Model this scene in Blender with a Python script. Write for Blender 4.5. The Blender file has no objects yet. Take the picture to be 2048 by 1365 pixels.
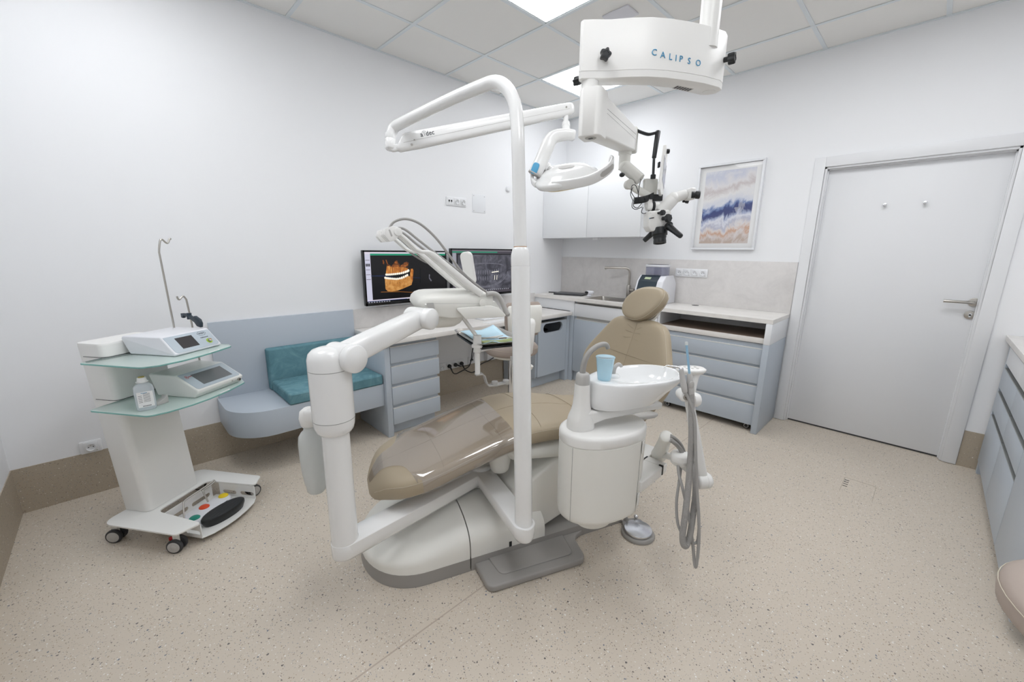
import bpy, bmesh, math, random
from math import sin, cos, pi, radians, sqrt, atan2
from mathutils import Vector, Matrix

C = bpy.context.scene.collection
random.seed(4)

# ------------------------------------------------------------------ camera
cam_data = bpy.data.cameras.new('camera')
cam_data.sensor_width = 36.0
cam_data.lens = 811.742 / 2048 * 36.0
cam_data.clip_start = 0.02
cam = bpy.data.objects.new('camera', cam_data)
C.objects.link(cam)
_yaw, _pit, _rol = -0.796613372, 0.218983458, 0.0109672043
_f = Vector((sin(_yaw) * cos(_pit), cos(_yaw) * cos(_pit), -sin(_pit)))
_r = Vector((cos(_yaw), -sin(_yaw), 0))
_u = _r.cross(_f)
_r2 = _r * cos(_rol) + _u * sin(_rol)
_u2 = -_r * sin(_rol) + _u * cos(_rol)
_m = Matrix((( _r2.x, _u2.x, -_f.x, 3.0853), (_r2.y, _u2.y, -_f.y, -3.8333), (_r2.z, _u2.z, -_f.z, 1.355), (0, 0, 0, 1)))
cam.matrix_world = _m
bpy.context.scene.camera = cam

# ------------------------------------------------------------------ world, exposure
world = bpy.data.worlds.new('world')
bpy.context.scene.world = world
world.use_nodes = True
world.node_tree.nodes['Background'].inputs[0].default_value = (0.8, 0.85, 0.9, 1)
world.node_tree.nodes['Background'].inputs[1].default_value = 0.3
vs = bpy.context.scene.view_settings
vs.view_transform = 'Standard'
vs.look = 'None'
vs.gamma = 1.0
vs.use_curve_mapping = False
vs.exposure = 0.36
PANEL_STRENGTH = 7.0
# ------------------------------------------------------------------ materials
def lin(c):
    out = []
    for v in c[:3]:
        v = v / 255.0
        out.append(v / 12.92 if v <= 0.04045 else ((v + 0.055) / 1.055) ** 2.4)
    return (out[0], out[1], out[2], 1.0)

def mat(name, rgb, rough=0.5, metal=0.0, spec=0.5, coat=0.0, emit=None, estr=0.0, trans=0.0, ior=1.45, alpha=1.0):
    m = bpy.data.materials.new(name)
    m.use_nodes = True
    p = m.node_tree.nodes['Principled BSDF']
    p.inputs['Base Color'].default_value = lin(rgb)
    p.inputs['Roughness'].default_value = rough
    p.inputs['Metallic'].default_value = metal
    p.inputs['Specular IOR Level'].default_value = spec
    p.inputs['Coat Weight'].default_value = coat
    p.inputs['Transmission Weight'].default_value = trans
    p.inputs['IOR'].default_value = ior
    p.inputs['Alpha'].default_value = alpha
    if emit is not None:
        p.inputs['Emission Color'].default_value = lin(emit)
        p.inputs['Emission Strength'].default_value = estr
    return m

def nodes(m):
    return m.node_tree.nodes, m.node_tree.links, m.node_tree.nodes['Principled BSDF']

def coords(m, scale=(1, 1, 1), rot=(0, 0, 0)):
    n, l, p = nodes(m)
    tc = n.new('ShaderNodeTexCoord')
    mp = n.new('ShaderNodeMapping')
    mp.inputs['Scale'].default_value = scale
    mp.inputs['Rotation'].default_value = rot
    l.new(tc.outputs['Object'], mp.inputs['Vector'])
    return mp.outputs['Vector']

def noise(m, vec, scale, detail=4, rough=0.6, dist=0.0):
    n, l, p = nodes(m)
    t = n.new('ShaderNodeTexNoise')
    t.inputs['Scale'].default_value = scale
    t.inputs['Detail'].default_value = detail
    t.inputs['Roughness'].default_value = rough
    t.inputs['Distortion'].default_value = dist
    l.new(vec, t.inputs['Vector'])
    return t.outputs['Fac']

def ramp(m, fac, stops, interp='LINEAR'):
    n, l, p = nodes(m)
    r = n.new('ShaderNodeValToRGB')
    r.color_ramp.interpolation = interp
    e = r.color_ramp.elements
    while len(e) < len(stops):
        e.new(0.5)
    for i, (pos, col) in enumerate(stops):
        e[i].position = pos
        e[i].color = lin(col)
    l.new(fac, r.inputs['Fac'])
    return r.outputs['Color']

def bump(m, height, strength=0.1, dist=0.002):
    n, l, p = nodes(m)
    b = n.new('ShaderNodeBump')
    b.inputs['Strength'].default_value = strength
    b.inputs['Distance'].default_value = dist
    l.new(height, b.inputs['Height'])
    l.new(b.outputs['Normal'], p.inputs['Normal'])

def mix(m, fac, a, b):
    n, l, p = nodes(m)
    x = n.new('ShaderNodeMix')
    x.data_type = 'RGBA'
    for s, v in ((x.inputs['Factor'], fac), (x.inputs['A'], a), (x.inputs['B'], b)):
        if hasattr(v, 'is_output'):
            l.new(v, s)
        else:
            s.default_value = v
    return x.outputs['Result']

def math_n(m, op, a, b=None):
    n, l, p = nodes(m)
    x = n.new('ShaderNodeMath')
    x.operation = op
    for s, v in ((x.inputs[0], a), (x.inputs[1], b)):
        if v is None:
            continue
        if hasattr(v, 'is_output'):
            l.new(v, s)
        else:
            s.default_value = v
    return x.outputs[0]

M = {}
def terrazzo(name, base, rough=0.42):
    m = mat(name, base, rough)
    n, l, p = nodes(m)
    vec = coords(m)
    # slightly distorted coordinates keep the chips irregular
    nz = n.new('ShaderNodeTexNoise')
    nz.inputs['Scale'].default_value = 160
    l.new(vec, nz.inputs['Vector'])
    vm = n.new('ShaderNodeVectorMath')
    vm.operation = 'MULTIPLY_ADD'
    vm.inputs[1].default_value = (0.008, 0.008, 0.008)
    l.new(nz.outputs['Color'], vm.inputs[0])
    l.new(vec, vm.inputs[2])
    col = mix(m, noise(m, vec, 2.2, 3), lin([x - 3 for x in base]), lin([x + 3 for x in base]))
    for scale, thr, keep, stops in (
        (125, 0.0021, 0.46, [(0.0, (128, 118, 110)), (0.36, (128, 132, 140)), (0.66, (160, 138, 112)), (0.86, (236, 234, 230))]),
        (210, 0.0014, 0.55, [(0.0, (138, 124, 112)), (0.45, (150, 150, 152)), (0.75, (170, 150, 126)), (0.9, (232, 230, 226))]),
        (80, 0.0029, 0.16, [(0.0, (104, 98, 96)), (0.35, (116, 122, 132)), (0.68, (142, 116, 90)), (0.88, (238, 236, 232))])):
        v = n.new('ShaderNodeTexVoronoi')
        v.inputs['Scale'].default_value = scale
        v.inputs['Randomness'].default_value = 1.0
        l.new(vm.outputs[0], v.inputs['Vector'])
        sep = n.new('ShaderNodeSeparateColor')
        l.new(v.outputs['Color'], sep.inputs[0])
        # radius of each chip varies with its own random number
        rad = math_n(m, 'MULTIPLY', sep.outputs[1], thr * scale * 1.35)
        inside = math_n(m, 'LESS_THAN', v.outputs['Distance'], rad)
        on = math_n(m, 'LESS_THAN', sep.outputs[0], keep)
        f = math_n(m, 'MULTIPLY', inside, on)
        chip = ramp(m, sep.outputs[2], stops, 'CONSTANT')
        col = mix(m, f, col, chip)
    l.new(col, p.inputs['Base Color'])
    return m

M['floor'] = terrazzo('speckled_vinyl', (209, 198, 183))
M['skirt'] = terrazzo('speckled_vinyl_shaded', (180, 168, 150), 0.45)  # same vinyl as the floor, base colour darkened to paint in the skirting's shade
M['wall'] = mat('white_wall_paint', (243, 244, 246), 0.7, spec=0.3)
_v = coords(M['wall']); bump(M['wall'], noise(M['wall'], _v, 260, 2), 0.05, 0.001)
M['tile'] = mat('ceiling_tile', (240, 239, 236), 0.9, spec=0.1)
_v = coords(M['tile']); bump(M['tile'], noise(M['tile'], _v, 300, 2), 0.1, 0.001)
M['tbar'] = mat('ceiling_grid_metal', (226, 232, 235), 0.45)
M['gap'] = mat('shadow_gap', (70, 72, 74), 0.8)
M['seamline'] = mat('panel_seam_grey', (150, 150, 148), 0.6)
M['lightpanel'] = mat('lamp_diffuser', (255, 255, 255), 0.5, emit=(250, 252, 255), estr=PANEL_STRENGTH)
M['door'] = mat('white_lacquer_door', (232, 233, 235), 0.4)
M['whitelam'] = mat('white_laminate', (236, 238, 241), 0.35)
M['bluelam'] = mat('grey_blue_laminate', (186, 195, 205), 0.38)
M['whitegloss'] = mat('white_gloss_front', (238, 240, 242), 0.12, coat=0.3)
def stone(name, base, dlt, rough):
    m = mat(name, base, rough)
    n, l, p = nodes(m)
    vec = coords(m)
    a = noise(m, vec, 5, 8, 0.65, 1.2)
    b = noise(m, vec, 24, 6, 0.7)
    c1 = ramp(m, a, [(0.3, [x - dlt for x in base]), (0.52, base), (0.75, [min(255, x + dlt * 0.6) for x in base])])
    c2 = mix(m, 0.25, c1, ramp(m, b, [(0.35, [x - dlt for x in base]), (0.65, [min(255, x + dlt * 0.5) for x in base])]))
    l.new(c2, p.inputs['Base Color'])
    return m
M['worktop'] = stone('pale_stone_worktop', (234, 231, 227), 9, 0.35)
M['splash'] = stone('grey_stone_splashback', (222, 219, 217), 12, 0.4)
M['groove'] = mat('shadowed_handle_groove', (150, 153, 152), 0.4, metal=0.4)
M['alu'] = mat('satin_aluminium_edge', (226, 226, 224), 0.3, metal=0.3)
M['teal'] = mat('teal_suede', (104, 148, 158), 0.95, spec=0.1)
def suede(m):
    n, l, p = nodes(m)
    vec = coords(m)
    c = ramp(m, noise(m, vec, 7, 5, 0.6, 1.8), [(0.3, (92, 130, 140)), (0.55, (106, 146, 156)), (0.75, (126, 163, 172))])
    l.new(c, p.inputs['Base Color'])
    bump(m, noise(m, vec, 60, 4), 0.15, 0.002)
suede(M['teal'])
M['plastic'] = mat('white_moulded_plastic', (241, 240, 237), 0.32)
M['plasticwarm'] = mat('warm_white_plastic', (239, 238, 232), 0.36)
M['painted'] = mat('glossy_white_enamel', (242, 242, 241), 0.2, coat=0.4)
M['greybase'] = mat('mid_grey_base_plastic', (160, 157, 153), 0.42)
M['greysoft'] = mat('soft_grey_plastic', (186, 184, 181), 0.45)
M['hose'] = mat('grey_hose', (164, 162, 159), 0.5)
M['leather'] = mat('tan_leatherette', (172, 158, 135), 0.42, spec=0.45)
_v = coords(M['leather']); bump(M['leather'], noise(M['leather'], _v, 380, 3), 0.12, 0.0006)
M['leatherdark'] = mat('tan_leatherette_seam', (164, 150, 127), 0.5)
M['thread'] = mat('cream_thread', (206, 198, 180), 0.6)
M['taupe'] = mat('taupe_leatherette', (172, 158, 148), 0.45)
M['steel'] = mat('brushed_steel', (190, 186, 180), 0.28, metal=1.0)
M['chrome'] = mat('chrome', (225, 226, 228), 0.08, metal=1.0)
M['black'] = mat('black_plastic', (34, 36, 38), 0.4)
M['blackgloss'] = mat('black_gloss', (16, 17, 19), 0.12)
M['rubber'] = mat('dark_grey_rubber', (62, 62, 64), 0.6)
M['slate'] = mat('slate_blue_plastic', (48, 60, 70), 0.35)
M['devicegrey'] = mat('pale_blue_grey_panel', (186, 197, 206), 0.3)
M['screenoff'] = mat('dark_screen', (66, 64, 66), 0.18)
M['devwhite'] = mat('device_white', (232, 233, 238), 0.3)
M['devcream'] = mat('device_cream', (234, 235, 232), 0.3)
M['ceramic'] = mat('white_ceramic', (240, 241, 241), 0.06, coat=0.5)
M['ink'] = mat('dark_print', (52, 54, 60), 0.6)
M['inkblue'] = mat('blue_print', (62, 146, 188), 0.5)
M['inkred'] = mat('red_print', (190, 60, 60), 0.5)
M['skyblue'] = mat('sky_blue_plastic', (96, 176, 220), 0.35)
M['paperwhite'] = mat('white_paper', (238, 238, 238), 0.8)
M['napkin'] = mat('pale_blue_paper_napkin', (196, 226, 240), 0.85)
M['lime'] = mat('lime_edge', (214, 220, 158), 0.7)
M['btn_red'] = mat('orange_red_button', (228, 78, 38), 0.4)
M['btn_green'] = mat('green_button', (34, 140, 122), 0.4)
M['btn_yellow'] = mat('yellow_button', (238, 208, 32), 0.4)
M['wood'] = mat('brown_shelf_liner', (132, 116, 104), 0.5)
M['copper'] = mat('copper_ring', (196, 160, 130), 0.35, metal=0.8)
M['lcd'] = mat('green_lcd', (176, 190, 160), 0.3, emit=(176, 190, 160), estr=0.15)
M['amber'] = mat('warm_lens_edge', (240, 226, 190), 0.2)
M['socket'] = mat('white_socket_plastic', (240, 241, 243), 0.28)

def schlick(n, l, f0, add=0.0):
    """two-sided Fresnel for thin sheets: f0 + (1 - f0) (1 - cos)^5"""
    lw = n.new('ShaderNodeLayerWeight'); lw.inputs['Blend'].default_value = 0.5
    pw = n.new('ShaderNodeMath'); pw.operation = 'POWER'; pw.inputs[1].default_value = 5.0; l.new(lw.outputs['Facing'], pw.inputs[0])
    mu = n.new('ShaderNodeMath'); mu.operation = 'MULTIPLY_ADD'; mu.inputs[1].default_value = 1.0 - f0; mu.inputs[2].default_value = f0 + add
    mu.use_clamp = True
    l.new(pw.outputs[0], mu.inputs[0])
    return mu.outputs[0]

def glassy(name, tint, mixw, rough=0.02, ior=1.45, body=0.0, bodycol=(255, 255, 255)):
    """thin clear sheet: two-sided reflection over a tinted see-through layer with a little haze"""
    m = bpy.data.materials.new(name)
    m.use_nodes = True
    n = m.node_tree.nodes; l = m.node_tree.links
    n.remove(n['Principled BSDF'])
    tr = n.new('ShaderNodeBsdfTransparent'); tr.inputs[0].default_value = lin(tint)
    gl = n.new('ShaderNodeBsdfGlossy'); gl.inputs['Roughness'].default_value = rough
    df = n.new('ShaderNodeBsdfDiffuse'); df.inputs[0].default_value = lin(bodycol)
    m1 = n.new('ShaderNodeMixShader'); m1.inputs[0].default_value = body
    l.new(tr.outputs[0], m1.inputs[1]); l.new(df.outputs[0], m1.inputs[2])
    m2 = n.new('ShaderNodeMixShader')
    l.new(schlick(n, l, ((ior - 1) / (ior + 1)) ** 2, mixw), m2.inputs[0]); l.new(m1.outputs[0], m2.inputs[1]); l.new(gl.outputs[0], m2.inputs[2])
    l.new(m2.outputs[0], n['Material Output'].inputs['Surface'])
    return m
M['pane'] = glassy('picture_glass', (255, 255, 255), 0.0, 0.0)
M['film'] = glassy('clear_plastic_film', (246, 243, 240), 0.10, 0.06, 1.6, 0.18, (214, 206, 200))
M['shelfglass'] = glassy('frosted_green_glass', (226, 242, 237), 0.0, 0.05, 1.5, 0.6, (226, 240, 236))
M['glassedge'] = glassy('green_glass_edge', (150, 210, 204), 0.03, 0.1, 1.5, 0.6, (150, 206, 200))
M['tank'] = glassy('clear_tank', (236, 237, 244), 0.0, 0.05, 1.4, 0.14, (214, 215, 228))
def translucent(name, rgb, see=0.25, tint=(240, 250, 255), rough=0.25):
    m = bpy.data.materials.new(name); m.use_nodes = True
    n = m.node_tree.nodes; l = m.node_tree.links; n.remove(n['Principled BSDF'])
    df = n.new('ShaderNodeBsdfDiffuse'); df.inputs[0].default_value = lin(rgb)
    tl = n.new('ShaderNodeBsdfTranslucent'); tl.inputs[0].default_value = lin(rgb)
    a = n.new('ShaderNodeMixShader'); a.inputs[0].default_value = 0.4; l.new(df.outputs[0], a.inputs[1]); l.new(tl.outputs[0], a.inputs[2])
    tr = n.new('ShaderNodeBsdfTransparent'); tr.inputs[0].default_value = lin(tint)
    b = n.new('ShaderNodeMixShader'); b.inputs[0].default_value = see; l.new(a.outputs[0], b.inputs[1]); l.new(tr.outputs[0], b.inputs[2])
    gl = n.new('ShaderNodeBsdfGlossy'); gl.inputs['Roughness'].default_value = rough
    c = n.new('ShaderNodeMixShader'); l.new(schlick(n, l, 0.03), c.inputs[0]); l.new(b.outputs[0], c.inputs[1]); l.new(gl.outputs[0], c.inputs[2])
    l.new(c.outputs[0], n['Material Output'].inputs['Surface'])
    return m
M['cup'] = translucent('translucent_blue_cup', (216, 244, 255), 0.3, (236, 248, 254))
M['straw'] = translucent('translucent_blue_straw', (176, 212, 232), 0.2, (215, 234, 246))
M['bottleclear'] = translucent('clear_soft_bottle', (246, 250, 254), 0.45, (250, 252, 255), 0.12)
M['bottlemilky'] = translucent('milky_bottle', (232, 234, 232), 0.12, (246, 248, 248), 0.3)

# ------------------------------------------------------------------ mesh builder
class G:
    def __init__(s):
        s.bm = bmesh.new()
        s.mats = []
        s.cur = 0
    def use(s, m):
        m = M[m] if isinstance(m, str) else m
        if m not in s.mats:
            s.mats.append(m)
        s.cur = s.mats.index(m)
        return s
    def _f(s, vs):
        try:
            f = s.bm.faces.new(vs)
            f.material_index = s.cur
            return f
        except ValueError:
            return None
    def poly(s, pts):
        return s._f([s.bm.verts.new(p) for p in pts])
    def box(s, lo, hi, bev=0.0, seg=2, T=None):
        g = bmesh.new()
        bmesh.ops.create_cube(g, size=1)
        for v in g.verts:
            v.co = Vector([(lo[i] + hi[i]) / 2 + v.co[i] * (hi[i] - lo[i]) for i in range(3)])
        if bev > 0:
            bmesh.ops.bevel(g, geom=list(g.edges), offset=bev, segments=seg, affect='EDGES', profile=0.5)
        s._merge(g, T)
        return s
    def _merge(s, g, T=None):
        mp = {}
        for v in g.verts:
            co = v.co if T is None else T @ v.co
            mp[v] = s.bm.verts.new(co)
        for f in g.faces:
            s._f([mp[v] for v in f.verts])
        g.free()
    def loft(s, rings, cap=True, close=False, capstart=None, capend=None):
        vr = [[s.bm.verts.new(p) for p in r] for r in rings]
        n = len(vr[0])
        for i in range(len(vr) - (0 if close else 1)):
            a = vr[i]; b = vr[(i + 1) % len(vr)]
            for j in range(n):
                s._f([a[j], a[(j + 1) % n], b[(j + 1) % n], b[j]])
        cs = cap if capstart is None else capstart
        ce = cap if capend is None else capend
        if not close:
            if cs: s._f(list(reversed(vr[0])))
            if ce: s._f(vr[-1])
        return s
    def sheet(s, rows):
        vr = [[s.bm.verts.new(p) for p in r] for r in rows]
        for i in range(len(vr) - 1):
            for j in range(len(vr[0]) - 1):
                s._f([vr[i][j], vr[i][j + 1], vr[i + 1][j + 1], vr[i + 1][j]])
        return s
    def cyl(s, p0, p1, r0, r1=None, n=24, bev=0.0):
        r1 = r0 if r1 is None else r1
        p0 = Vector(p0); p1 = Vector(p1)
        d = (p1 - p0); L = d.length; d.normalize()
        a, b = frame(d)
        prof = [(0, r0), (L, r1)]
        if bev > 0:
            bv = min(bev, L * 0.45, r0 * 0.9, r1 * 0.9)
            prof = [(0, r0 - bv), (bv * 0.3, r0 - bv * 0.3), (bv, r0), (L - bv, r1), (L - bv * 0.3, r1 - bv * 0.3), (L, r1 - bv)]
        s.loft([[p0 + d * h + a * (r * cos(2 * pi * k / n)) + b * (r * sin(2 * pi * k / n)) for k in range(n)] for h, r in prof])
        return s
    def lathe(s, base, axis, prof, n=32, cap=True, sx=1.0, xdir=None):
        base = Vector(base); d = Vector(axis).normalized()
        a, b = frame(d) if xdir is None else (Vector(xdir).normalized(), d.cross(Vector(xdir)).normalized())
        s.loft([[base + d * h + a * (r * sx * cos(2 * pi * k / n)) + b * (r * sin(2 * pi * k / n)) for k in range(n)] for h, r in prof], cap=cap)
        return s
    def tube(s, pts, r, n=12, smooth=0, cap=True):
        pts = [Vector(p) for p in pts]
        if smooth:
            pts = catmull(pts, smooth)
        rs = r if isinstance(r, (list, tuple)) else None
        rings = []
        a = b = None
        N = len(pts)
        for i, p in enumerate(pts):
            t = (pts[min(i + 1, N - 1)] - pts[max(i - 1, 0)])
            if t.length < 1e-9: t = Vector((0, 0, 1))
            t.normalize()
            if a is None:
                a, b = frame(t)
            else:
                a = (a - t * a.dot(t)); a.normalize(); b = t.cross(a)
            if rs:
                x = i / (N - 1) * (len(rs) - 1); k = min(int(x), len(rs) - 2); rr = rs[k] + (rs[k + 1] - rs[k]) * (x - k)
            else:
                rr = r
            rings.append([p + a * (rr * cos(2 * pi * k / n)) + b * (rr * sin(2 * pi * k / n)) for k in range(n)])
        s.loft(rings, cap=cap)
        return s
    def prism(s, poly, vec, bev=0.0, seg=2):
        """closed polygon (3-D points) pushed along vec"""
        g = bmesh.new()
        vec = Vector(vec)
        a = [g.verts.new(p) for p in poly]
        b = [g.verts.new(Vector(p) + vec) for p in poly]
        n = len(a)
        g.faces.new(list(reversed(a))); g.faces.new(b)
        for i in range(n):
            g.faces.new([a[i], a[(i + 1) % n], b[(i + 1) % n], b[i]])
        bmesh.ops.recalc_face_normals(g, faces=list(g.faces))
        if bev > 0:
            capf = [f for f in g.faces if len(f.verts) == n and abs(f.normal.dot(vec.normalized())) > 0.9]
            es = set()
            for f in capf[:2]:
                es.update(f.edges)
            bmesh.ops.bevel(g, geom=list(es), offset=bev, segments=seg, affect='EDGES', profile=0.5)
        s._merge(g)
        return s
    def sphere(s, c, r, nu=20, nv=12, T=None, scale=(1, 1, 1)):
        c = Vector(c)
        g = bmesh.new()
        bmesh.ops.create_uvsphere(g, u_segments=nu, v_segments=nv, radius=1)
        for v in g.verts:
            q = Vector((v.co.x * r * scale[0], v.co.y * r * scale[1], v.co.z * r * scale[2]))
            v.co = (c + q) if T is None else (c + T.to_3x3() @ q)
        s._merge(g)
        return s
    def text(s, txt, size, P, right, up, depth=0.0006, align='CENTER'):
        cu = bpy.data.curves.new('t', 'FONT')
        cu.body = txt; cu.size = size; cu.extrude = depth; cu.align_x = align; cu.align_y = 'CENTER'; cu.resolution_u = 3
        ob = bpy.data.objects.new('t', cu)
        C.objects.link(ob)
        dg = bpy.context.evaluated_depsgraph_get()
        me = bpy.data.meshes.new_from_object(ob.evaluated_get(dg))
        right = Vector(right).normalized(); up = Vector(up); up = (up - right * up.dot(right)).normalized(); nn = right.cross(up)
        T = Matrix(((right.x, up.x, nn.x, P[0]), (right.y, up.y, nn.y, P[1]), (right.z, up.z, nn.z, P[2]), (0, 0, 0, 1)))
        g = bmesh.new(); g.from_mesh(me)
        s._merge(g, T)
        bpy.data.objects.remove(ob); bpy.data.meshes.remove(me); bpy.data.curves.remove(cu)
        return s
    def build(s, name, parent=None, smooth=40, subsurf=0, bevel=0.0, solid=0.0):
        bm = s.bm
        bmesh.ops.remove_doubles(bm, verts=list(bm.verts), dist=1e-6)
        bmesh.ops.recalc_face_normals(bm, faces=list(bm.faces))
        if smooth:
            ca = cos(radians(smooth))
            for f in bm.faces: f.smooth = True
            for e in bm.edges:
                if len(e.link_faces) == 2 and e.link_faces[0].normal.dot(e.link_faces[1].normal) < ca:
                    e.smooth = False
        # geometry is written in room coordinates; the object's own origin sits at its base
        if parent is not None:
            inv = parent.matrix_world.inverted()
            org = Vector((0, 0, 0))
        else:
            xs = [v.co for v in bm.verts]
            lo = Vector([min(v[i] for v in xs) for i in range(3)]); hi = Vector([max(v[i] for v in xs) for i in range(3)])
            org = Vector(((lo.x + hi.x) / 2, (lo.y + hi.y) / 2, lo.z))
            inv = Matrix.Translation(-org)
        bm.transform(inv)
        me = bpy.data.meshes.new(name)
        bm.to_mesh(me); bm.free()
        for m in s.mats: me.materials.append(m)
        o = bpy.data.objects.new(name, me)
        C.objects.link(o)
        if parent is not None:
            o.parent = parent
        else:
            o.location = org
        if bevel > 0:
            md = o.modifiers.new('bevel', 'BEVEL'); md.width = bevel; md.segments = 2; md.limit_method = 'ANGLE'; md.angle_limit = radians(35)
        if solid:
            md = o.modifiers.new('solid', 'SOLIDIFY'); md.thickness = solid; md.offset = 0
        if subsurf:
            md = o.modifiers.new('sub', 'SUBSURF'); md.levels = subsurf; md.render_levels = subsurf
        bpy.context.view_layer.update()
        return o

def frame(d):
    d = Vector(d).normalized()
    h = Vector((0, 0, 1)) if abs(d.z) < 0.95 else Vector((1, 0, 0))
    a = h.cross(d).normalized()
    return a, d.cross(a).normalized()

def catmull(P, k):
    out = []
    n = len(P)
    for i in range(n - 1):
        p0 = P[max(i - 1, 0)]; p1 = P[i]; p2 = P[i + 1]; p3 = P[min(i + 2, n - 1)]
        for j in range(k):
            t = j / k
            out.append(0.5 * ((2 * p1) + (p2 - p0) * t + (2 * p0 - 5 * p1 + 4 * p2 - p3) * t * t + (3 * p1 - p0 - 3 * p2 + p3) * t ** 3))
    out.append(P[-1])
    return out

def super_ring(c, a, b, ra, rb, e=4.0, n=32):
    """super-ellipse ring: centre c, half-axes ra along a, rb along b"""
    c = Vector(c); a = Vector(a); b = Vector(b)
    out = []
    for k in range(n):
        t = 2 * pi * k / n
        x = abs(cos(t)) ** (2 / e) * (1 if cos(t) >= 0 else -1)
        y = abs(sin(t)) ** (2 / e) * (1 if sin(t) >= 0 else -1)
        out.append(c + a * (ra * x) + b * (rb * y))
    return out

def round_poly(pts, r, seg=5):
    """2-D polygon with rounded corners; r one number or one per corner"""
    out = []
    n = len(pts)
    for i in range(n):
        p = Vector(pts[i]); q = Vector(pts[i - 1]); s = Vector(pts[(i + 1) % n])
        rr = r[i] if isinstance(r, (list, tuple)) else r
        if rr <= 0:
            out.append(p); continue
        d1 = (q - p); d2 = (s - p)
        l1 = d1.length; l2 = d2.length
        d1.normalize(); d2.normalize()
        ang = math.acos(max(-1, min(1, d1.dot(d2))))
        if ang > pi - 0.02:
            out.append(p); continue
        t = min(rr / math.tan(ang / 2), l1 * 0.49, l2 * 0.49)
        r_eff = t * math.tan(ang / 2)
        cdir = (d1 + d2).normalized()
        cen = p + cdir * (r_eff / sin(ang / 2))
        a0 = p + d1 * t - cen; a1 = p + d2 * t - cen
        th0 = atan2(a0.y, a0.x); th1 = atan2(a1.y, a1.x)
        dth = (th1 - th0 + pi) % (2 * pi) - pi
        for k in range(seg + 1):
            th = th0 + dth * k / seg
            out.append(cen + Vector((cos(th), sin(th))) * r_eff)
    return out

def meta(o, label=None, cat=None, group=None, kind=None):
    if label: o['label'] = label
    if cat: o['category'] = cat
    if group: o['group'] = group
    if kind: o['kind'] = kind
    return o

def thing(name, label, cat, loc=(0, 0, 0), rotz=0.0, group=None):
    o = bpy.data.objects.new(name, None)
    C.objects.link(o)
    o.empty_display_size = 0.1
    o.location = loc
    o.rotation_euler = (0, 0, rotz)
    bpy.context.view_layer.update()
    return meta(o, label, cat, group)

def structure(o, label=None, cat=None):
    o['kind'] = 'structure'
    if label: o['label'] = label
    if cat: o['category'] = cat
    return o

def copy_thing(o, parent=None, label=None, loc=None, rotz=None):
    c = o.copy()
    C.objects.link(c)
    if parent is not None: c.parent = parent
    if loc is not None: c.location = loc
    if rotz is not None: c.rotation_euler = (0, 0, rotz)
    if label: c['label'] = label
    for ch in list(o.children):
        copy_thing(ch, c)
    return c

# ================================================================== room shell
RX, RY, RZ = 4.08, -4.345, 2.76
g = G().use('floor'); g.box((-0.1, RY - 0.1, -0.1), (RX + 0.1, 0.3, 0.0)); floor = structure(g.build('floor'))
g = G().use('wall'); g.box((-0.1, RY - 0.1, 0), (0, 0.1, RZ + 0.1)); structure(g.build('wall_left'))
g = G().use('wall')
g.box((0, 0, 0), (2.405, 0.1, RZ + 0.1)); g.box((3.327, 0, 0), (RX, 0.1, RZ + 0.1)); g.box((2.405, 0, 1.976), (3.327, 0.1, RZ + 0.1))
structure(g.build('wall_back'))
g = G().use('wall'); g.box((RX, RY - 0.1, 0), (RX + 0.1, 0.1, RZ + 0.1)); structure(g.build('wall_right'))
g = G().use('wall'); g.box((0, RY - 0.1, 0), (RX, RY, RZ + 0.1)); structure(g.build('wall_front'))

# suspended ceiling: tiles lie on a grid of white metal bars
GX = [0.505 + 0.598 * i for i in range(-1, 7)]
GY = [-0.43 - 0.598 * i for i in range(-1, 8)]
GX = [x for x in GX if 0.02 < x < RX - 0.02]; GY = [y for y in GY if RY + 0.02 < y < -0.02]
PANELS = [(0, 0), (1, 2), (3, 1), (0, 5), (2, 4), (4, 1), (4, 4)]   # lamp cells (column, row): unseen ones added for light, except one mirrored in glass
xs = [0.0] + GX + [RX]; ys = [0.0] + GY + [RY]
lampcells = [(c + 1, r + 1) for c, r in PANELS]
g = G().use('tile')
for i in range(len(xs) - 1):
    for j in range(len(ys) - 1):
        if (i, j) in lampcells: continue
        g.box((xs[i] + 0.006, ys[j + 1] + 0.006, RZ + 0.004), (xs[i + 1] - 0.006, ys[j] - 0.006, RZ + 0.02))
g.use('gap'); g.box((0, RY, RZ + 0.03), (RX, 0, RZ + 0.05))
ceil = structure(g.build('ceiling', smooth=0))
g = G().use('tbar')
for x in GX: g.box((x - 0.012, RY, RZ), (x + 0.012, 0, RZ + 0.004))
for y in GY: g.box((0, y - 0.012, RZ - 0.0006), (RX, y + 0.012, RZ + 0.003))
g.box((0, RY, RZ - 0.001), (0.02, 0, RZ + 0.0035)); g.box((0, -0.02, RZ - 0.001), (RX, 0, RZ + 0.0035))
g.box((RX - 0.02, RY, RZ - 0.001), (RX, 0, RZ + 0.0035)); g.box((0, RY, RZ - 0.001), (RX, RY + 0.02, RZ + 0.0035))
structure(g.build('trim_1', smooth=0))
lab = {(0, 0): 'bright square ceiling lamp panel behind the microscope arm', (1, 2): 'bright square ceiling lamp panel left of the microscope, nearest the camera'}
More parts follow.
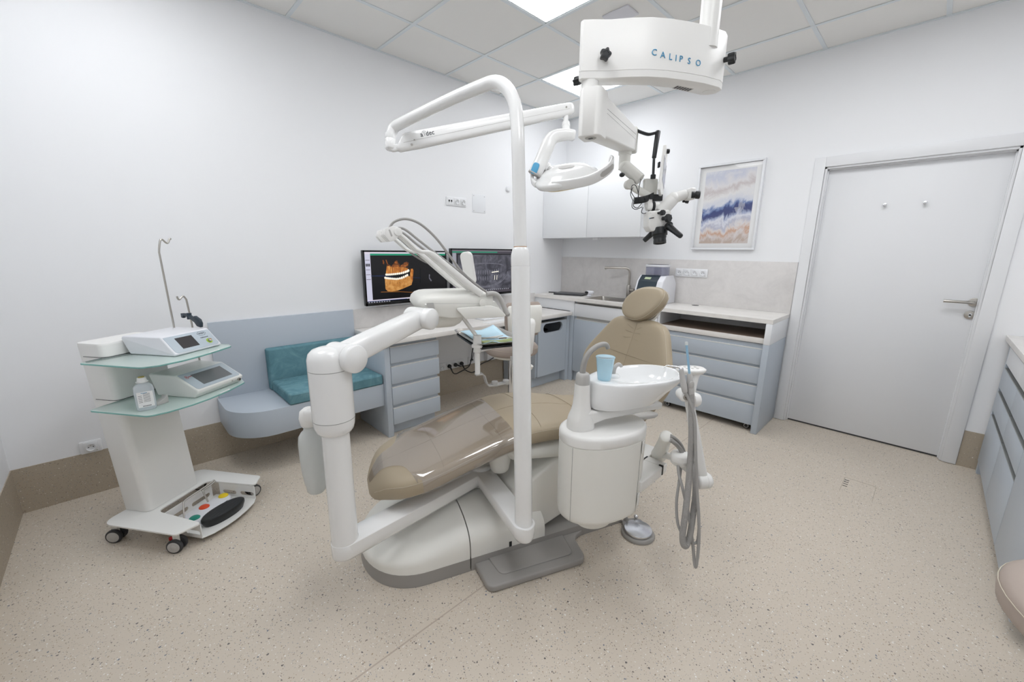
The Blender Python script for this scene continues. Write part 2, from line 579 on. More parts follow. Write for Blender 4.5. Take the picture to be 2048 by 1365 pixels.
for n, (c, r) in enumerate(PANELS):
    x0, x1 = GX[c] + 0.013, GX[c + 1] - 0.013
    y1, y0 = GY[r] - 0.013, GY[r + 1] + 0.013
    t = thing('ceiling_lamp', lab.get((c, r), 'unseen square lamp panel lighting the room from the suspended ceiling'), 'ceiling lamp', ((x0 + x1) / 2, (y0 + y1) / 2, RZ + 0.002), 0, 'square ceiling lamps')
    g = G().use('lightpanel'); g.box((x0 + 0.008, y0 + 0.008, RZ + 0.004), (x1 - 0.008, y1 - 0.008, RZ + 0.008)); g.build('diffuser', t, 0)
    g = G().use('tbar')
    for a, b in (((x0, y0), (x1, y0 + 0.008)), ((x0, y1 - 0.008), (x1, y1)), ((x0, y0), (x0 + 0.008, y1)), ((x1 - 0.008, y0), (x1, y1))):
        g.box((a[0], a[1], RZ + 0.002), (b[0], b[1], RZ + 0.02))
    g.build('frame', t, 0)
# small square grille beside the nearer lamp
g = G().use(mat('pale_grey_plate', (222, 222, 228), 0.5)); c = (1.4582, -1.4294, 2.755); g.box((c[0] - 0.045, c[1] - 0.03, RZ - 0.006), (c[0] + 0.13, c[1] + 0.10, RZ + 0.004), 0.003)
meta(g.build('ceiling_vent'), 'small grey square plate on a ceiling tile above the microscope box', 'vent')

# vinyl skirting turned up from the floor
SK = 0.245
def skirt(name, lo, hi):
    g = G().use('skirt'); g.box(lo, hi); structure(g.build(name))
skirt('baseboard_left', (0, RY, 0), (0.004, 0, SK))
skirt('baseboard_front', (0.004, RY, 0), (RX, RY + 0.004, SK))
skirt('baseboard_back', (3.392, -0.004, 0), (RX, 0, SK))
skirt('baseboard_right', (RX - 0.004, RY, 0), (RX, -0.004, SK))
# welded seam in the vinyl and the flush drain hatch
g = G().use(mat('seam_weld', (186, 172, 158), 0.5)); g.box((1.9945, RY, 0.0), (1.9995, 0, 0.0005)); structure(g.build('trim_2', smooth=0))
g = G().use(mat('hatch_line', (168, 156, 138), 0.5))
x0, x1, y0, y1 = 2.905, 3.053, -0.955, -0.745
for a, b in (((x0, y0), (x0 + 0.002, y1)), ((x1 - 0.002, y0), (x1, y1)), ((x0, y1 - 0.002), (x1, y1))):
    g.box((a[0], a[1], 0), (b[0], b[1], 0.0006))
g.use('black')
for k in range(4):
    y = y1 - 0.035 - 0.03 * k
    g.box((x0 + 0.004, y - 0.0035, 0), (x0 + 0.026, y + 0.0035, 0.0007))
meta(g.build('floor_hatch', smooth=0), 'small flush square hatch with four black slots in the floor before the door', 'floor hatch')

# ------------------------------------------------------------------ door
d = thing('door_1', 'white flush door with steel lever handle in the back wall', 'door', (2.868, 0.05, 0.0))
structure(d)
g = G().use('door'); g.box((2.424, 0.05, 0.012), (3.309, 0.09, 1.957), 0.002); g.build('door_leaf', d)
g = G().use('rubber'); g.box((2.424, 0.052, 0.001), (3.309, 0.088, 0.012)); g.build('drop_seal', d)
g = G().use('door')
for x0, x1 in ((2.343, 2.409), (3.323, 3.390)):
    g.box((x0, -0.014, 0.003), (x1, 0.0, 2.042), 0.003)
g.box((2.409, -0.014, 1.972), (3.323, 0.0, 2.042), 0.003)
for x0, x1 in ((2.405, 2.4225), (3.3105, 3.327)):
    g.box((x0, -0.002, 0.003), (x1, 0.05, 1.976), 0.002)
g.box((2.405, -0.002, 1.9585), (3.327, 0.05, 1.976), 0.002)
# inner rebate
g.box((2.4225, 0.03, 0.003), (2.429, 0.05, 1.9585)); g.box((3.304, 0.03, 0.003), (3.3105, 0.05, 1.9585)); g.box((2.4225, 0.03, 1.951), (3.3105, 0.05, 1.9585))
g.build('door_frame', d)
P = Vector((3.292, 0.05, 1.068))
g = G().use('steel'); g.cyl(P, P + Vector((0, -0.009, 0)), 0.0265, n=32, bev=0.003)
g.tube([P + Vector((0, 0, 0)), P + Vector((0, -0.035, 0)), P + Vector((-0.004, -0.047, 0)), P + Vector((-0.016, -0.052, 0)), P + Vector((-0.135, -0.052, 0))], 0.0095, 14)
g.build('handle', d)
g = G().use('steel'); Q = P + Vector((-0.004, 0, -0.082)); g.cyl(Q, Q + Vector((0, -0.009, 0)), 0.0265, n=32, bev=0.003)
g.use('chrome'); g.cyl(Q + Vector((0, -0.009, 0.004)), Q + Vector((0, -0.0105, 0.004)), 0.008, n=18); g.box((Q.x - 0.0045, Q.y - 0.0105, Q.z - 0.014), (Q.x + 0.0045, Q.y - 0.009, Q.z + 0.004))
g.build('lock_plate', d)
for px in (2.774, 2.971):
    g = G().use('chrome'); P = Vector((px, 0.05, 1.689)); g.cyl(P, P + Vector((0, -0.022, 0)), 0.006, n=14); g.cyl(P + Vector((0, -0.016, 0)), P + Vector((0, -0.03, 0)), 0.011, n=18, bev=0.003)
    g.build('coat_hook', d)

# ------------------------------------------------------------------ splashbacks
g = G().use('splash'); g.box((0.0, -0.009, 0.888), (2.337, 0.0, 1.292), 0.001)
meta(structure(g.build('trim_3')))
g = G().use('splash'); g.box((0.0, -2.545, 0.745), (0.009, -0.474, 0.898), 0.001)
meta(structure(g.build('trim_4')))

# ------------------------------------------------------------------ sockets and plates
def outlet(g, c, n, right, r=0.019):
    """round recess with two pin holes and an earth pin; c on the plate face, n its outward normal"""
    c = Vector(c); n = Vector(n); right = Vector(right); up = Vector((0, 0, 1))
    g.use('socket'); g.lathe(c, n, [(0, r + 0.002), (0.0015, r + 0.002), (0.0015, r), (-0.006, r - 0.002), (-0.006, 0.001)], 28, cap=False)
    g.use('ink')
    for s in (-1, 1):
        q = c + right * (0.0095 * s) - n * 0.0055; g.cyl(q, q + n * 0.001, 0.0026, n=10)
    g.use('steel'); q = c + up * 0.009 - n * 0.006; g.cyl(q, q + n * 0.006, 0.0022, n=8)
def rj(g, c, n, right):
    c = Vector(c); n = Vector(n); right = Vector(right); up = Vector((0, 0, 1))
    g.use('black')
    for s in (-1, 1):
        q = c + right * (0.0125 * s)
        g.prism([q - right * 0.007 - up * 0.009, q + right * 0.007 - up * 0.009, q + right * 0.007 + up * 0.007, q - right * 0.007 + up * 0.007], n * 0.0012)
        g.prism([q - right * 0.004 - up * 0.017, q + right * 0.004 - up * 0.017, q + right * 0.004 - up * 0.015, q - right * 0.004 - up * 0.015], n * 0.0004)
def gang(name, label, cat, c, n, right, kinds, pitch=0.0715, h=0.075, group=None, parts=None):
    c = Vector(c); n = Vector(n); right = Vector(right); up = Vector((0, 0, 1))
    N = len(kinds); W = pitch * N + 0.008
    t = thing(name, label, cat, c - up * (h / 2), 0, group)
    rp = round_poly([(-W / 2, -h / 2), (W / 2, -h / 2), (W / 2, h / 2), (-W / 2, h / 2)], 0.008)
    g = G().use('socket'); g.prism([c + right * p.x + up * p.y for p in rp], n * 0.009, 0.003)
    g.build('frame_plate', t)
    for i, k in enumerate(kinds):
        q = c + right * ((i - (N - 1) / 2) * pitch) + n * 0.009
        s = 0.029
        sq = round_poly([(-s, -s), (s, -s), (s, s), (-s, s)], 0.006)
        g = G().use('socket'); g.prism([q + right * p.x + up * p.y for p in sq], n * 0.003, 0.001)
        f = q + n * 0.003
        if k == 'o':
            # face with the recess standing slightly proud
            outlet(g, f + n * 0.0068, n, right)
            g.use('greysoft'); g.prism([f + right * x + up * y for x, y in ((0.017, -0.026), (0.024, -0.026), (0.024, -0.022), (0.017, -0.022))], n * 0.0003)
        else:
            rj(g, f + up * 0.003, n, right)
        g.build('outlet' if k == 'o' else 'data_port', t)
    return t
XN, YN = (1, 0, 0), (0, -1, 0)
gang('wall_socket', 'single white socket low on the left wall behind the cart', 'socket', (0, -4.053, 0.278), XN, (0, 1, 0), 'o', 0.08, 0.07)
gang('socket_strip', 'white triple plate with data ports and two sockets high on the left wall', 'socket', (0, -1.534, 1.777), XN, (0, 1, 0), 'doo')
gang('socket_strip', 'white row of four sockets on the grey stone splashback', 'socket', (1.527, -0.009, 1.174), YN, (1, 0, 0), 'oooo')
desk_sock = gang('socket_strip', 'white row of four sockets with black plugs under the desk', 'socket', (0, -1.633, 0.280), XN, (0, 1, 0), 'oooo')
gang('socket_strip', 'white double data port plate under the desk', 'socket', (0, -1.352, 0.284), XN, (0, 1, 0), 'dd')
t = thing('blank_plate', 'white blank cover plate with four screws on the left wall', 'cover plate', (0, -1.27, 1.701))
g = G().use('whitelam'); g.box((0, -1.351, 1.701), (0.003, -1.19, 1.864), 0.001); g.build('plate', t)
for sy in (-1.335, -1.206):
    for sz in (1.716, 1.849):
        g = G().use('greysoft'); g.cyl((0.003, sy, sz), (0.004, sy, sz), 0.004, n=10); g.build('screw', t)
g = G().use('socket'); g.lathe((0, -0.90, 1.954), (1, 0, 0), [(0, 0.028), (0.012, 0.028), (0.02, 0.022), (0.024, 0.001)], 24)
meta(g.build('wall_button'), 'small round white button high on the left wall by the corner', 'button')

# ------------------------------------------------------------------ framed picture
t = thing('framed_picture', 'abstract blue and beige watercolour in a thin white frame', 'picture', (1.76, 0, 1.383))
x0, x1, z0, z1, fw, fd = 1.505, 2.020, 1.383, 2.092, 0.017, 0.03
g = G().use('whitelam')
for a, b in (((x0, z0), (x1, z0 + fw)), ((x0, z1 - fw), (x1, z1)), ((x0, z0 + fw), (x0 + fw, z1 - fw)), ((x1 - fw, z0 + fw), (x1, z1 - fw))):
    g.box((a[0], -fd, a[1]), (b[0], 0, b[1]), 0.0015)
g.build('frame', t)
g = G().use('paperwhite'); g.box((x0 + fw, -0.008, z0 + fw), (x1 - fw, -0.002, z1 - fw)); g.build('mount_board', t)
mp = mat('watercolour_print', (230, 230, 232), 0.7)
n, l, p = nodes(mp)
tc = n.new('ShaderNodeTexCoord'); sep = n.new('ShaderNodeSeparateXYZ'); l.new(tc.outputs['Generated'], sep.inputs[0])
vec = tc.outputs['Generated']
w1 = noise(mp, vec, 3.2, 7, 0.62, 0.8); w2 = noise(mp, vec, 9, 6, 0.7, 0.6); w3 = noise(mp, vec, 2.0, 5, 0.6, 1.5)
# height up the sheet, tilted and broken up by noise
hgt = math_n(mp, 'ADD', sep.outputs[2], math_n(mp, 'MULTIPLY', math_n(mp, 'SUBTRACT', w1, 0.5), 0.42))
hgt = math_n(mp, 'ADD', hgt, math_n(mp, 'MULTIPLY', sep.outputs[0], -0.13))
hgt = math_n(mp, 'ADD', hgt, math_n(mp, 'MULTIPLY', math_n(mp, 'SUBTRACT', w2, 0.5), 0.10))
c1 = ramp(mp, hgt, [(0.0, (196, 178, 166)), (0.05, (216, 206, 202)), (0.10, (206, 166, 140)), (0.15, (224, 218, 216)), (0.20, (188, 190, 206)), (0.25, (226, 228, 236)), (0.30, (160, 170, 200)), (0.335, (66, 74, 122)), (0.39, (58, 72, 126)), (0.43, (120, 140, 186)), (0.48, (214, 218, 228)), (0.60, (232, 231, 231)), (0.70, (206, 198, 198)), (0.78, (228, 226, 228)), (0.92, (206, 210, 224)), (1.0, (226, 228, 234))])
c2 = mix(mp, math_n(mp, 'MULTIPLY', math_n(mp, 'GREATER_THAN', w3, 0.56), 0.35), c1, lin((230, 230, 233)))
l.new(c2, p.inputs['Base Color'])
g = G().use(mp); g.box((1.566, -0.0088, 1.437), (1.961, -0.008, 2.035)); g.build('print', t, 0)
g = G().use('pane'); g.poly([(x0 + fw, -0.0155, z0 + fw), (x1 - fw, -0.0155, z0 + fw), (x1 - fw, -0.0155, z1 - fw), (x0 + fw, -0.0155, z1 - fw)]); g.build('glass_pane', t, 0)

# ================================================================== fitted furniture
def front(g, lo, hi, axis, m='bluelam', lip=True):
    """drawer or door front with a pale metal grip edge along the top"""
    g.use(m); g.box(lo, hi, 0.0012)
    if lip:
        g.use('alu')
        if axis == 'x':   # faces +x
            g.box((lo[0] - 0.02, lo[1] + 0.001, hi[2] - 0.002), (hi[0] + 0.001, hi[1] - 0.001, hi[2] + 0.0035), 0.001)
        elif axis == '-y':
            g.box((lo[0] + 0.001, lo[1] - 0.001, hi[2] - 0.002), (hi[0] - 0.001, hi[1] + 0.02, hi[2] + 0.0035), 0.001)
    return g

# ---- waiting bench
t = thing('bench', 'grey-blue wall bench with a rounded left end and teal cushions on it', 'bench', (0.2, -3.0, 0.245))
g = G().use('bluelam'); g.box((0.001, -3.455, 0.39), (0.02, -2.547, 0.901), 0.001); g.build('back_panel', t)
pts = round_poly([(0.0045, -3.465), (0.455, -3.465), (0.455, -2.547), (0.0045, -2.547)], [0, 0.27, 0, 0], 16)
g = G().use('bluelam'); g.prism([Vector((p.x, p.y, 0.246)) for p in pts], (0, 0, 0.162), 0.0015); g.build('seat_box', t)
def cushion(name, label, lo, hi, r):
    g = G().use('teal'); g.box(lo, hi, r, 4)
    o = g.build(name, smooth=60)
    return meta(o, label, 'cushion')
t = thing('seat_cushion', 'teal suede seat cushion lying flat on the grey-blue bench', 'cushion', (0.26, -2.86, 0.409))
g = G().use('teal'); g.box((0.085, -3.165, 0.4085), (0.462, -2.552, 0.482), 0.014, 4); g.build('pad', t, 60)
g = G().use('teal')
for z in (0.4215, 0.470):
    g.tube([(0.098, -3.164, z), (0.45, -3.164, z)], 0.0022, 6); g.tube([(0.4612, -3.155, z), (0.4612, -2.56, z)], 0.0022, 6)
g.build('piping', t)
t = thing('back_cushion', 'teal suede back cushion standing against the bench panel', 'cushion', (0.05, -2.86, 0.41))
g = G().use('teal'); g.box((0.0205, -3.172, 0.4095), (0.083, -2.56, 0.697), 0.014, 4); g.build('pad', t, 60)
g = G().use('teal'); g.tube([(0.081, -3.16, 0.6845), (0.081, -2.57, 0.6845)], 0.0022, 6); g.tube([(0.081, -3.1705, 0.5), (0.081, -3.1705, 0.685)], 0.0022, 6); g.build('piping', t)

# ---- drawer pedestal of the desk
t = thing('drawer_pedestal', 'grey-blue four-drawer pedestal under the left end of the desk', 'drawer unit', (0.24, -2.3, 0))
g = G().use('bluelam'); g.box((0.006, -2.545, 0.001), (0.486, -2.503, 0.709), 0.001); g.build('side_panel', t)
g = G().use('bluelam'); g.box((0.006, -2.502, 0.088), (0.45, -2.098, 0.709)); g.box((0.45, -2.502, 0.088), (0.466, -2.098, 0.709)); g.build('carcass', t)
g = G().use('bluelam'); g.box((0.02, -2.502, 0.001), (0.43, -2.11, 0.087)); g.build('plinth', t)
for z0, z1 in ((0.556, 0.674), (0.400, 0.529), (0.240, 0.373), (0.088, 0.212)):
    g = G(); front(g, (0.467, -2.499, z0), (0.485, -2.089, z1), 'x'); g.build('drawer', t)
    
# ---- desk top
g = G().use('worktop'); g.box((0.0095, -2.547, 0.7105), (0.543, -0.481, 0.745), 0.001)
meta(g.build('desk_worktop'), 'pale stone desk top running under the two monitors along the left wall', 'worktop')

# ---- waste bin cabinet at the inner end of the desk
t = thing('bin_cabinet', 'grey-blue waste cabinet with an oval opening under the desk end', 'cabinet', (0.25, -0.73, 0))
fx, y0, y1, z0, z1 = 0.50, -0.945, -0.515, 0.123, 0.694
def plate_with_slot(g, y0, y1, z0, z1, cy, cz, ry, rz, x0, x1):
    """upright board facing x with a stadium-shaped hole"""
    hole = []
    n = 48
    half = ry - rz
    for k in range(n):
        a = 2 * pi * k / n
        hole.append((cy + (half if cos(a) > 0 else -half) + rz * cos(a), cz + rz * sin(a)))
    rect = []
    for hy, hz in hole:
        dy, dz = hy - cy, (hz - cz)
        s = min([((y1 - cy) / dy) if dy > 1e-6 else 1e9, ((y0 - cy) / dy) if dy < -1e-6 else 1e9, ((z1 - cz) / dz) if dz > 1e-6 else 1e9, ((z0 - cz) / dz) if dz < -1e-6 else 1e9])
        rect.append([cy + dy * s, cz + dz * s])
    # snap the nearest sample to each rectangle corner
    for c in ((y0, z0), (y0, z1), (y1, z0), (y1, z1)):
        k = min(range(n), key=lambda i: (rect[i][0] - c[0]) ** 2 + (rect[i][1] - c[1]) ** 2)
        rect[k] = [c[0], c[1]]
    R = [[Vector((x1, a, b)) for a, b in rect], [Vector((x1, a, b)) for a, b in hole], [Vector((x0, a, b)) for a, b in hole], [Vector((x0, a, b)) for a, b in rect]]
    g.loft(R, close=True)
g = G().use('bluelam'); plate_with_slot(g, y0, y1, z0, z1 - 0.028, -0.728, 0.607, 0.148, 0.047, fx - 0.02, fx)
g.build('door', t)
g = G().use('bluelam')
g.box((0.02, y0 - 0.015, 0.11), (fx - 0.022, y0 + 0.003, 0.708)); g.box((0.02, y1 + 0.002, 0.0015), (fx + 0.0015, -0.4625, 0.708)); g.box((0.02, y0, 0.11), (fx - 0.022, y1, 0.122)); g.box((0.02, y0, 0.69), (fx - 0.022, y1, 0.708))
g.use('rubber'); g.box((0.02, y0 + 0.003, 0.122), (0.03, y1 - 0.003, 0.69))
g.build('carcass', t)
g = G().use('alu'); g.box((fx - 0.045, y0 + 0.002, z1 - 0.03), (fx - 0.002, y1 - 0.002, z1 - 0.0265)); g.build('grip_edge', t)
g = G().use('bluelam'); g.box((0.02, y0 - 0.01, 0.001), (0.43, y1 + 0.012, 0.109)); g.build('plinth', t)
g = G().use('rubber'); g.lathe((0.25, -0.73, 0.13), (0, 0, 1), [(0, 0.10), (0.40, 0.14), (0.42, 0.142), (0.42, 0.136), (0.02, 0.096), (0.02, 0.001)], 28); meta(g.build('waste_bin'), 'dark round bin inside the oval opening of the waste cabinet', 'bin')

# ---- corner filler, sink cabinet and worktop along the back wall
FY = -0.46
t = thing('corner_panel', 'white over grey-blue filler panel between the desk end and the sink cabinet', 'panel', (0.29, FY, 0))
g = G().use('whitelam'); g.box((0.0, FY, 0.748), (0.551, FY + 0.018, 0.855)); g.box((0.50, FY, 0.70), (0.551, FY + 0.018, 0.748)); g.build('upper_panel', t)
g = G().use('bluelam'); g.box((0.502, FY, 0.0), (0.551, FY + 0.018, 0.6995)); g.build('lower_panel', t)

t = thing('sink_cabinet', 'sink cabinet with a white drawer front above grey-blue doors', 'cabinet', (1.0, -0.23, 0))
g = G().use('bluelam'); g.box((0.553, FY + 0.02, 0.11), (0.571, -0.01, 0.855)); g.box((1.44, FY + 0.02, 0.11), (1.458, -0.01, 0.855)); g.box((0.571, FY + 0.02, 0.11), (1.44, -0.02, 0.128)); g.box((0.571, -0.02, 0.128), (1.44, -0.01, 0.70))
g.use('greysoft'); g.box((0.571, FY + 0.02, 0.838), (1.44, FY + 0.05, 0.855)); g.box((0.571, FY + 0.02, 0.675), (1.44, FY + 0.05, 0.70))
g.build('carcass', t)
g = G(); front(g, (0.556, FY, 0.703), (1.456, FY + 0.018, 0.828), '-y', 'whitelam'); g.build('drawer_front', t)
for x0, x1 in ((0.556, 1.004), (1.008, 1.456)):
    g = G(); front(g, (x0, FY, 0.113), (x1, FY + 0.018, 0.672), '-y'); g.build('door', t)
g = G().use('bluelam'); g.box((0.51, -0.42, 0.001), (1.455, -0.40, 0.109)); g.build('plinth', t)

t = thing('shelf_surround', 'open shelf with pale stone board and end panel right of the sink', 'shelf unit', (1.9, -0.23, 0))
g = G().use('whitelam'); g.box((1.46, FY + 0.004, 0.702), (1.478, -0.01, 0.855)); g.box((1.478, -0.028, 0.743), (2.295, -0.01, 0.855)); g.build('inner_panel', t)
g = G().use('worktop'); g.box((1.479, FY + 0.002, 0.701), (2.2945, -0.03, 0.742), 0.001); g.use('wood'); g.box((1.485, FY + 0.006, 0.742), (2.293, -0.032, 0.7432)); g.build('shelf_board', t)
g = G().use('bluelam'); g.box((2.296, -0.484, 0.001), (2.336, -0.006, 0.6995), 0.001); g.build('end_panel', t)
g = G().use('whitelam'); g.box((2.296, -0.484, 0.7005), (2.336, -0.006, 0.855), 0.001); g.build('upper_end_panel', t)

t = thing('worktop', 'pale stone worktop with the sink along the back wall', 'worktop', (1.17, -0.24, 0.856))
SX0, SX1, SY0, SY1 = 0.637, 1.05, -0.40, -0.085
g = G().use('worktop')
g.box((0.0095, -0.48, 0.8565), (SX0, -0.0095, 0.888)); g.box((SX1, -0.48, 0.8565), (2.337, -0.0095, 0.888)); g.box((SX0, -0.48, 0.8565), (SX1, SY0, 0.888)); g.box((SX0, SY1, 0.8565), (SX1, -0.0095, 0.888))
g.build('top', t)
g = G().use('rubber'); g.lathe((1.62, -0.075, 0.888), (0, 0, 1), [(0, 0.031), (0.0012, 0.03), (0.0012, 0.024), (0.0003, 0.023), (0.0003, 0.001)], 24); g.build('cable_grommet', t)
t = thing('sink', 'brushed steel inset sink in the worktop', 'sink', ((SX0 + SX1) / 2, (SY0 + SY1) / 2, 0.72))
g = G().use('steel')
def rr(x0, x1, y0, y1, r, z): return [Vector((p.x, p.y, z)) for p in round_poly([(x0, y0), (x1, y0), (x1, y1), (x0, y1)], r, 5)]
g.loft([rr(SX0 - 0.012, SX1 + 0.012, SY0 - 0.012, SY1 + 0.012, 0.02, 0.8884), rr(SX0 - 0.012, SX1 + 0.012, SY0 - 0.012, SY1 + 0.012, 0.02, 0.8896), rr(SX0 + 0.006, SX1 - 0.006, SY0 + 0.006, SY1 - 0.006, 0.02, 0.8894), rr(SX0 + 0.01, SX1 - 0.01, SY0 + 0.01, SY1 - 0.01, 0.024, 0.87), rr(SX0 + 0.02, SX1 - 0.02, SY0 + 0.02, SY1 - 0.02, 0.03, 0.73), rr(SX0 + 0.04, SX1 - 0.04, SY0 + 0.04, SY1 - 0.04, 0.03, 0.722)], capstart=False, capend=True)
g.build('basin', t)
g = G().use('chrome'); g.cyl((0.84, -0.24, 0.7225), (0.84, -0.24, 0.7265), 0.04, n=24, bev=0.002); g.build('drain', t)
# tap
t = thing('tap', 'tall brushed steel sink tap with a square-bent spout', 'tap', (0.925, -0.055, 0.888))
g = G().use('steel'); b = Vector((0.925, -0.055, 0.888))
g.cyl(b, b + Vector((0, 0, 0.004)), 0.027, n=24); g.cyl(b + Vector((0, 0, 0.004)), b + Vector((0, 0, 0.135)), 0.0215, n=24, bev=0.002); g.build('tap_body', t)
g = G().use('steel')
g.tube([b + Vector(v) for v in ((0, 0, 0.13), (0, 0, 0.26), (-0.003, -0.006, 0.285), (-0.015, -0.014, 0.302), (-0.035, -0.022, 0.308), (-0.235, -0.10, 0.308))], 0.0125, 16)
e = b + Vector((-0.222, -0.095, 0.308)); g.cyl(e, e + Vector((0, 0, -0.022)), 0.009, n=14); g.build('spout', t)
g = G().use('steel'); q = b + Vector((0.018, 0, 0.085)); g.cyl(q, q + Vector((0.03, -0.01, 0)), 0.013, n=16); g.cyl(q + Vector((0.03, -0.01, 0)), q + Vector((0.064, -0.022, 0)), 0.02, n=24, bev=0.003); g.build('lever', t)

# ---- mobile drawer cabinet on castors under the open shelf
t = thing('mobile_cabinet', 'grey-blue mobile cabinet with four wide drawers on castors', 'drawer unit', (1.92, -0.24, 0))
g = G().use('bluelam'); g.box((1.545, FY + 0.02, 0.058), (2.288, -0.04, 0.70 - 0.006)); g.build('carcass', t)
for z0, z1 in ((0.538, 0.659), (0.391, 0.515), (0.243, 0.368), (0.056, 0.218)):
    g = G(); front(g, (1.541, FY, z0), (2.291, FY + 0.019, z1), '-y'); g.build('drawer', t)
def castor(g, c, r=0.025, w=0.018):
    c = Vector(c)
    g.use('black'); g.cyl(c - Vector((0, w / 2, 0)), c + Vector((0, w / 2, 0)), r, n=20, bev=0.004)
    g.use('greysoft'); g.cyl(c - Vector((0, w / 2 + 0.0015, 0)), c - Vector((0, w / 2 - 0.001, 0)), r * 0.72, n=20)
    g.use('black'); g.cyl(c - Vector((0, w / 2 + 0.003, 0)), c - Vector((0, w / 2, 0)), r * 0.5, n=20)
    g.box((c.x - 0.014, c.y - w / 2 + 0.002, c.z + 0.008), (c.x + 0.014, c.y + w / 2 - 0.002, 0.0575))
for cx, cy in ((1.60, -0.405), (2.245, -0.405), (1.60, -0.10), (2.245, -0.10)):
    g = G(); castor(g, (cx, cy, 0.0255)); g.build('castor', t)

# ---- wall cupboards
for i, (x0, x1, lab) in enumerate(((0.002, 0.5845, 'left white wall cupboard, touching the corner under the surgery lamp'), (0.586, 1.17, 'right white wall cupboard, directly behind the microscope head'))):
    t = thing('wall_cupboard', lab, 'cupboard', ((x0 + x1) / 2, -0.18, 1.492), 0, 'white wall cupboards')
    g = G().use('whitelam'); g.box((x0, -0.343, 1.493), (x1, -0.001, 1.99)); g.build('carcass', t)
    g = G().use('whitegloss'); g.box((x0 + 0.001, -0.363, 1.4925), (x1 - 0.001, -0.344, 1.99), 0.001); g.build('door', t)
    if i == 1:
        g = G().use('socket'); g.box((0.64, -0.33, 1.470), (0.70, -0.27, 1.493), 0.004); g.build('hinge_cover', t)

# ---- right-hand cabinets
t = thing('side_cabinet', 'grey-blue cabinet with dark grip grooves along the right wall', 'cabinet', (3.78, -0.9, 0))
CX, CY0, CY1 = 3.475, -1.72, -0.02
g = G().use('bluelam'); g.box((CX + 0.02, CY0, 0.075), (4.07, CY1, 0.855)); g.box((CX + 0.001, -0.062, 0.075), (CX + 0.02, CY1, 0.855)); g.build('carcass', t)
g = G().use('bluelam'); g.box((CX + 0.055, CY0, 0.001), (4.05, -0.04, 0.0745)); g.box((CX + 0.004, -0.075, 0.001), (CX + 0.055, -0.025, 0.0745)); g.build('plinth', t)
cols = [(-0.064, -0.622), (-0.625, -1.152), (-1.156, -1.715)]
rows = [(0.725, 0.825, 'whitelam'), (0.575, 0.695, 'bluelam'), (0.425, 0.545, 'bluelam'), (0.078, 0.395, 'bluelam')]
for i, (ya, yb) in enumerate(cols):
    for z0, z1, m in (rows if i < 2 else rows[:1] + [(0.078, 0.695, 'bluelam')]):
        g = G().use(m); g.box((CX, yb + 0.0015, z0), (CX + 0.018, ya - 0.0015, z1), 0.001)
        g.use('groove'); g.box((CX + 0.0005, yb + 0.0015, z1 + 0.0005), (CX + 0.018, ya - 0.0015, z1 + 0.006)); 
        g.build('drawer' if z1 < 0.72 and z0 > 0.3 else 'front_panel', t)
g = G().use('groove')
for z0, z1 in ((0.825, 0.855), (0.695, 0.725), (0.545, 0.575), (0.395, 0.425)):
    g.box((CX + 0.019, -1.70 if z0 > 0.6 else -1.154, z0), (CX + 0.021, -0.066, z1))
g.build('grip_channel', t)
g = G().use('worktop'); g.box((CX - 0.022, CY0 - 0.01, 0.8565), (4.075, -0.002, 0.888), 0.001); meta(g.build('side_worktop'), 'pale stone worktop on the cabinet at the right edge', 'worktop')

# ================================================================== dental chair
TH = radians(20.0)
CUx, CUy = sin(TH), cos(TH)
U3 = Vector((CUx, CUy, 0)); V3 = Vector((CUy, -CUx, 0)); Z3 = Vector((0, 0, 1))
def W(u, v, z):
    """chair frame: u towards the head end, v across towards the spittoon, z up"""
    return Vector((CUx * u + CUy * v, CUy * u - CUx * v, z))
def interp(tab, x):
    if x <= tab[0][0]: return tab[0][1]
    for (a, fa), (b, fb) in zip(tab, tab[1:]):
        if x <= b:
            t = (x - a) / (b - a); t = t * t * (3 - 2 * t) if False else t
            return fa + (fb - fa) * t
    return tab[-1][1]
def smooth_interp(tab, x):
    """Catmull style interpolation of a table"""
    n = len(tab)
    if x <= tab[0][0]: return tab[0][1]
    if x >= tab[-1][0]: return tab[-1][1]
    for i in range(n - 1):
        if x <= tab[i + 1][0]:
            x0, y0 = tab[i]; x1, y1 = tab[i + 1]
            ym = tab[max(i - 1, 0)]; yp = tab[min(i + 2, n - 1)]
            m0 = (y1 - ym[1]) / (x1 - ym[0]); m1 = (yp[1] - y0) / (yp[0] - x0)
            h = x1 - x0; t = (x - x0) / h
            return (2 * t ** 3 - 3 * t * t + 1) * y0 + (t ** 3 - 2 * t * t + t) * h * m0 + (-2 * t ** 3 + 3 * t * t) * y1 + (t ** 3 - t * t) * h * m1
CV = 2.5
chair = thing('dental_chair', 'tan leather dental chair on a white and grey floor base', 'dental chair', W(-1.75, CV, 0), -TH)

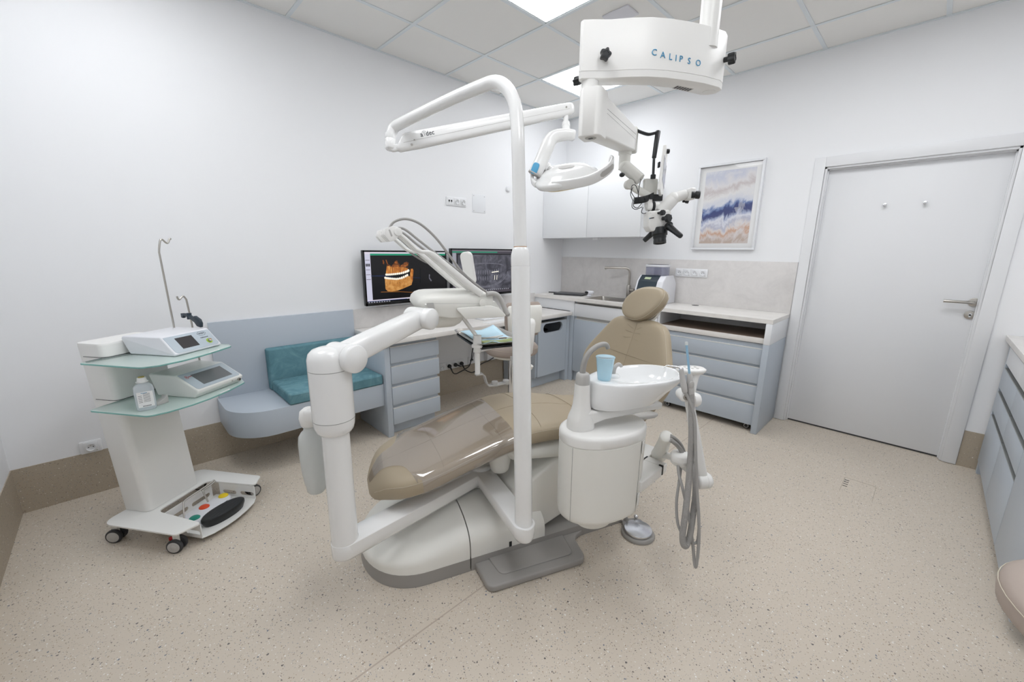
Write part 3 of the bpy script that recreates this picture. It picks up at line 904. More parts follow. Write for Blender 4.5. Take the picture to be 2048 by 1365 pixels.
SEAT_T = [(-2.455, 0.375), (-2.39, 0.44), (-2.19, 0.504), (-1.923, 0.583), (-1.777, 0.609), (-1.6, 0.600), (-1.467, 0.574), (-1.3, 0.548), (-1.15, 0.55)]
SEAT_W = [(-2.456, 0.05), (-2.445, 0.095), (-2.42, 0.145), (-2.38, 0.19), (-2.32, 0.228), (-2.25, 0.246), (-2.1, 0.25), (-1.73, 0.255), (-1.45, 0.238), (-1.15, 0.22)]
EXP = 3.4
def seat_h(u): return 0.056 * min(1.0, sqrt(max(0.0, 1 - ((-2.36 - u) / 0.1) ** 2))) if u < -2.36 else 0.056
def seat_mid(u): return smooth_interp(SEAT_T, u) - 0.056 * (0.6 + 0.4 * min(1, max(0, (u + 2.456) / 0.12)))
def seat_top(u, v, off=0.0):
    w = smooth_interp(SEAT_W, u); h = max(0.012, seat_h(u))
    q = min(1.0, abs(v - CV) / w)
    return seat_mid(u) + (h + off) * (1 - q ** EXP) ** (1 / EXP)
us = [-2.456, -2.45, -2.44, -2.425, -2.405, -2.38, -2.35, -2.31, -2.26] + [-2.2 + 0.05 * i for i in range(22)]
def seat_ring(u, off=0.0):
    w = smooth_interp(SEAT_W, u) + off; h = max(0.012, seat_h(u)) + off
    return super_ring(W(u, CV, seat_mid(u)), V3, Z3, w, h, EXP, 48)
g = G().use('leather'); g.loft([seat_ring(u) for u in us])
seat = g.build('seat', chair, 60)
def seam(g, pts, r=0.0022, m='leatherdark'):
    r = r * 0.6
    g.use(m); g.tube(pts, r, 6)
g = G()
for u in (-2.174, -1.919, -1.735, -1.465):
    w = smooth_interp(SEAT_W, u)
    seam(g, [W(u + (0.02 * (1 - (2 * k / 24 - 1) ** 2) if u > -1.8 else 0), CV - w * 0.985 + 2 * w * 0.985 * k / 24, seat_top(u, CV - w * 0.985 + 2 * w * 0.985 * k / 24) + 0.0002) for k in range(25)], 0.0022)
seam(g, [W(u, CV, seat_top(u, CV)) for u in [-2.45 + 0.02 * i for i in range(62)]], 0.0016)
g.build('seam', seat)
g = G()
for s in (-1, 1):
    for dz in (0.0,):
        pts = []
        for u in [-2.44 + 0.02 * i for i in range(62)]:
            w = smooth_interp(SEAT_W, u)
            pts.append(W(u, CV + s * w * 0.985, seat_top(u, CV + s * w * 0.985) + 0.0004))
        seam(g, pts, 0.0012, 'thread')
g.build('stitching', seat)

# backrest: stacked rings, wings swept forward
BACK = [(0.47, 0.20), (0.50, 0.235), (0.56, 0.275), (0.62, 0.315), (0.68, 0.350), (0.715, 0.363), (0.76, 0.358), (0.81, 0.333), (0.87, 0.292), (0.93, 0.250), (0.965, 0.222), (0.985, 0.198), (1.0, 0.165), (1.008, 0.12)]
LINE = [(0.47, -1.205), (0.56, -1.168), (0.80, -1.094), (0.955, -1.043), (1.01, -1.026)]
bt = Vector((0.27, 0.963)); bn = Vector((-0.963, 0.27))
def back_ring(z, scale=1.0, off=0.0):
    w = smooth_interp(BACK, z) * scale * 0.965
    u = interp(LINE, z)
    th = 0.045 * min(1, scale * 1.0)
    if z > 0.97: th *= sqrt(max(0.05, 1 - ((z - 0.97) / 0.042) ** 2))
    out = []
    for p in super_ring((0, 0, 0), (1, 0, 0), (0, 1, 0), w, th, 3.0, 48):
        q = abs(p.x) / 0.37
        f = 0.042 * q * q - 0.012 * math.exp(-(p.x / 0.03) ** 2) * (1 if p.y > 0 else 0)
        d = -0.045 + p.y + f
        out.append(W(u, CV, z) + V3 * p.x + U3 * (bn.x * d) + Z3 * (bn.y * d))
    return out
g = G().use('leather')
zs = [0.47, 0.485, 0.51, 0.54, 0.57, 0.60, 0.64, 0.68, 0.71, 0.73, 0.75, 0.78, 0.81, 0.85, 0.89, 0.93, 0.955, 0.975, 0.988, 0.998, 1.006, 1.0095]
g.loft([back_ring(z) for z in zs]); back = g.build('backrest', chair, 60)
def back_front(z, x):
    w = smooth_interp(BACK, z) * 0.965; u = interp(LINE, z)
    q = min(1, abs(x) / w)
    y = 0.045 * (1 - q ** 3.0) ** (1 / 3.0)
    f = 0.042 * (abs(x) / 0.37) ** 2 - 0.012 * math.exp(-(x / 0.03) ** 2)
    d = -0.045 + y + f
    return W(u, CV, z) + V3 * x + U3 * (bn.x * d) + Z3 * (bn.y * d)
g = G()
seam(g, [back_front(0.52 + 0.02 * i, 0.0) for i in range(24)], 0.002)
zc = 0.808
seam(g, [back_front(zc, -0.325 + 0.65 * k / 30) for k in range(31)], 0.0022)
# gathered creases either side of the middle seam
for s in (-1, 1):
    for k, zz in enumerate((0.90, 0.925, 0.945)):
        seam(g, [back_front(zz + (0.012 * k - 0.006) * j / 4, s * (0.008 + 0.012 * j)) - U3 * 0.0002 for j in range(5)], 0.0016, 'leather')
g.build('seam', back)
g = G()
for s in (-1, 1):
    seam(g, [back_front(z, s * smooth_interp(BACK, z) * 0.935) for z in [0.50 + 0.02 * i for i in range(25)]], 0.0013, 'thread')
g.build('stitching', back)
g = G().use('plasticwarm')
g.loft([[W(interp(LINE, z), CV, z) + V3 * (p.x) + U3 * (bn.x * (p.y - 0.075)) + Z3 * (bn.y * (p.y - 0.075)) for p in super_ring((0, 0, 0), (1, 0, 0), (0, 1, 0), smooth_interp(BACK, z) * 0.8, 0.035, 3, 32)] for z in (0.50, 0.55, 0.65, 0.75, 0.85, 0.93, 0.96)])
g.build('back_shell', chair, 50)

# headrest
hc = W(-0.992, CV, 1.083); hu = (U3 * 0.468 + Z3 * 0.884); hn = (U3 * -0.884 + Z3 * 0.468)
g = G().use('leather')
prof = [(-0.062, 0.55), (-0.06, 0.74), (-0.05, 0.88), (-0.034, 0.96), (-0.012, 1.0), (0.0, 0.985), (0.008, 0.94), (0.013, 0.8), (0.0155, 0.55), (0.0165, 0.28), (0.0168, 0.06)]
def head_ring(h, s):
    out = []
    for p in super_ring((0, 0, 0), (1, 0, 0), (0, 1, 0), 0.132, 0.108, 2.4, 48):
        wfac = 1 - 0.16 * max(0, -p.y / 0.108)       # a little narrower towards the neck
        out.append(hc + V3 * ((p.x * wfac + 0.30 * p.y) * s) + hu * ((p.y * 0.94) * s) + hn * (h + 0.02 * (p.x * s / 0.137) ** 2))
    return out
g.loft([head_ring(h, s) for h, s in prof]); head = g.build('headrest', chair, 60)
g = G()
for s_, h_ in ((0.99, 0.0), (0.985, -0.036)):
    g.use('thread'); g.tube(head_ring(h_, s_ + 0.004) + [head_ring(h_, s_ + 0.004)[0]], 0.0011, 6)
g.build('stitching', head)
g = G().use('plasticwarm'); g.loft([super_ring(hc + hn * h, V3, hu, a, b, 3, 24) for h, a, b in ((-0.06, 0.07, 0.07), (-0.085, 0.06, 0.06), (-0.10, 0.04, 0.04))])
g.box((-0.03, -0.012, -0.20), (0.03, 0.012, 0.06), 0.004, 2, Matrix.Translation(hc - hn * 0.09) @ Matrix(((V3.x, -hn.x, hu.x, 0), (V3.y, -hn.y, hu.y, 0), (V3.z, -hn.z, hu.z, 0), (0, 0, 0, 1))))
g.build('headrest_bracket', chair, 50)

# shell under the seat, knee bracket, armrest
g = G().use('plasticwarm')
g.loft([super_ring(W(u, CV, smooth_interp(SEAT_T, u) - 0.107 - h), V3, Z3, w, h + 0.012, 3.2, 32) for u, w, h in ((-1.87, 0.16, 0.012), (-1.85, 0.215, 0.03), (-1.79, 0.236, 0.034), (-1.63, 0.236, 0.046), (-1.45, 0.215, 0.05), (-1.25, 0.19, 0.045), (-1.17, 0.14, 0.03))])
g.build('seat_shell', chair, 60)
g = G().use('plasticwarm'); g.lathe(W(-1.875, 2.60, 0.335), (0, 0, 1), [(0, 0.015), (0.004, 0.034), (0.015, 0.043), (0.05, 0.05), (0.10, 0.056), (0.13, 0.058)], 28); g.build('knee_bracket', chair, 60)
g = G().use('greysoft')
g.loft([super_ring(W(u, 2.81, z), V3, Z3, w, h, 3, 20) for u, z, w, h in ((-1.46, 0.615, 0.02, 0.012), (-1.42, 0.61, 0.035, 0.017), (-1.3, 0.597, 0.036, 0.017), (-1.17, 0.588, 0.03, 0.013), (-1.14, 0.586, 0.016, 0.008))])
g.loft([super_ring(W(-1.27 + du, 2.77, z), U3, V3, 0.03, 0.014, 3, 16) for du, z in ((0, 0.50), (0.0, 0.59))])
g.build('armrest', chair, 50)

# floor base
def base_half(u, c=0.278, tip=-2.507, blend=-2.25):
    if u >= blend: return c
    q = min(1.0, (blend - u) / (blend - tip))
    return c * max(0.0, 1 - q ** 2.3) ** (1 / 2.1)
def base_outline(u0, u1, inset=0.0, n=26):
    """closed outline (u, v) of the base between two stations"""
    a = []
    for k in range(n + 1):
        t = k / n
        u = u0 + (u1 - u0) * (t ** 2 if u0 < -2.4 else t)
        a.append((u, base_half(u)))
    pts = [(u, CV + w_ - inset) for u, w_ in a] + [(u, CV - w_ + inset) for u, w_ in reversed(a)]
    out = []
    for p in pts:
        if not out or (abs(p[0] - out[-1][0]) + abs(p[1] - out[-1][1])) > 1e-5: out.append(p)
    if abs(out[0][0] - out[-1][0]) + abs(out[0][1] - out[-1][1]) < 1e-5: out.pop()
    return out
g = G().use('greybase')
g.prism([W(u, v, 0.0005) for u, v in base_outline(-2.507, -2.084)], (0, 0, 0.060), 0.0)
g.prism([W(u, v, 0.0005) for u, v in base_outline(-2.079, -1.27)], (0, 0, 0.060), 0.0)
g.build('base_plate', chair)
pl_ = round_poly([(-2.062, 2.775), (-2.055, 2.926), (-1.60, 2.942), (-1.575, 2.80), (-1.50, 2.775)], [0, 0.035, 0.035, 0.05, 0], 6)
g = G().use('greybase'); g.prism([W(p.x, p.y, 0.0008) for p in pl_], (0, 0, 0.031), 0.008, 3)
pl2 = round_poly([(-2.0, 2.765), (-1.985, 2.885), (-1.64, 2.90), (-1.62, 2.765)], [0, 0.03, 0.03, 0], 5)
g.prism([W(p.x, p.y, 0.03) for p in pl2], (0, 0, 0.006), 0.004)
g.build('foot_plate', chair, 50)
def cover(u0, u1, ht, name, n=16, e=4.5):
    g = G().use('plasticwarm'); rings = []
    for k in range(n + 1):
        t = k / n
        u = u0 + (u1 - u0) * (t ** 1.7 if u0 < -2.4 else t)
        w_ = max(0.004, base_half(u) - 0.001); h = ht(u)
        half = [(w_ * cos(pi * j / 24), sin(pi * j / 24)) for j in range(25)]
        ring = []
        for j in range(25):
            a = pi * j / 24
            x = w_ * (abs(cos(a)) ** (2 / e)) * (1 if cos(a) >= 0 else -1); y = abs(sin(a)) ** (2 / e)
            ring.append(W(u, CV + x, 0.061 + (h - 0.061) * y * (0.80 + 0.20 * (1 - (x / w_) ** 2))))
        rings.append(ring)
    g.loft(rings); return g.build(name, chair, 50)
cover(-2.507, -2.084, lambda u: interp([(-2.507, 0.075), (-2.49, 0.10), (-2.45, 0.125), (-2.38, 0.15), (-2.25, 0.185), (-2.084, 0.225)], u), 'front_cover')
cover(-2.079, -1.72, lambda u: interp([(-2.079, 0.225), (-1.9, 0.225), (-1.72, 0.195)], u), 'rear_cover')
g = G().use('plasticwarm')
sl = round_poly([(-1.86, 0.10), (-1.71, 0.066), (-1.20, 0.26), (-1.20, 0.50), (-1.55, 0.46), (-1.86, 0.285)], [0.03, 0.02, 0.03, 0.02, 0.05, 0.03], 5)
g.prism([W(p.x, 2.27, p.y) for p in sl], V3 * 0.46, 0.015, 3); g.build('lift_arm_cover', chair, 50)
g = G().use('black'); g.box((-0.006, -0.001, -0.012), (0.006, 0.001, 0.012), 0.0, 1, Matrix.Translation(W(-1.895, 2.7785, 0.075)) @ Matrix.Rotation(radians(70), 4, 'Z')); g.build('latch', chair)

# clear protective film pulled over the foot end, cut back at the two front corners
def film_row(u, lim):
    r = seat_ring(u, 0.0035)
    # arc over the top from the +v side to the -v side, lim 1 reaches the lower side edge
    out = []
    for i in range(33):
        a = (-4 + 32 * (0.5 + (i / 32 - 0.5) * lim)) % 48
        k = int(a); f = a - k
        out.append(r[k % 48].lerp(r[(k + 1) % 48], f))
    return out
g = G().use('film')
fu = [-2.452, -2.44, -2.425, -2.405, -2.38, -2.355, -2.335, -2.32, -2.31, -2.30, -2.285, -2.26, -2.2, -2.15, -2.1, -2.05, -2.0, -1.95, -1.9, -1.86]
fl_ = [0.08, 0.08, 0.08, 0.08, 0.09, 0.10, 0.12, 0.16, 0.22, 0.34, 0.62, 1, 1, 1, 1, 1, 1, 1, 1, 0.97]
g.sheet([film_row(u, q) for u, q in zip(fu, fl_)])
film = g.build('protective_film', None, 80)
meta(film, 'clear glossy plastic film covering the foot end of the tan dental chair', 'plastic cover')

# ================================================================== delivery unit (instrument head on a floor-level swing arm)
def rbar(g, p, q, wv, hv, w0, h0, w1=None, h1=None, e=4, n=28, ext=0.0, steps=1):
    """rounded bar from p to q; wv and hv are cross directions"""
    p = Vector(p); q = Vector(q); d = (q - p).normalized()
    w1 = w0 if w1 is None else w1; h1 = h0 if h1 is None else h1
    wv = Vector(wv); wv = (wv - d * wv.dot(d)).normalized(); hv = d.cross(wv).normalized()
    rings = []
    L = (q - p).length
    st = [(0.0, 0.80), (0.004, 0.92), (0.012, 1.0)]
    for x, s in st: rings.append((x, s, 0.0))
    for x, s in reversed(st): rings.append((L - x, s, 1.0))
    g.loft([super_ring(p + d * x, wv, hv, (w0 + (w1 - w0) * x / L) * s / 2, (h0 + (h1 - h0) * x / L) * s / 2, e, n) for x, s, _ in rings])
hub = W(-1.93, 2.49, 0.272)
postb = W(-2.564, 2.77, 0.272)
def floor_arm(g, p, q, w=0.098, h=0.078):
    """flat-topped swing arm with a rounded belly and round end at q"""
    p = Vector(p); q = Vector(q); d = (q - p); d.z = 0; d.normalize(); s = Vector((d.y, -d.x, 0))
    prof = [(-0.5, 0.5), (-0.46, 0.5), (0.46, 0.5), (0.5, 0.46), (0.5, 0.1), (0.47, -0.2), (0.36, -0.42), (0.2, -0.5), (-0.2, -0.5), (-0.36, -0.42), (-0.47, -0.2), (-0.5, 0.1)]
    prof = [(-0.5, 0.46)] + prof[1:]
    rings = [[p + s * (x * w) + Z3 * (y * h) for x, y in prof]]
    rings.append([q + s * (x * w) + Z3 * (y * h) for x, y in prof])
    for a in (15, 30, 45, 60, 72, 82, 88):
        ca, sa = cos(radians(a)), sin(radians(a))
        rings.append([q + d * (w * 0.5 * sa) + s * (x * w * ca) + Z3 * (y * h * (0.55 + 0.45 * ca) if y < 0 else y * h * (0.8 + 0.2 * ca)) for x, y in prof])
    g.loft(rings)
dl = thing('delivery_unit', 'white instrument delivery unit on a swing arm with upright post left of the chair', 'dental delivery unit', W(-2.564, 2.77, 0.0), -TH)
g = G().use('painted'); floor_arm(g, hub, postb); g.cyl(hub + Z3 * -0.05, hub + Z3 * 0.06, 0.055, n=28, bev=0.01); g.build('swing_arm', dl, 50)
pz = Vector((postb.x, postb.y, 0))
g = G().use('painted'); g.lathe(pz, (0, 0, 1), [(0.300, 0.047), (0.312, 0.0475), (0.32, 0.0465), (0.76, 0.0455)], 40); g.build('post', dl, 50)
g = G().use('painted'); g.lathe(pz, (0, 0, 1), [(0.735, 0.048), (0.738, 0.054), (0.748, 0.0615), (0.765, 0.066), (0.787, 0.068), (0.787, 0.0672), (0.789, 0.0672), (0.789, 0.068), (0.963, 0.068), (0.963, 0.0672), (0.965, 0.0672), (0.965, 0.068), (1.0, 0.0675), (1.018, 0.062), (1.03, 0.05), (1.037, 0.03), (1.038, 0.001)], 48)
shroud = g.build('post_head', dl, 45)
g = G().use('seamline')
for z_ in (0.788, 0.964): g.lathe(pz + Z3 * z_, (0, 0, 1), [(-0.0011, 0.0677), (-0.0009, 0.06835), (0.0009, 0.06835), (0.0011, 0.0677)], 48, cap=False)
g.build('joint_line', shroud)
g = G().use('seamline')
a = radians(-100); c = pz + Vector((cos(a), sin(a), 0)) * 0.0676; g.tube([c + Z3 * 0.79, c + Z3 * 0.962], 0.0008, 6); g.build('panel_seam', shroud)
k1 = Vector((1.738, -3.318, 1.0)); k2 = Vector((1.648, -2.958, 1.083))
ax = Vector((0.95, 0.31, 0)).normalized()
def knuckle(name, k, l0, l1, r):
    g = G().use('painted')
    g.lathe(k + ax * l0, ax, [(0, r * 0.5), (0.003, r * 0.82), (0.012, r * 0.97), (0.02, r), (l1 - l0 - 0.034, r * 0.985), (l1 - l0 - 0.033, r * 0.955), (l1 - l0 - 0.030, r * 0.955), (l1 - l0 - 0.029, r * 1.0), (l1 - l0 - 0.010, r * 1.01), (l1 - l0 - 0.003, r * 0.98), (l1 - l0, r * 0.92), (l1 - l0 + 0.003, 0.001)], 40)
    return g.build(name, dl, 45)
knuckle('lower_joint', k1, -0.055, 0.074, 0.0475)
g = G().use('painted'); rbar(g, k1, k2, ax, Z3, 0.082, 0.084, 0.078, 0.076, 3.6, 32); g.build('flex_arm', dl, 50)
knuckle('upper_joint', k2, -0.062, 0.068, 0.043)

# the head has its own frame, hanging a little nearer the desk than the chair's middle
def HW(u, v, z): return W(-2.044 + 1.1 * (u + 2.09), 2.373 + 1.1 * (v - 2.54), 1.122 + 1.1 * (z - 1.143))
# mount plate and instrument head
g = G().use('plasticwarm')
g.loft([super_ring(HW(-2.135, 2.54, z), U3, V3, a, b, 5, 36) for z, a, b in ((1.043, 0.06, 0.06), (1.046, 0.07, 0.07), (1.06, 0.092, 0.09), (1.078, 0.105, 0.10), (1.092, 0.105, 0.10))]); g.build('mount_plate', dl, 45)
HEADU = [(-2.236, 0.55, 0.10), (-2.233, 0.7, 0.38), (-2.226, 0.82, 0.64), (-2.213, 0.92, 0.84), (-2.195, 0.985, 0.96), (-2.17, 1.0, 1.0), (-2.05, 1.0, 1.0), (-1.97, 1.0, 0.98), (-1.945, 0.99, 0.9), (-1.935, 0.97, 0.84)]
g = G().use('plasticwarm')
rings = []
for u, sw, sh in HEADU:
    r = []
    for p in super_ring((0, 0, 0), (1, 0, 0), (0, 1, 0), 0.142 * sw, 0.054 * sh, 4.2, 44):
        low = 1 - 0.035 * max(0, -p.y / 0.054)
        r.append(HW(u + (0.028 * max(0, -p.y / 0.054) if u < -2.17 else 0), 2.54, 1.143) + V3 * (p.x * low) + Z3 * p.y)
    rings.append(r)
g.loft(rings); hd = g.build('instrument_head', dl, 50)
g = G().use('plasticwarm'); lowp = round_poly([(-2.218, 1.152), (-2.20, 1.122), (-2.165, 1.099), (-2.11, 1.089), (-1.893, 1.089), (-1.886, 1.096), (-1.925, 1.152)], [0.004, 0.03, 0.03, 0.03, 0.004, 0.006, 0.01], 4)
g.prism([HW(p.x, 2.413, p.y) for p in lowp], V3 * (0.254 * 1.1), 0.008, 3); g.build('head_underside', hd, 45)
pp = round_poly([(-2.10, 1.132), (-1.955, 1.137), (-1.915, 1.125), (-1.88, 1.09), (-1.90, 1.086), (-2.06, 1.088)], [0.006, 0.01, 0.02, 0.006, 0.01, 0.01], 4)
for v0 in (2.670, 2.396):
    g = G().use('plasticwarm'); g.prism([HW(p.x, v0, p.y) for p in pp], V3 * 0.0155, 0.003); g.build('side_panel', hd, 45)
g = G().use('greysoft')
hp = [(-1.965, 1.182), (-1.94, 1.184), (-1.918, 1.176), (-1.902, 1.155), (-1.888, 1.125), (-1.874, 1.096)]
for v0 in (2.672, 2.408):
    g.tube([HW(u, v0, z) for u, z in hp], 0.0115, 12, 4)
g.tube([HW(-1.874, 2.672, 1.096), HW(-1.868, 2.64, 1.094), HW(-1.868, 2.44, 1.094), HW(-1.874, 2.408, 1.096)], 0.0115, 12, 4)
g.build('handle', dl, 50)
g = G().use('plasticwarm'); q = HW(-1.985, 2.681, 1.148); g.cyl(q - V3 * 0.004, q + V3 * 0.002, 0.0165, n=28, bev=0.001); g.build('round_button', hd)
g = G().use('greysoft')
g.tube([HW(u, 2.5405 + 0.1415 * s, 1.150 - 0.008 * ((u + 2.08) / 0.16)) for u, s in ((-2.20, 0.985), (-2.18, 1.0), (-2.0, 1.0))], 0.0008, 6); g.build('panel_seam', hd)
g = G().use('greysoft'); rp = round_poly([(-2.215, 1.158), (-2.185, 1.158), (-2.178, 1.118), (-2.19, 1.108)], 0.004, 3)
g.prism([HW(p.x, 2.54 + 0.1395, p.y) for p in rp], V3 * 0.0022); g.build('side_recess', hd)
# whip arms, each with its tip and its hose
VWH = [2.408, 2.446, 2.582, 2.622, 2.66]
for i, v in enumerate(VWH):
    g = G().use('plastic')
    path = [(-1.985, 1.182), (-2.03, 1.216), (-2.11, 1.283), (-2.175, 1.337), (-2.19, 1.346), (-2.222, 1.349), (-2.236, 1.356), (-2.268, 1.386), (-2.292, 1.408)]
    hw = [0.0145, 0.0145, 0.014, 0.0135, 0.013, 0.010, 0.0095, 0.009, 0.009]
    hh = [0.015, 0.014, 0.012, 0.010, 0.008, 0.006, 0.0055, 0.0055, 0.0065]
    rings = []
    for k, (u, z) in enumerate(path):
        a_ = path[max(0, k - 1)]; b_ = path[min(len(path) - 1, k + 1)]
        d = Vector((b_[0] - a_[0], b_[1] - a_[1])).normalized(); nn = U3 * -d.y + Z3 * d.x
        rings.append(super_ring(HW(u, v, z), V3, nn, hw[k], hh[k], 4, 16))
    g.loft(rings)
    wp = g.build('whip_arm', dl, 50)
    g = G().use('plastic')
    tip = HW(-2.302, v, 1.417)
    g.cyl(tip - V3 * 0.011, tip + V3 * 0.011, 0.0165, n=24, bev=0.002)
    hk = round_poly([(-2.352, 1.405), (-2.345, 1.428), (-2.322, 1.436), (-2.30, 1.434), (-2.30, 1.40), (-2.318, 1.385), (-2.333, 1.382)], 0.005, 3)
    g.prism([HW(p.x, v - 0.009, p.y) for p in hk], V3 * 0.018, 0.002)
    g.build('holder_tip', wp, 45)
    g = G().use('greysoft'); g.prism([HW(p.x, v - 0.0095, p.y) for p in round_poly([(-2.336, 1.424), (-2.33, 1.424), (-2.322, 1.402), (-2.327, 1.398)], 0.002, 2)], V3 * 0.019); g.build('tip_slot', wp)
    g = G().use('hose')
    if i == 4:
        pts = [HW(-2.33, v, 1.43), HW(-2.312, v, 1.452), HW(-2.27, v, 1.463), HW(-2.22, v, 1.447), HW(-2.165, v, 1.40), HW(-2.115, v, 1.337), HW(-2.065, v, 1.273), HW(-2.0, v, 1.217), HW(-1.955, v, 1.186)]
    else:
        k = (3 - i) * 0.012
        pts = [HW(-2.30, v, 1.432 - k), HW(-2.27, v, 1.428 - k), HW(-2.22, v, 1.39 - k * 1.2), HW(-2.16, v, 1.344 - k), HW(-2.10, v, 1.300 - k * 0.5), HW(-2.03, v, 1.245), HW(-1.965, v, 1.19)]
    g.tube(pts, 0.0052, 10, 6); g.build('hose', wp, 60)
# keypad on a short neck
g = G().use('plastic')
kp = [Vector((p.x, p.y)) for p in round_poly([(-0.03, -0.078), (0.03, -0.078), (0.033, 0.078), (-0.033, 0.078)], 0.024, 7)]
kt = (Z3 * 0.985 - U3 * 0.17).normalized(); kn = (-U3 * 0.80 + V3 * 0.6).normalized(); kr = kt.cross(kn).normalized(); kn = kr.cross(kt)
kc = HW(-1.99, 2.50, 1.277)
g.prism([kc + kr * p.x + kt * p.y for p in kp], kn * -0.022, 0.007, 3); kpd = g.build('keypad', dl, 45)
g = G().use('plasticwarm'); g.tube([kc - kn * 0.02 - kt * 0.02, kc - kn * 0.03 - kt * 0.045, HW(-1.97, 2.50, 1.185)], 0.011, 14, 4); g.build('neck', kpd, 60)
# tray holder below the head
g = G().use('plastic')
rbar(g, HW(-2.055, 2.60, 1.095), HW(-1.99, 2.60, 1.003), V3, Z3, 0.034, 0.016)
g.lathe(HW(-1.985, 2.61, 0.925), (0, 0, 1), [(0, 0.012), (0.004, 0.018), (0.025, 0.019), (0.028, 0.027), (0.04, 0.027), (0.043, 0.02), (0.085, 0.019), (0.088, 0.001)], 26)
rbar(g, HW(-1.975, 2.615, 0.935), HW(-1.82, 2.56, 0.942), V3, Z3, 0.024, 0.012)
g.cyl(HW(-1.985, 2.61, 0.83), HW(-1.985, 2.61, 0.93), 0.0125, n=18)
g.build('tray_holder', dl, 45)
g = G().use('greysoft')
fl = [(-1.995, 0.828), (-1.965, 0.830), (-1.955, 0.82), (-1.945, 0.785), (-1.935, 0.772), (-1.90, 0.770), (-1.85, 0.776)]
rings = []
for k, (u, z) in enumerate(fl):
    a_ = fl[max(0, k - 1)]; b_ = fl[min(len(fl) - 1, k + 1)]; d = Vector((b_[0] - a_[0], b_[1] - a_[1])).normalized()
    rings.append(super_ring(HW(u, 2.61, z), V3, U3 * -d.y + Z3 * d.x, 0.017, 0.0035, 5, 12))
g.loft(rings)
for u in (-1.905, -1.85):
    g.cyl(HW(u, 2.61, 0.765), HW(u, 2.61, 0.788), 0.016, n=20, bev=0.004)
g.build('bracket', dl, 45)
# self-contained water bottle behind the post
bc = Vector((1.612, -3.402, 0))
g = G().use('plastic')
rbar(g, Vector((pz.x, pz.y, 0.80)), bc + Z3 * 0.775, Z3, ax, 0.05, 0.06); g.lathe(bc, (0, 0, 1), [(0.735, 0.024), (0.74, 0.03), (0.765, 0.034), (0.79, 0.03), (0.802, 0.016), (0.803, 0.001)], 28); g.build('bottle_cap', dl, 50)
g = G().use('bottlemilky'); g.lathe(bc, (0, 0, 1), [(0.472, 0.001), (0.472, 0.026), (0.48, 0.032), (0.505, 0.0345), (0.51, 0.037), (0.56, 0.0425), (0.62, 0.045), (0.67, 0.045), (0.695, 0.042), (0.71, 0.033), (0.718, 0.024), (0.73, 0.022), (0.735, 0.027), (0.738, 0.024), (0.748, 0.022)], 32); g.build('water_bottle', dl, 50)

# ---- tray with napkin and instruments
TZ = 0.955
def tz(z): return 1.122 + 1.1 * (z - 1.143)
t = thing('instrument_tray', 'steel instrument tray with a pale blue napkin under the delivery head', 'tray', HW(-1.88, 2.46, TZ), -TH)
g = G().use('steel')
tc = HW(-1.88, 2.46, TZ)
g.loft([super_ring(tc + Z3 * h, U3, V3, a, b, 7, 40) for h, a, b in ((-0.001, 0.115, 0.185), (0.0, 0.118, 0.19), (0.012, 0.126, 0.199), (0.014, 0.134, 0.206), (0.0155, 0.134, 0.206), (0.0152, 0.127, 0.199), (0.013, 0.124, 0.197), (0.0015, 0.116, 0.188))]); g.build('tray_dish', t, 40)
g = G().use('black'); g.loft([super_ring(tc + Z3 * h, U3, V3, a, b, 7, 40) for h, a, b in ((-0.012, 0.118, 0.19), (-0.010, 0.124, 0.196), (-0.0015, 0.124, 0.196))]); g.build('tray_support', t, 40)
g = G().use('napkin')
rows = []
for i in range(9):
    row = []
    for j in range(12):
        x = -0.085 + 0.175 * i / 8; y = -0.16 + 0.32 * j / 11
        z = TZ + 0.0045 + 0.012 * max(0, sin(i * 0.9 + j * 0.55)) * (0.35 if j < 8 else 1) + (0.02 * max(0, (i - 5) / 3) * max(0, (6 - j) / 6))
        row.append(HW(-1.88 + x, 2.46 + y, z))
    rows.append(row)
g.sheet(rows); nap = g.build('napkin', None, 60, solid=0.0015)
meta(nap, 'pale blue paper napkin crumpled in the steel instrument tray', 'napkin')
g = G().use('lime'); g.sheet([[HW(-1.985 + 0.008 * i + 0.18 * j / 10, 2.60 + 0.004 * i, TZ + 0.006 + 0.012 * (1 - abs(i - 1)) + (0.012 if j == 0 else 0) + 0.002 * sin(j)) for j in range(11)] for i in range(3)])
meta(g.build('dental_bib', None, 60, solid=0.001), 'lime green edged paper strip along the near rim of the tray', 'paper')
g = G().use('steel'); 
p0, p1 = HW(-1.965, 2.565, TZ + 0.021), HW(-1.80, 2.60, TZ + 0.021)
g.tube([p0, p0.lerp(p1, 0.08) + Z3 * 0.004, p0.lerp(p1, 0.2) + Z3 * 0.003, p1], [0.0012, 0.002, 0.0032, 0.0034, 0.0028], 10, 3)
g.use('wood'); g.cyl(p0.lerp(p1, 0.55), p0.lerp(p1, 0.75), 0.0042, n=12)
meta(g.build('dental_probe', None, 50), 'thin steel probe with a brown grip lying on the blue napkin', 'probe')
g = G().use('steel'); p0 = HW(-1.985, 2.58, TZ + 0.018); p1 = HW(-1.84, 2.545, TZ + 0.023)
for s in (-1, 1):
    g.tube([p0 + V3 * 0.002 * s, p0.lerp(p1, 0.15) + V3 * 0.006 * s + Z3 * 0.002, p0.lerp(p1, 0.6) + V3 * 0.006 * s, p1 + V3 * 0.001 * s], [0.0012, 0.002, 0.0026, 0.0022], 8, 3)
meta(g.build('tweezers', None, 50), 'small steel tweezers beside the probe on the tray', 'tweezers')

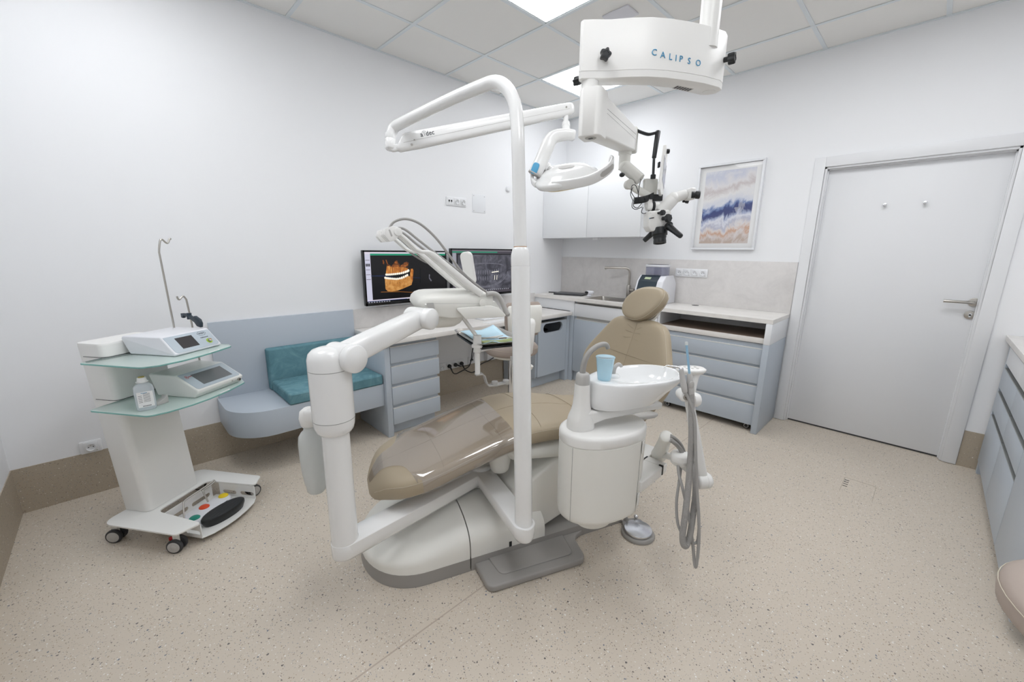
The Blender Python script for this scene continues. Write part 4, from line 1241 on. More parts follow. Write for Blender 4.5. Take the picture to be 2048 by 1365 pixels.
# ================================================================== surgery lamp on its tall pole
lampt = thing('surgery_lamp', 'white surgery lamp on a tall bent pole rising in front of the chair', 'dental lamp', W(-1.917, 2.95, 0), -TH)
lb = W(-1.917, 2.95, 0.272)
g = G().use('painted'); floor_arm(g, hub + Vector((0.0, 0.0, 0.003)), lb, 0.09, 0.078); g.build('swing_arm', lampt, 50)
p_lo = Vector((lb.x, lb.y, 0.30)); p_mid = Vector((2.0655, -2.7995, 1.33))
g = G().use('painted')
d = (p_mid - p_lo); L = d.length; dn = d.normalized()
g.lathe(p_lo, dn, [(0, 0.038), (0.006, 0.0375), (0.012, 0.0345), (0.06, 0.034), (L - 0.03, 0.0335), (L - 0.0295, 0.0328), (L - 0.027, 0.0328), (L - 0.0265, 0.0335), (L, 0.0335), (L + 0.012, 0.0325), (L + 0.026, 0.029), (L + 0.036, 0.0255), (L + 0.037, 0.0245)], 40)
g.build('pole_sleeve', lampt, 45)
g = G().use('copper'); g.lathe(p_lo + dn * (L + 0.036), dn, [(0, 0.0235), (0.004, 0.0235)], 32); g.build('ring', lampt)
g = G().use('painted')
pm = p_lo + dn * (L + 0.03)
pts = [pm, pm.lerp((2.0457, -2.7985, 1.6853), 0.5)] + [Vector(p) for p in ((2.0463, -2.7979, 1.6853), (2.0284, -2.7876, 1.7752), (2.0065, -2.7813, 1.8423), (1.9743, -2.7838, 1.8919), (1.9243, -2.7889, 1.9214), (1.8563, -2.7992, 1.9232), (1.6671, -2.8208, 1.9109), (1.4337, -2.8651, 1.8772), (1.3764, -2.8758, 1.8667), (1.366, -2.8853, 1.8471), (1.3686, -2.8933, 1.8136), (1.3717, -2.8975, 1.7905))]
g.tube(pts, [0.0225] * 6 + [0.0222] * 4 + [0.0215, 0.021], 28, 6); g.build('bent_pole', lampt, 60)
g = G().use('painted'); e0 = Vector((1.3636, -2.8904, 1.8387)); e1 = Vector((1.3741, -2.901, 1.7717))
g.lathe(e0, e1 - e0, [(0, 0.0225), ((e1 - e0).length * 0.35, 0.0228), ((e1 - e0).length * 0.36, 0.0222), ((e1 - e0).length * 0.38, 0.0228), ((e1 - e0).length - 0.006, 0.0228), ((e1 - e0).length, 0.018), ((e1 - e0).length + 0.002, 0.001)], 28)
s0 = Vector((1.3867, -2.8807, 1.795)); s1 = Vector((1.7692, -2.1563, 2.0134))
sd = (s1 - s0).normalized(); sw = Vector((sd.y, -sd.x, 0)).normalized(); su = sw.cross(sd).normalized()
if su.z < 0: su = -su
rbar(g, Vector((1.3749, -2.8989, 1.7759)) , s0 + sd * 0.06 - su * 0.016, sw, su, 0.03, 0.028)
g.build('elbow', lampt, 50)
g = G().use('painted')
# side profile of the spring arm: sloped heel, rounded toe
L = (s1 - s0).length
def arm_ring(x, top, bot, w):
    out = []
    for p in super_ring((0, 0, 0), (1, 0, 0), (0, 1, 0), w, (top - bot) / 2, 3.2, 28):
        out.append(s0 + sd * (x + (0.02 * p.y / ((top - bot) / 2) if x < 0.05 else 0)) + sw * p.x + su * (p.y + (top + bot) / 2))
    return out
st = [(0.012, 0.024, -0.020, 0.018), (0.018, 0.030, -0.026, 0.022), (0.03, 0.036, -0.034, 0.024), (0.1, 0.036, -0.036, 0.025), (L * 0.5, 0.033, -0.033, 0.024), (L - 0.06, 0.030, -0.027, 0.022), (L - 0.02, 0.029, -0.024, 0.021), (L - 0.006, 0.025, -0.019, 0.018), (L, 0.014, -0.010, 0.01)]
g.loft([arm_ring(*s) for s in st]); sa = g.build('spring_arm', lampt, 50)
cs = sw if sw.dot(Vector((3.085, -3.833, 0)) - Vector((s0.x, s0.y, 0))) > 0 else -sw
g = G().use('greysoft'); g.tube([s0 + sd * x + cs * w + su * h for x, w, h in ((0.03, 0.0243, -0.004), (0.1, 0.0251, -0.003), (L * 0.5, 0.0241, -0.001), (L - 0.03, 0.0215, 0.0))], 0.0006, 6)
g.use('steel')
for x, h, r in ((0.062, -0.018, 0.005), (0.078, -0.002, 0.0032), (L - 0.045, 0.009, 0.0042)):
    q = s0 + sd * x + cs * (0.0235 if x < 0.2 else 0.0205) + su * h; g.cyl(q, q + cs * 0.0022, r, n=14)
g.build('screws', sa)
g = G().use('ink')
q = s0 + sd * 0.135 + cs * 0.0252 + su * 0.0125
rdir = sd if cs.cross(Vector((0, 0, 1))).dot(sd) < 0 else sd
g.text('a', 0.027, q - sd * 0.021, sd, su, 0.0004); g.text('dec', 0.027, q + sd * 0.016, sd, su, 0.0004)
g.tube([q - sd * 0.0085 + su * x for x in (-0.007, 0.009)], 0.0008, 6)
g.tube([q - sd * 0.0085 + sd * (0.0095 * cos(a)) + su * (0.006 + 0.0065 * sin(a)) for a in [radians(20 + 14 * k) for k in range(11)]], 0.0008, 6)
g.build('brand_mark', sa, 0)
# drop joint, curved yoke arm and lamp head
g = G().use('painted')
j0 = s1 - sd * 0.045 - su * 0.02
j1 = Vector((1.7878, -2.2285, 1.8877))
jd = (j1 - j0)
g.lathe(j0, jd, [(0, 0.0125), (jd.length * 0.42, 0.0125), (jd.length * 0.44, 0.019), (jd.length * 0.62, 0.0195), (jd.length * 0.63, 0.0185), (jd.length * 0.65, 0.0195), (jd.length, 0.0195)], 28); g.build('drop_joint', lampt, 45)
camr = Vector((0.697, 0.717, 0.011)); camf = Vector((-0.698, 0.682, 0.0)).normalized()
g = G().use('painted')
yk = [Vector(p) for p in ((1.8184, -2.1999, 1.8791), (1.7934, -2.2242, 1.8832), (1.7618, -2.2582, 1.8782), (1.7437, -2.2825, 1.8597), (1.736, -2.3035, 1.8187), (1.7271, -2.3328, 1.755), (1.7177, -2.3585, 1.7048))]
yk = catmull(yk, 4)
rings = []
for k, p in enumerate(yk):
    t_ = (yk[min(k + 1, len(yk) - 1)] - yk[max(k - 1, 0)]).normalized()
    nn = t_.cross(camf).normalized()
    f = k / (len(yk) - 1)
    hw = 0.021 + 0.011 * min(1, f * 1.7); th = 0.024 if 0 < k < len(yk) - 1 else 0.017
    if k == 0: hw *= 0.8
    rings.append(super_ring(p, nn, camf, hw, th, 4, 24))
g.loft(rings); yo = g.build('yoke_arm', lampt, 55)
e = Vector((1.7313, -2.374, 1.7249))
g = G().use('skyblue'); g.loft([super_ring(e - camf * 0.0012 - camf * h, Z3 * 0.92 + camr * 0.35, camr * 0.95 - Z3 * 0.3, a, b, 3.5, 24) for h, a, b in ((-0.002, 0.026, 0.0155), (0.0, 0.026, 0.0155), (0.0012, 0.024, 0.014))]); g.build('blue_badge', yo)
g = G().use('greysoft'); q0 = yk[-1]; tdn = (yk[-1] - yk[-3]).normalized(); g.loft([super_ring(q0 + tdn * h, tdn.cross(camf).normalized(), camf, a, b, 4, 24) for h, a, b in ((-0.001, 0.033, 0.025), (0.004, 0.033, 0.025), (0.007, 0.028, 0.02))]); g.build('end_cap', yo, 50)
hl = (camr * 0.975 + Z3 * 0.13 - camf * 0.1).normalized(); hf = (camf * 0.90 + Z3 * 0.42).normalized(); hf = (hf - hl * hf.dot(hl)).normalized(); hn_ = hl.cross(hf).normalized()
if hn_.z < 0: hn_ = -hn_
hcn = Vector((1.817, -2.2531, 1.6937))
g = G().use('painted')
g.tube([(1.7512, -2.3139, 1.7371), (1.7773, -2.2936, 1.7171), (1.8026, -2.2726, 1.7016)], 0.012, 14, 3); g.cyl(Vector((1.7476, -2.3169, 1.7394)), Vector((1.7568, -2.3095, 1.7327)), 0.019, n=20); g.build('pivot_stub', lampt, 50)
g = G().use('painted')
prof = [(-0.030, 0.40), (-0.029, 0.78), (-0.022, 0.93), (-0.008, 1.0), (0.004, 1.0), (0.010, 0.97), (0.018, 0.84), (0.030, 0.74), (0.040, 0.62), (0.046, 0.42), (0.047, 0.1)]
def lr(h, s):
    out = []
    for p in super_ring((0, 0, 0), (1, 0, 0), (0, 1, 0), 0.15, 0.115, 2.7, 44):
        out.append(hcn + hl * (p.x * s) + hf * (p.y * s * (1 - 0.15 * p.x / 0.15)) + hn_ * h)
    return out
g.loft([lr(h, s) for h, s in prof]); lh = g.build('lamp_head', lampt, 50)
g = G().use('amber'); g.loft([lr(h, s) for h, s in ((-0.029, 0.72), (-0.036, 0.70), (-0.040, 0.55), (-0.040, 0.1))]); g.build('lens', lh, 50)
g = G().use('greysoft'); g.loft([super_ring(hcn + hn_ * h + hl * 0.005 + hf * -0.01, hl, hf, a, b, 2.6, 24) for h, a, b in ((0.0465, 0.036, 0.028), (0.0482, 0.036, 0.028), (0.0484, 0.03, 0.02))]); g.build('hub_ring', lh)
# grip handles either side
for s in (1, -1):
    g = G().use('painted')
    base = hcn + hn_ * 0.0
    pth = [base - hl * (0.07 * s) - hf * 0.10, base + hl * (0.0 * s) - hf * 0.114, base + hl * (0.09 * s) - hf * 0.122 + hn_ * 0.006, base + hl * (0.15 * s) - hf * 0.108 + hn_ * 0.02, base + hl * (0.19 * s) - hf * 0.085 + hn_ * 0.036, base + hl * (0.203 * s) - hf * 0.06 + hn_ * 0.05, base + hl * (0.195 * s) - hf * 0.045 + hn_ * 0.055]
    if s < 0: pth = [base - hl * 0.14 - hf * 0.05, base - hl * 0.155 - hf * 0.02 + hn_ * 0.01, base - hl * 0.155 + hf * 0.03 + hn_ * 0.02]
    pth = catmull(pth, 5); rings = []
    for k, p in enumerate(pth):
        t_ = (pth[min(k + 1, len(pth) - 1)] - pth[max(k - 1, 0)]).normalized()
        b_ = hn_ - t_ * hn_.dot(t_); b_.normalize(); a_ = t_.cross(b_)
        rings.append(super_ring(p, b_, a_, 0.022 if s > 0 else 0.014, 0.008, 4, 16))
    g.loft(rings); hg = g.build('grip_handle', lh, 55)
    if s > 0:
        g = G().use('greysoft'); p0, p1 = pth[14], pth[22]; d_ = (p1 - p0).normalized(); b_ = (hn_ - d_ * hn_.dot(d_)).normalized(); o_ = d_.cross(b_)
        if o_.dot(Vector((3.085, -3.833, 1.355)) - p0) < 0: o_ = -o_
        rings = []
        for k in range(14, 23):
            p = pth[k]; t_ = (pth[k + 1] - pth[k - 1]).normalized(); bb = (hn_ - t_ * hn_.dot(t_)).normalized(); oo = t_.cross(bb)
            if oo.dot(o_) < 0: oo = -oo
            rings.append([p + bb * (0.012 * (0.4 if k in (14, 22) else 1)) * y + oo * 0.0086 for y in (-1, -0.3, 0.3, 1)])
        g.sheet(rings); g.build('grip_pad', hg, 60)

# ================================================================== spittoon unit
cz = thing('spittoon_unit', 'white oval cabinet with a ceramic spittoon bowl beside the chair', 'spittoon', W(-1.583, 2.98, 0.247), -TH)
CUc = (-1.583, 2.98)
def oval(z, a, b, du=0.0, dv=0.0, e=2.15, n=48): return super_ring(W(CUc[0] + du, CUc[1] + dv, z), U3, V3, a, b, e, n)
g = G().use('plasticwarm')
g.loft([oval(z, a, b) for z, a, b in ((0.304, 0.12, 0.065), (0.305, 0.158, 0.10), (0.309, 0.171, 0.112), (0.317, 0.179, 0.120), (0.33, 0.183, 0.1235), (0.35, 0.184, 0.124), (0.634, 0.187, 0.126), (0.636, 0.184, 0.124), (0.638, 0.184, 0.124))]); cab = g.build('cabinet_body', cz, 45)
g = G().use('plastic')
g.loft([oval(z, a, b) for z, a, b in ((0.638, 0.186, 0.125), (0.640, 0.188, 0.127), (0.668, 0.188, 0.127), (0.677, 0.185, 0.124), (0.682, 0.177, 0.116), (0.6835, 0.165, 0.105))]); g.build('lid', cz, 45)
g = G().use('plasticwarm')
g.loft([oval(z, a, b, -0.03, 0.0, 2.2, 32) for z, a, b in ((0.247, 0.02, 0.02), (0.249, 0.055, 0.05), (0.262, 0.078, 0.07), (0.30, 0.085, 0.075))]); g.build('drain_housing', cz, 50)
g = G().use('seamline')
def on_side(t, z, k=1.0):
    p = oval(z, 0.186 * k, 0.1255 * k)
    return p
def side_pt(a, z, off=0.0005):
    c_, s_ = cos(a), sin(a); e = 2.15
    x = abs(c_) ** (2 / e) * (1 if c_ > 0 else -1); y = abs(s_) ** (2 / e) * (1 if s_ > 0 else -1)
    f = 0.184 + 0.003 * (z - 0.30) / 0.31
    return W(CUc[0] + (f + off) * x, CUc[1] + (f * 0.674 + off) * y, z)
for a in (radians(158), radians(57)):
    g.tube([side_pt(a, z, 0.0) for z in (0.318, 0.35, 0.45, 0.634)], 0.0007, 6)
g.build('door_seam', cab)
for z in (0.375, 0.605):
    g = G().use('plastic'); p = side_pt(radians(54), z); q = side_pt(radians(54), z, 0.01) - p; q.normalize()
    r_ = q.cross(Z3); g.prism([p - r_ * 0.008 - Z3 * 0.024, p + r_ * 0.008 - Z3 * 0.024, p + r_ * 0.008 + Z3 * 0.02, p + r_ * 0.002 + Z3 * 0.026, p - r_ * 0.008 + Z3 * 0.026], q * 0.006, 0.002); g.build('hinge_clip', cab)
# neck and bracket arm
g = G().use('plastic')
nk = (-1.69, 2.975)
g.loft([super_ring(W(nk[0], nk[1], z), U3, V3, a, b, 2.4, 32) for z, a, b in ((0.675, 0.054, 0.05), (0.684, 0.052, 0.048), (0.6845, 0.0505, 0.0465), (0.686, 0.0505, 0.0465), (0.6865, 0.052, 0.048), (0.715, 0.052, 0.046), (0.735, 0.047, 0.042), (0.755, 0.038, 0.036), (0.78, 0.032, 0.032), (0.82, 0.029, 0.030), (0.862, 0.0275, 0.028))])
g.build('neck', cz, 50)
g = G().use('plastic')
ar = round_poly([(-1.695, 0.70), (-1.66, 0.70), (-1.60, 0.712), (-1.31, 0.712), (-1.305, 0.742), (-1.60, 0.750), (-1.66, 0.757), (-1.695, 0.757)], [0.02, 0.01, 0.04, 0.01, 0.01, 0.04, 0.03, 0.02], 5)
g.prism([W(p.x, 2.937, p.y) for p in ar], V3 * 0.076, 0.01, 3); g.build('bracket_arm', cz, 45)
g = G().use('greysoft'); g.loft([super_ring(W(nk[0], nk[1], z), U3, V3, a, b, 2.2, 28) for z, a, b in ((0.8625, 0.0275, 0.028), (0.89, 0.0258, 0.026), (0.902, 0.0235, 0.0235), (0.9055, 0.019, 0.019), (0.906, 0.01, 0.01))]); g.build('neck_cap', cz, 50)
g = G().use('hose')
g.tube([W(-1.692, 2.975, 0.90), W(-1.691, 2.975, 0.925), W(-1.685, 2.978, 0.958), W(-1.668, 2.98, 0.985), W(-1.640, 2.981, 1.004), W(-1.612, 2.982, 1.0115), W(-1.594, 2.982, 1.007), W(-1.586, 2.982, 0.993)], [0.0115, 0.0112, 0.011, 0.0105, 0.010, 0.0095, 0.009, 0.0085], 16, 5); g.build('bowl_rinse_spout', cz, 60)
# ceramic bowl
g = G().use('ceramic')
def bring(u0, v0, z, a, b, e=2.3, tilt=0.0, taper=0.0, n=56):
    out = []
    for p in super_ring((0, 0, 0), (1, 0, 0), (0, 1, 0), a, b, e, n):
        out.append(W(u0 + p.x, v0 + p.y * (1 + taper * p.x / a), z + tilt * p.x))
    return out
R = [(-1.492, 2.968, 0.757, 0.14, 0.075, 2.6, 0.0, 0.0), (-1.490, 2.968, 0.760, 0.160, 0.088, 2.6, 0.0, 0.0), (-1.482, 2.968, 0.778, 0.176, 0.096, 2.5, 0.02, 0.03), (-1.468, 2.967, 0.80, 0.190, 0.106, 2.4, 0.02, 0.06), (-1.449, 2.967, 0.826, 0.207, 0.118, 2.3, 0.01, 0.10), (-1.436, 2.967, 0.846, 0.217, 0.124, 2.25, 0.0, 0.13), (-1.430, 2.967, 0.857, 0.223, 0.127, 2.2, 0.0, 0.14), (-1.430, 2.967, 0.864, 0.220, 0.125, 2.2, 0.0, 0.14), (-1.430, 2.967, 0.867, 0.212, 0.118, 2.2, 0.0, 0.14)]
rings = [bring(*r) for r in R]
inner = [(-1.395, 2.967, 0.8655, 0.166, 0.106, 2.1, 0.0, 0.05), (-1.392, 2.967, 0.857, 0.158, 0.100, 2.1, 0.0, 0.05), (-1.390, 2.967, 0.83, 0.142, 0.088, 2.1, 0.0, 0.04), (-1.388, 2.967, 0.80, 0.112, 0.068, 2.0, 0.0, 0.0), (-1.386, 2.967, 0.785, 0.06, 0.04, 2.0, 0.0, 0.0), (-1.386, 2.967, 0.782, 0.02, 0.015, 2.0, 0.0, 0.0)]
rings += [bring(*r) for r in inner]
g.loft(rings); bowl = g.build('bowl', cz, 50)
g = G().use('chrome'); g.cyl(W(-1.386, 2.967, 0.7825), W(-1.386, 2.967, 0.786), 0.018, n=20, bev=0.001); g.build('bowl_drain', bowl)
g = G().use('ceramic'); sp = (-1.530, 2.955)
g.lathe(W(sp[0], sp[1], 0.865), (0, 0, 1), [(-0.002, 0.026), (0.004, 0.026), (0.01, 0.021), (0.013, 0.012)], 24)
g.use('greysoft'); g.tube([W(sp[0], sp[1], 0.872), W(sp[0] + 0.001, sp[1], 0.892), W(sp[0] + 0.008, sp[1], 0.907), W(sp[0] + 0.022, sp[1], 0.914), W(sp[0] + 0.034, sp[1], 0.908), W(sp[0] + 0.037, sp[1], 0.902)], [0.0085, 0.0085, 0.008, 0.0078, 0.007, 0.006], 14, 5); g.build('cup_fill_spout', cz, 60)
# cup standing on the bowl rim
t = W(-1.592, 2.978, 0.8682)
g = G().use('cup')
prof = [(0.0, 0.0), (0.0005, 0.0245), (0.003, 0.0255)]
for k in range(8):
    h = 0.012 + 0.0085 * k; r = 0.0257 + 0.0098 * h / 0.088
    prof += [(h, r), (h + 0.0035, r + 0.0004)]
prof += [(0.088, 0.0356), (0.089, 0.0372), (0.0905, 0.0375), (0.0915, 0.0366), (0.09, 0.0352)]
g.lathe(t, (0, 0, 1), prof, 40); o = g.build('plastic_cup', None, 50)
meta(o, 'translucent sky blue plastic cup on the rim of the spittoon bowl', 'cup')

# ================================================================== suction arm on its beam at the head side of the spittoon
sc = thing('assistant_console', 'white jointed stand holding grey suction hoses right of the spittoon', 'dental console', (2.1771, -1.5614, 0.0))
B0 = Vector((2.325, -2.50, 0.43)); B1 = Vector((2.357, -2.235, 0.43))
g = G().use('plastic')
q = [(2.4113, -2.4807, 0.452), (2.403, -2.2527, 0.452), (2.316, -2.2381, 0.452)]
g.box((2.318, -2.43, 0.405), (2.405, -2.250, 0.452), 0.006, 3); g.box((2.20, -2.235, 0.40), (2.318, -2.10, 0.4515), 0.006, 3); g.box((2.315, -2.246, 0.41), (2.405, -2.205, 0.4515), 0.006, 3)
g.box((2.05, -2.19, 0.36), (2.215, -2.10, 0.44), 0.01, 3)
g.build('beam', sc, 45)
g = G().use('black'); g.box((2.388, -2.252, 0.412), (2.4065, -2.244, 0.455)); g.box((2.313, -2.240, 0.41), (2.319, -2.215, 0.4535)); g.build('end_gaskets', sc)
pb = Vector((2.3425, -2.1575, 0.45)); pt = Vector((2.4605, -2.3728, 0.6541))
g = G().use('plasticwarm'); d = pt - pb; L = d.length
g.lathe(pb, d, [(-0.008, 0.0335), (0.0, 0.0345), (0.012, 0.034), (0.016, 0.032), (L * 0.3, 0.0295), (L * 0.6, 0.0255), (L * 0.8, 0.024), (L * 0.81, 0.0245), (L - 0.006, 0.0245), (L, 0.0205), (L + 0.003, 0.008)], 32); g.build('post', sc, 50)
hb = Vector((2.5062, -2.3337, 0.5614))
g = G().use('plastic')
g.lathe(hb - Z3 * 0.022, (0, 0, 1), [(0, 0.028), (0.006, 0.034), (0.020, 0.036), (0.0205, 0.0352), (0.022, 0.0352), (0.0225, 0.036), (0.04, 0.036), (0.047, 0.031), (0.05, 0.015), (0.0502, 0.001)], 32)
rbar(g, pb + Z3 * 0.004, hb, Z3, ax, 0.026, 0.034); g.build('hub_joint', sc, 50)
jb = Vector((2.5887, -2.3082, 0.4914))
g = G().use('plastic'); rbar(g, hb - Z3 * 0.004, jb + Vector((0, 0, 0.004)), Z3, ax, 0.04, 0.03); g.build('lower_link', sc, 50)
g = G().use('steel'); q = pb + (hb - pb) * 0.36 + Vector((0.012, -0.010, 0.008)); nv = Vector((0.6, -0.75, 0.25)).normalized(); g.cyl(q, q + nv * 0.008, 0.0065, n=16); g.build('screw', sc)
vr = Vector((0.78, -0.6, 0.0)).normalized(); hr = Vector((0.6, 0.78, 0))
g = G().use('plastic'); g.lathe(jb - hr * 0.028, hr, [(0, 0.02), (0.004, 0.0285), (0.012, 0.031), (0.036, 0.031), (0.0365, 0.030), (0.038, 0.030), (0.0385, 0.031), (0.052, 0.030), (0.06, 0.024), (0.062, 0.001)], 30); g.build('elbow_joint', sc, 50)
kb = Vector((2.5192, -2.3521, 0.8299))
g = G().use('plastic'); rbar(g, jb, kb, vr, Z3, 0.034, 0.046, 0.028, 0.03, 2.6); g.build('upper_link', sc, 50)
k2_ = Vector((2.5097, -2.3805, 0.8403)); fr_ = Vector((0.70, -0.71, 0.0))
g = G().use('plastic'); g.lathe(k2_ - fr_ * 0.028, fr_, [(0, 0.012), (0.004, 0.019), (0.012, 0.0205), (0.046, 0.0205), (0.053, 0.018), (0.055, 0.014), (0.0552, 0.001)], 28)
g.lathe(Vector((2.5321, -2.3294, 0.8138)) - hr * 0.012, hr, [(0, 0.018), (0.005, 0.026), (0.02, 0.027), (0.03, 0.022), (0.032, 0.001)], 26)
g.build('swivel', sc, 50)
g = G().use('steel'); c_ = k2_ + fr_ * 0.0272; g.cyl(c_, c_ + fr_ * 0.002, 0.0105, n=20); g.use('black'); g.cyl(c_ + fr_ * 0.002, c_ + fr_ * 0.0026, 0.003, n=6); g.build('bolt', sc)
# keypad head on a flared stem
kp0 = Vector((2.5107, -2.306, 0.8181)); kp1 = Vector((2.5049, -2.2745, 0.9125))
g = G().use('plastic')
g.tube([kp0, kp0.lerp(kp1, 0.4), kp0.lerp(kp1, 0.75), kp1 - Z3 * 0.004], [0.014, 0.0145, 0.017, 0.026], 18, 4)
g.loft([super_ring(kp1 + Z3 * h - camr * 0.018, camr, camf, a, b, 2.6, 32) for h, a, b in ((-0.014, 0.03, 0.02), (-0.008, 0.048, 0.03), (0.0, 0.055, 0.036), (0.006, 0.055, 0.036), (0.010, 0.05, 0.032))]); kpo = g.build('control_pad', sc, 50)
g = G().use('greysoft')
for i in (-1, 0, 1):
    for j in (-1, 1):
        q = kp1 + Z3 * 0.0098 + camr * (-0.018 + 0.02 * i) + camf * 0.011 * j; g.cyl(q, q + Z3 * 0.0008, 0.0055, n=14)
g.build('pad_keys', kpo)
# instruments held in the swivel, with their hoses (resting in the holder, so things of their own)
hose_m = M['hose'].copy(); hose_m.name = 'ribbed_grey_hose'; n, l, p = nodes(hose_m)
tcn = n.new('ShaderNodeTexCoord'); wv = n.new('ShaderNodeTexWave'); wv.bands_direction = 'Z'; wv.inputs['Scale'].default_value = 95
l.new(tcn.outputs['Object'], wv.inputs['Vector']); bump(hose_m, wv.outputs['Fac'], 0.5, 0.002)
M['hoserib'] = hose_m
t1 = thing('suction_handpiece', 'thick ribbed grey suction hose with a pale blue straw tip standing up', 'suction handpiece', (2.606, -2.4639, 0.2919))
t1b = Vector((2.5414, -2.3887, 0.8509)); t1t = Vector((2.5252, -2.3816, 0.9253))
g = G().use('greysoft'); g.tube([t1b, t1b.lerp(t1t, 0.35), t1b.lerp(t1t, 0.8), t1t], [0.0115, 0.013, 0.0105, 0.007], 18, 4); lv = t1b.lerp(t1t, 0.5) - camf * 0.012; g.loft([super_ring(lv - camf * h, Z3, camr, a, b, 2.2, 18) for h, a, b in ((-0.004, 0.015, 0.009), (0.002, 0.015, 0.009), (0.004, 0.011, 0.006))]); g.build('grip', t1, 50)
g = G().use('straw'); g.tube([t1t - Z3 * 0.002, (2.5012, -2.3762, 1.0285)], 0.0042, 12); g.use('bottlemilky'); q = Vector((2.5015, -2.3765, 1.0267)); g.lathe(q, (2.4977, -2.3741, 1.0462) and (Vector((2.4977, -2.3741, 1.0462)) - q), [(0, 0.0052), (0.008, 0.0056), (0.013, 0.004), (0.0135, 0.001)], 14); g.build('straw', t1, 60)
g = G().use('hoserib'); g.tube([t1b + Z3 * 0.004] + [Vector(x) for x in ((2.5527, -2.393, 0.778), (2.5658, -2.4013, 0.6868), (2.5735, -2.4089, 0.5923), (2.5851, -2.4314, 0.4844), (2.5924, -2.4526, 0.3944), (2.5962, -2.4645, 0.3354), (2.6032, -2.4639, 0.3009), (2.6097, -2.4516, 0.2957), (2.6108, -2.4321, 0.3305), (2.6033, -2.404, 0.3969), (2.5929, -2.3756, 0.4735), (2.5713, -2.3483, 0.5365), (2.547, -2.3399, 0.5717))], 0.0112, 16, 5); g.build('hose', t1, 60)
t2 = thing('air_water_syringe', 'slim grey syringe with a bent chrome nozzle left of the blue straw', 'syringe', (2.6464, -2.4454, 0.2202))
sb = Vector((2.5259, -2.4059, 0.8605)); st_ = Vector((2.5024, -2.4045, 0.94))
g = G().use('greysoft'); g.tube([sb, sb.lerp(st_, 0.3), sb.lerp(st_, 0.7), st_], [0.0095, 0.0115, 0.0095, 0.0085], 18, 4); g.build('syringe_body', t2, 50)
g = G().use('chrome'); g.tube([st_ - Z3 * 0.004, st_ + Z3 * 0.006], 0.0085, 14); g.tube([st_ + Z3 * 0.004, (2.4913, -2.4104, 0.9482), (2.4703, -2.4264, 0.9515), (2.4616, -2.4321, 0.9526), (2.4536, -2.4415, 0.9442)], [0.0055, 0.0042, 0.0024, 0.0021, 0.002], 10, 4); g.build('nozzle', t2, 50)
g = G().use('hose'); g.tube([sb + Z3 * 0.003] + [Vector(x) for x in ((2.5633, -2.3982, 0.7828), (2.5857, -2.4067, 0.6564), (2.609, -2.4113, 0.5073), (2.6341, -2.4217, 0.3802), (2.6448, -2.4302, 0.2961), (2.6487, -2.4413, 0.2257), (2.6415, -2.4402, 0.2291), (2.6218, -2.4294, 0.3034), (2.5915, -2.416, 0.3968), (2.5613, -2.408, 0.473), (2.528, -2.3828, 0.5212), (2.5118, -2.3613, 0.5485))], 0.0056, 12, 5); g.build('hose', t2, 60)
g = G().use('hose'); g.tube([Vector(x) for x in ((2.5144, -2.3357, 0.5288), (2.5292, -2.3776, 0.4875), (2.542, -2.414, 0.4239), (2.5623, -2.4359, 0.3592), (2.5845, -2.4392, 0.3237), (2.6106, -2.4336, 0.3034), (2.6289, -2.4233, 0.2998), (2.634, -2.4129, 0.3163), (2.625, -2.4, 0.3853), (2.6, -2.3811, 0.4793), (2.5742, -2.3483, 0.5272), (2.5655, -2.3187, 0.5328))], 0.0052, 12, 5); meta(g.build('saliva_hose', None, 60), 'thin grey hose in a wide loop behind the ribbed suction hose', 'hose')
for k, (q0, q1, q2, q3) in enumerate(((((2.473, -2.366, 0.6584)), ((2.4881, -2.3421, 0.6389)), ((2.502, -2.322, 0.6115)), ((2.5129, -2.3128, 0.5823))), (((2.4762, -2.3743, 0.6454)), ((2.49, -2.3577, 0.63)), ((2.5034, -2.3374, 0.6046)), ((2.5102, -2.324, 0.5789))))):
    g = G().use('hose'); g.tube([q0, q1, q2, q3], 0.0085 if k else 0.0065, 14, 5); g.build('feed_hose', sc, 60)

# ================================================================== round foot control on the floor
fc = Vector((2.2782, -2.165, 0.02))
t = thing('foot_control', 'round chrome foot control with a grey rim on the floor under the spittoon', 'foot pedal', (fc.x, fc.y, 0))
fc.z = 0
g = G().use('greybase'); g.lathe(fc, (0, 0, 1), [(0.0006, 0.079), (0.008, 0.080), (0.014, 0.076), (0.018, 0.070), (0.019, 0.001)], 44)
bk = Vector((-0.78, 0.62, 0)).normalized(); sdv = Vector((0.62, 0.78, 0))
g.loft([[fc + bk * x + sdv * y + Z3 * z for x, y in ((0.03, -0.055), (0.085, -0.05), (0.098, -0.03), (0.098, 0.03), (0.085, 0.05), (0.03, 0.055))] for z in (0.0006, 0.018)])
g.build('base_ring', t, 45)
disc = mat('spun_steel_disc', (214, 216, 220), 0.16, metal=1.0)
n, l, p = nodes(disc)
p.inputs['Anisotropic'].default_value = 0.85
tg = n.new('ShaderNodeTangent'); tg.direction_type = 'RADIAL'; tg.axis = 'Z'; l.new(tg.outputs[0], p.inputs['Tangent'])
g = G().use(disc); g.lathe(Vector((0, 0, 0.019)) + fc, (0, 0, 1), [(0.003, 0.058), (0.004, 0.066), (0.012, 0.0665), (0.014, 0.065), (0.019, 0.03), (0.0205, 0.001)], 48); g.build('disc', t, 40)
g = G().use('chrome'); q = fc + bk * 0.082 + sdv * 0.022 + Z3 * 0.018; g.cyl(q, q + Z3 * 0.016, 0.007, n=18); g.sphere(q + Z3 * 0.02, 0.0105, 18, 12); g.build('knob', t, 50)
g = G().use('greybase'); q = fc + bk * 0.085 - sdv * 0.028 + Z3 * 0.018; g.cyl(q, q + Z3 * 0.014, 0.012, 0.009, n=18)
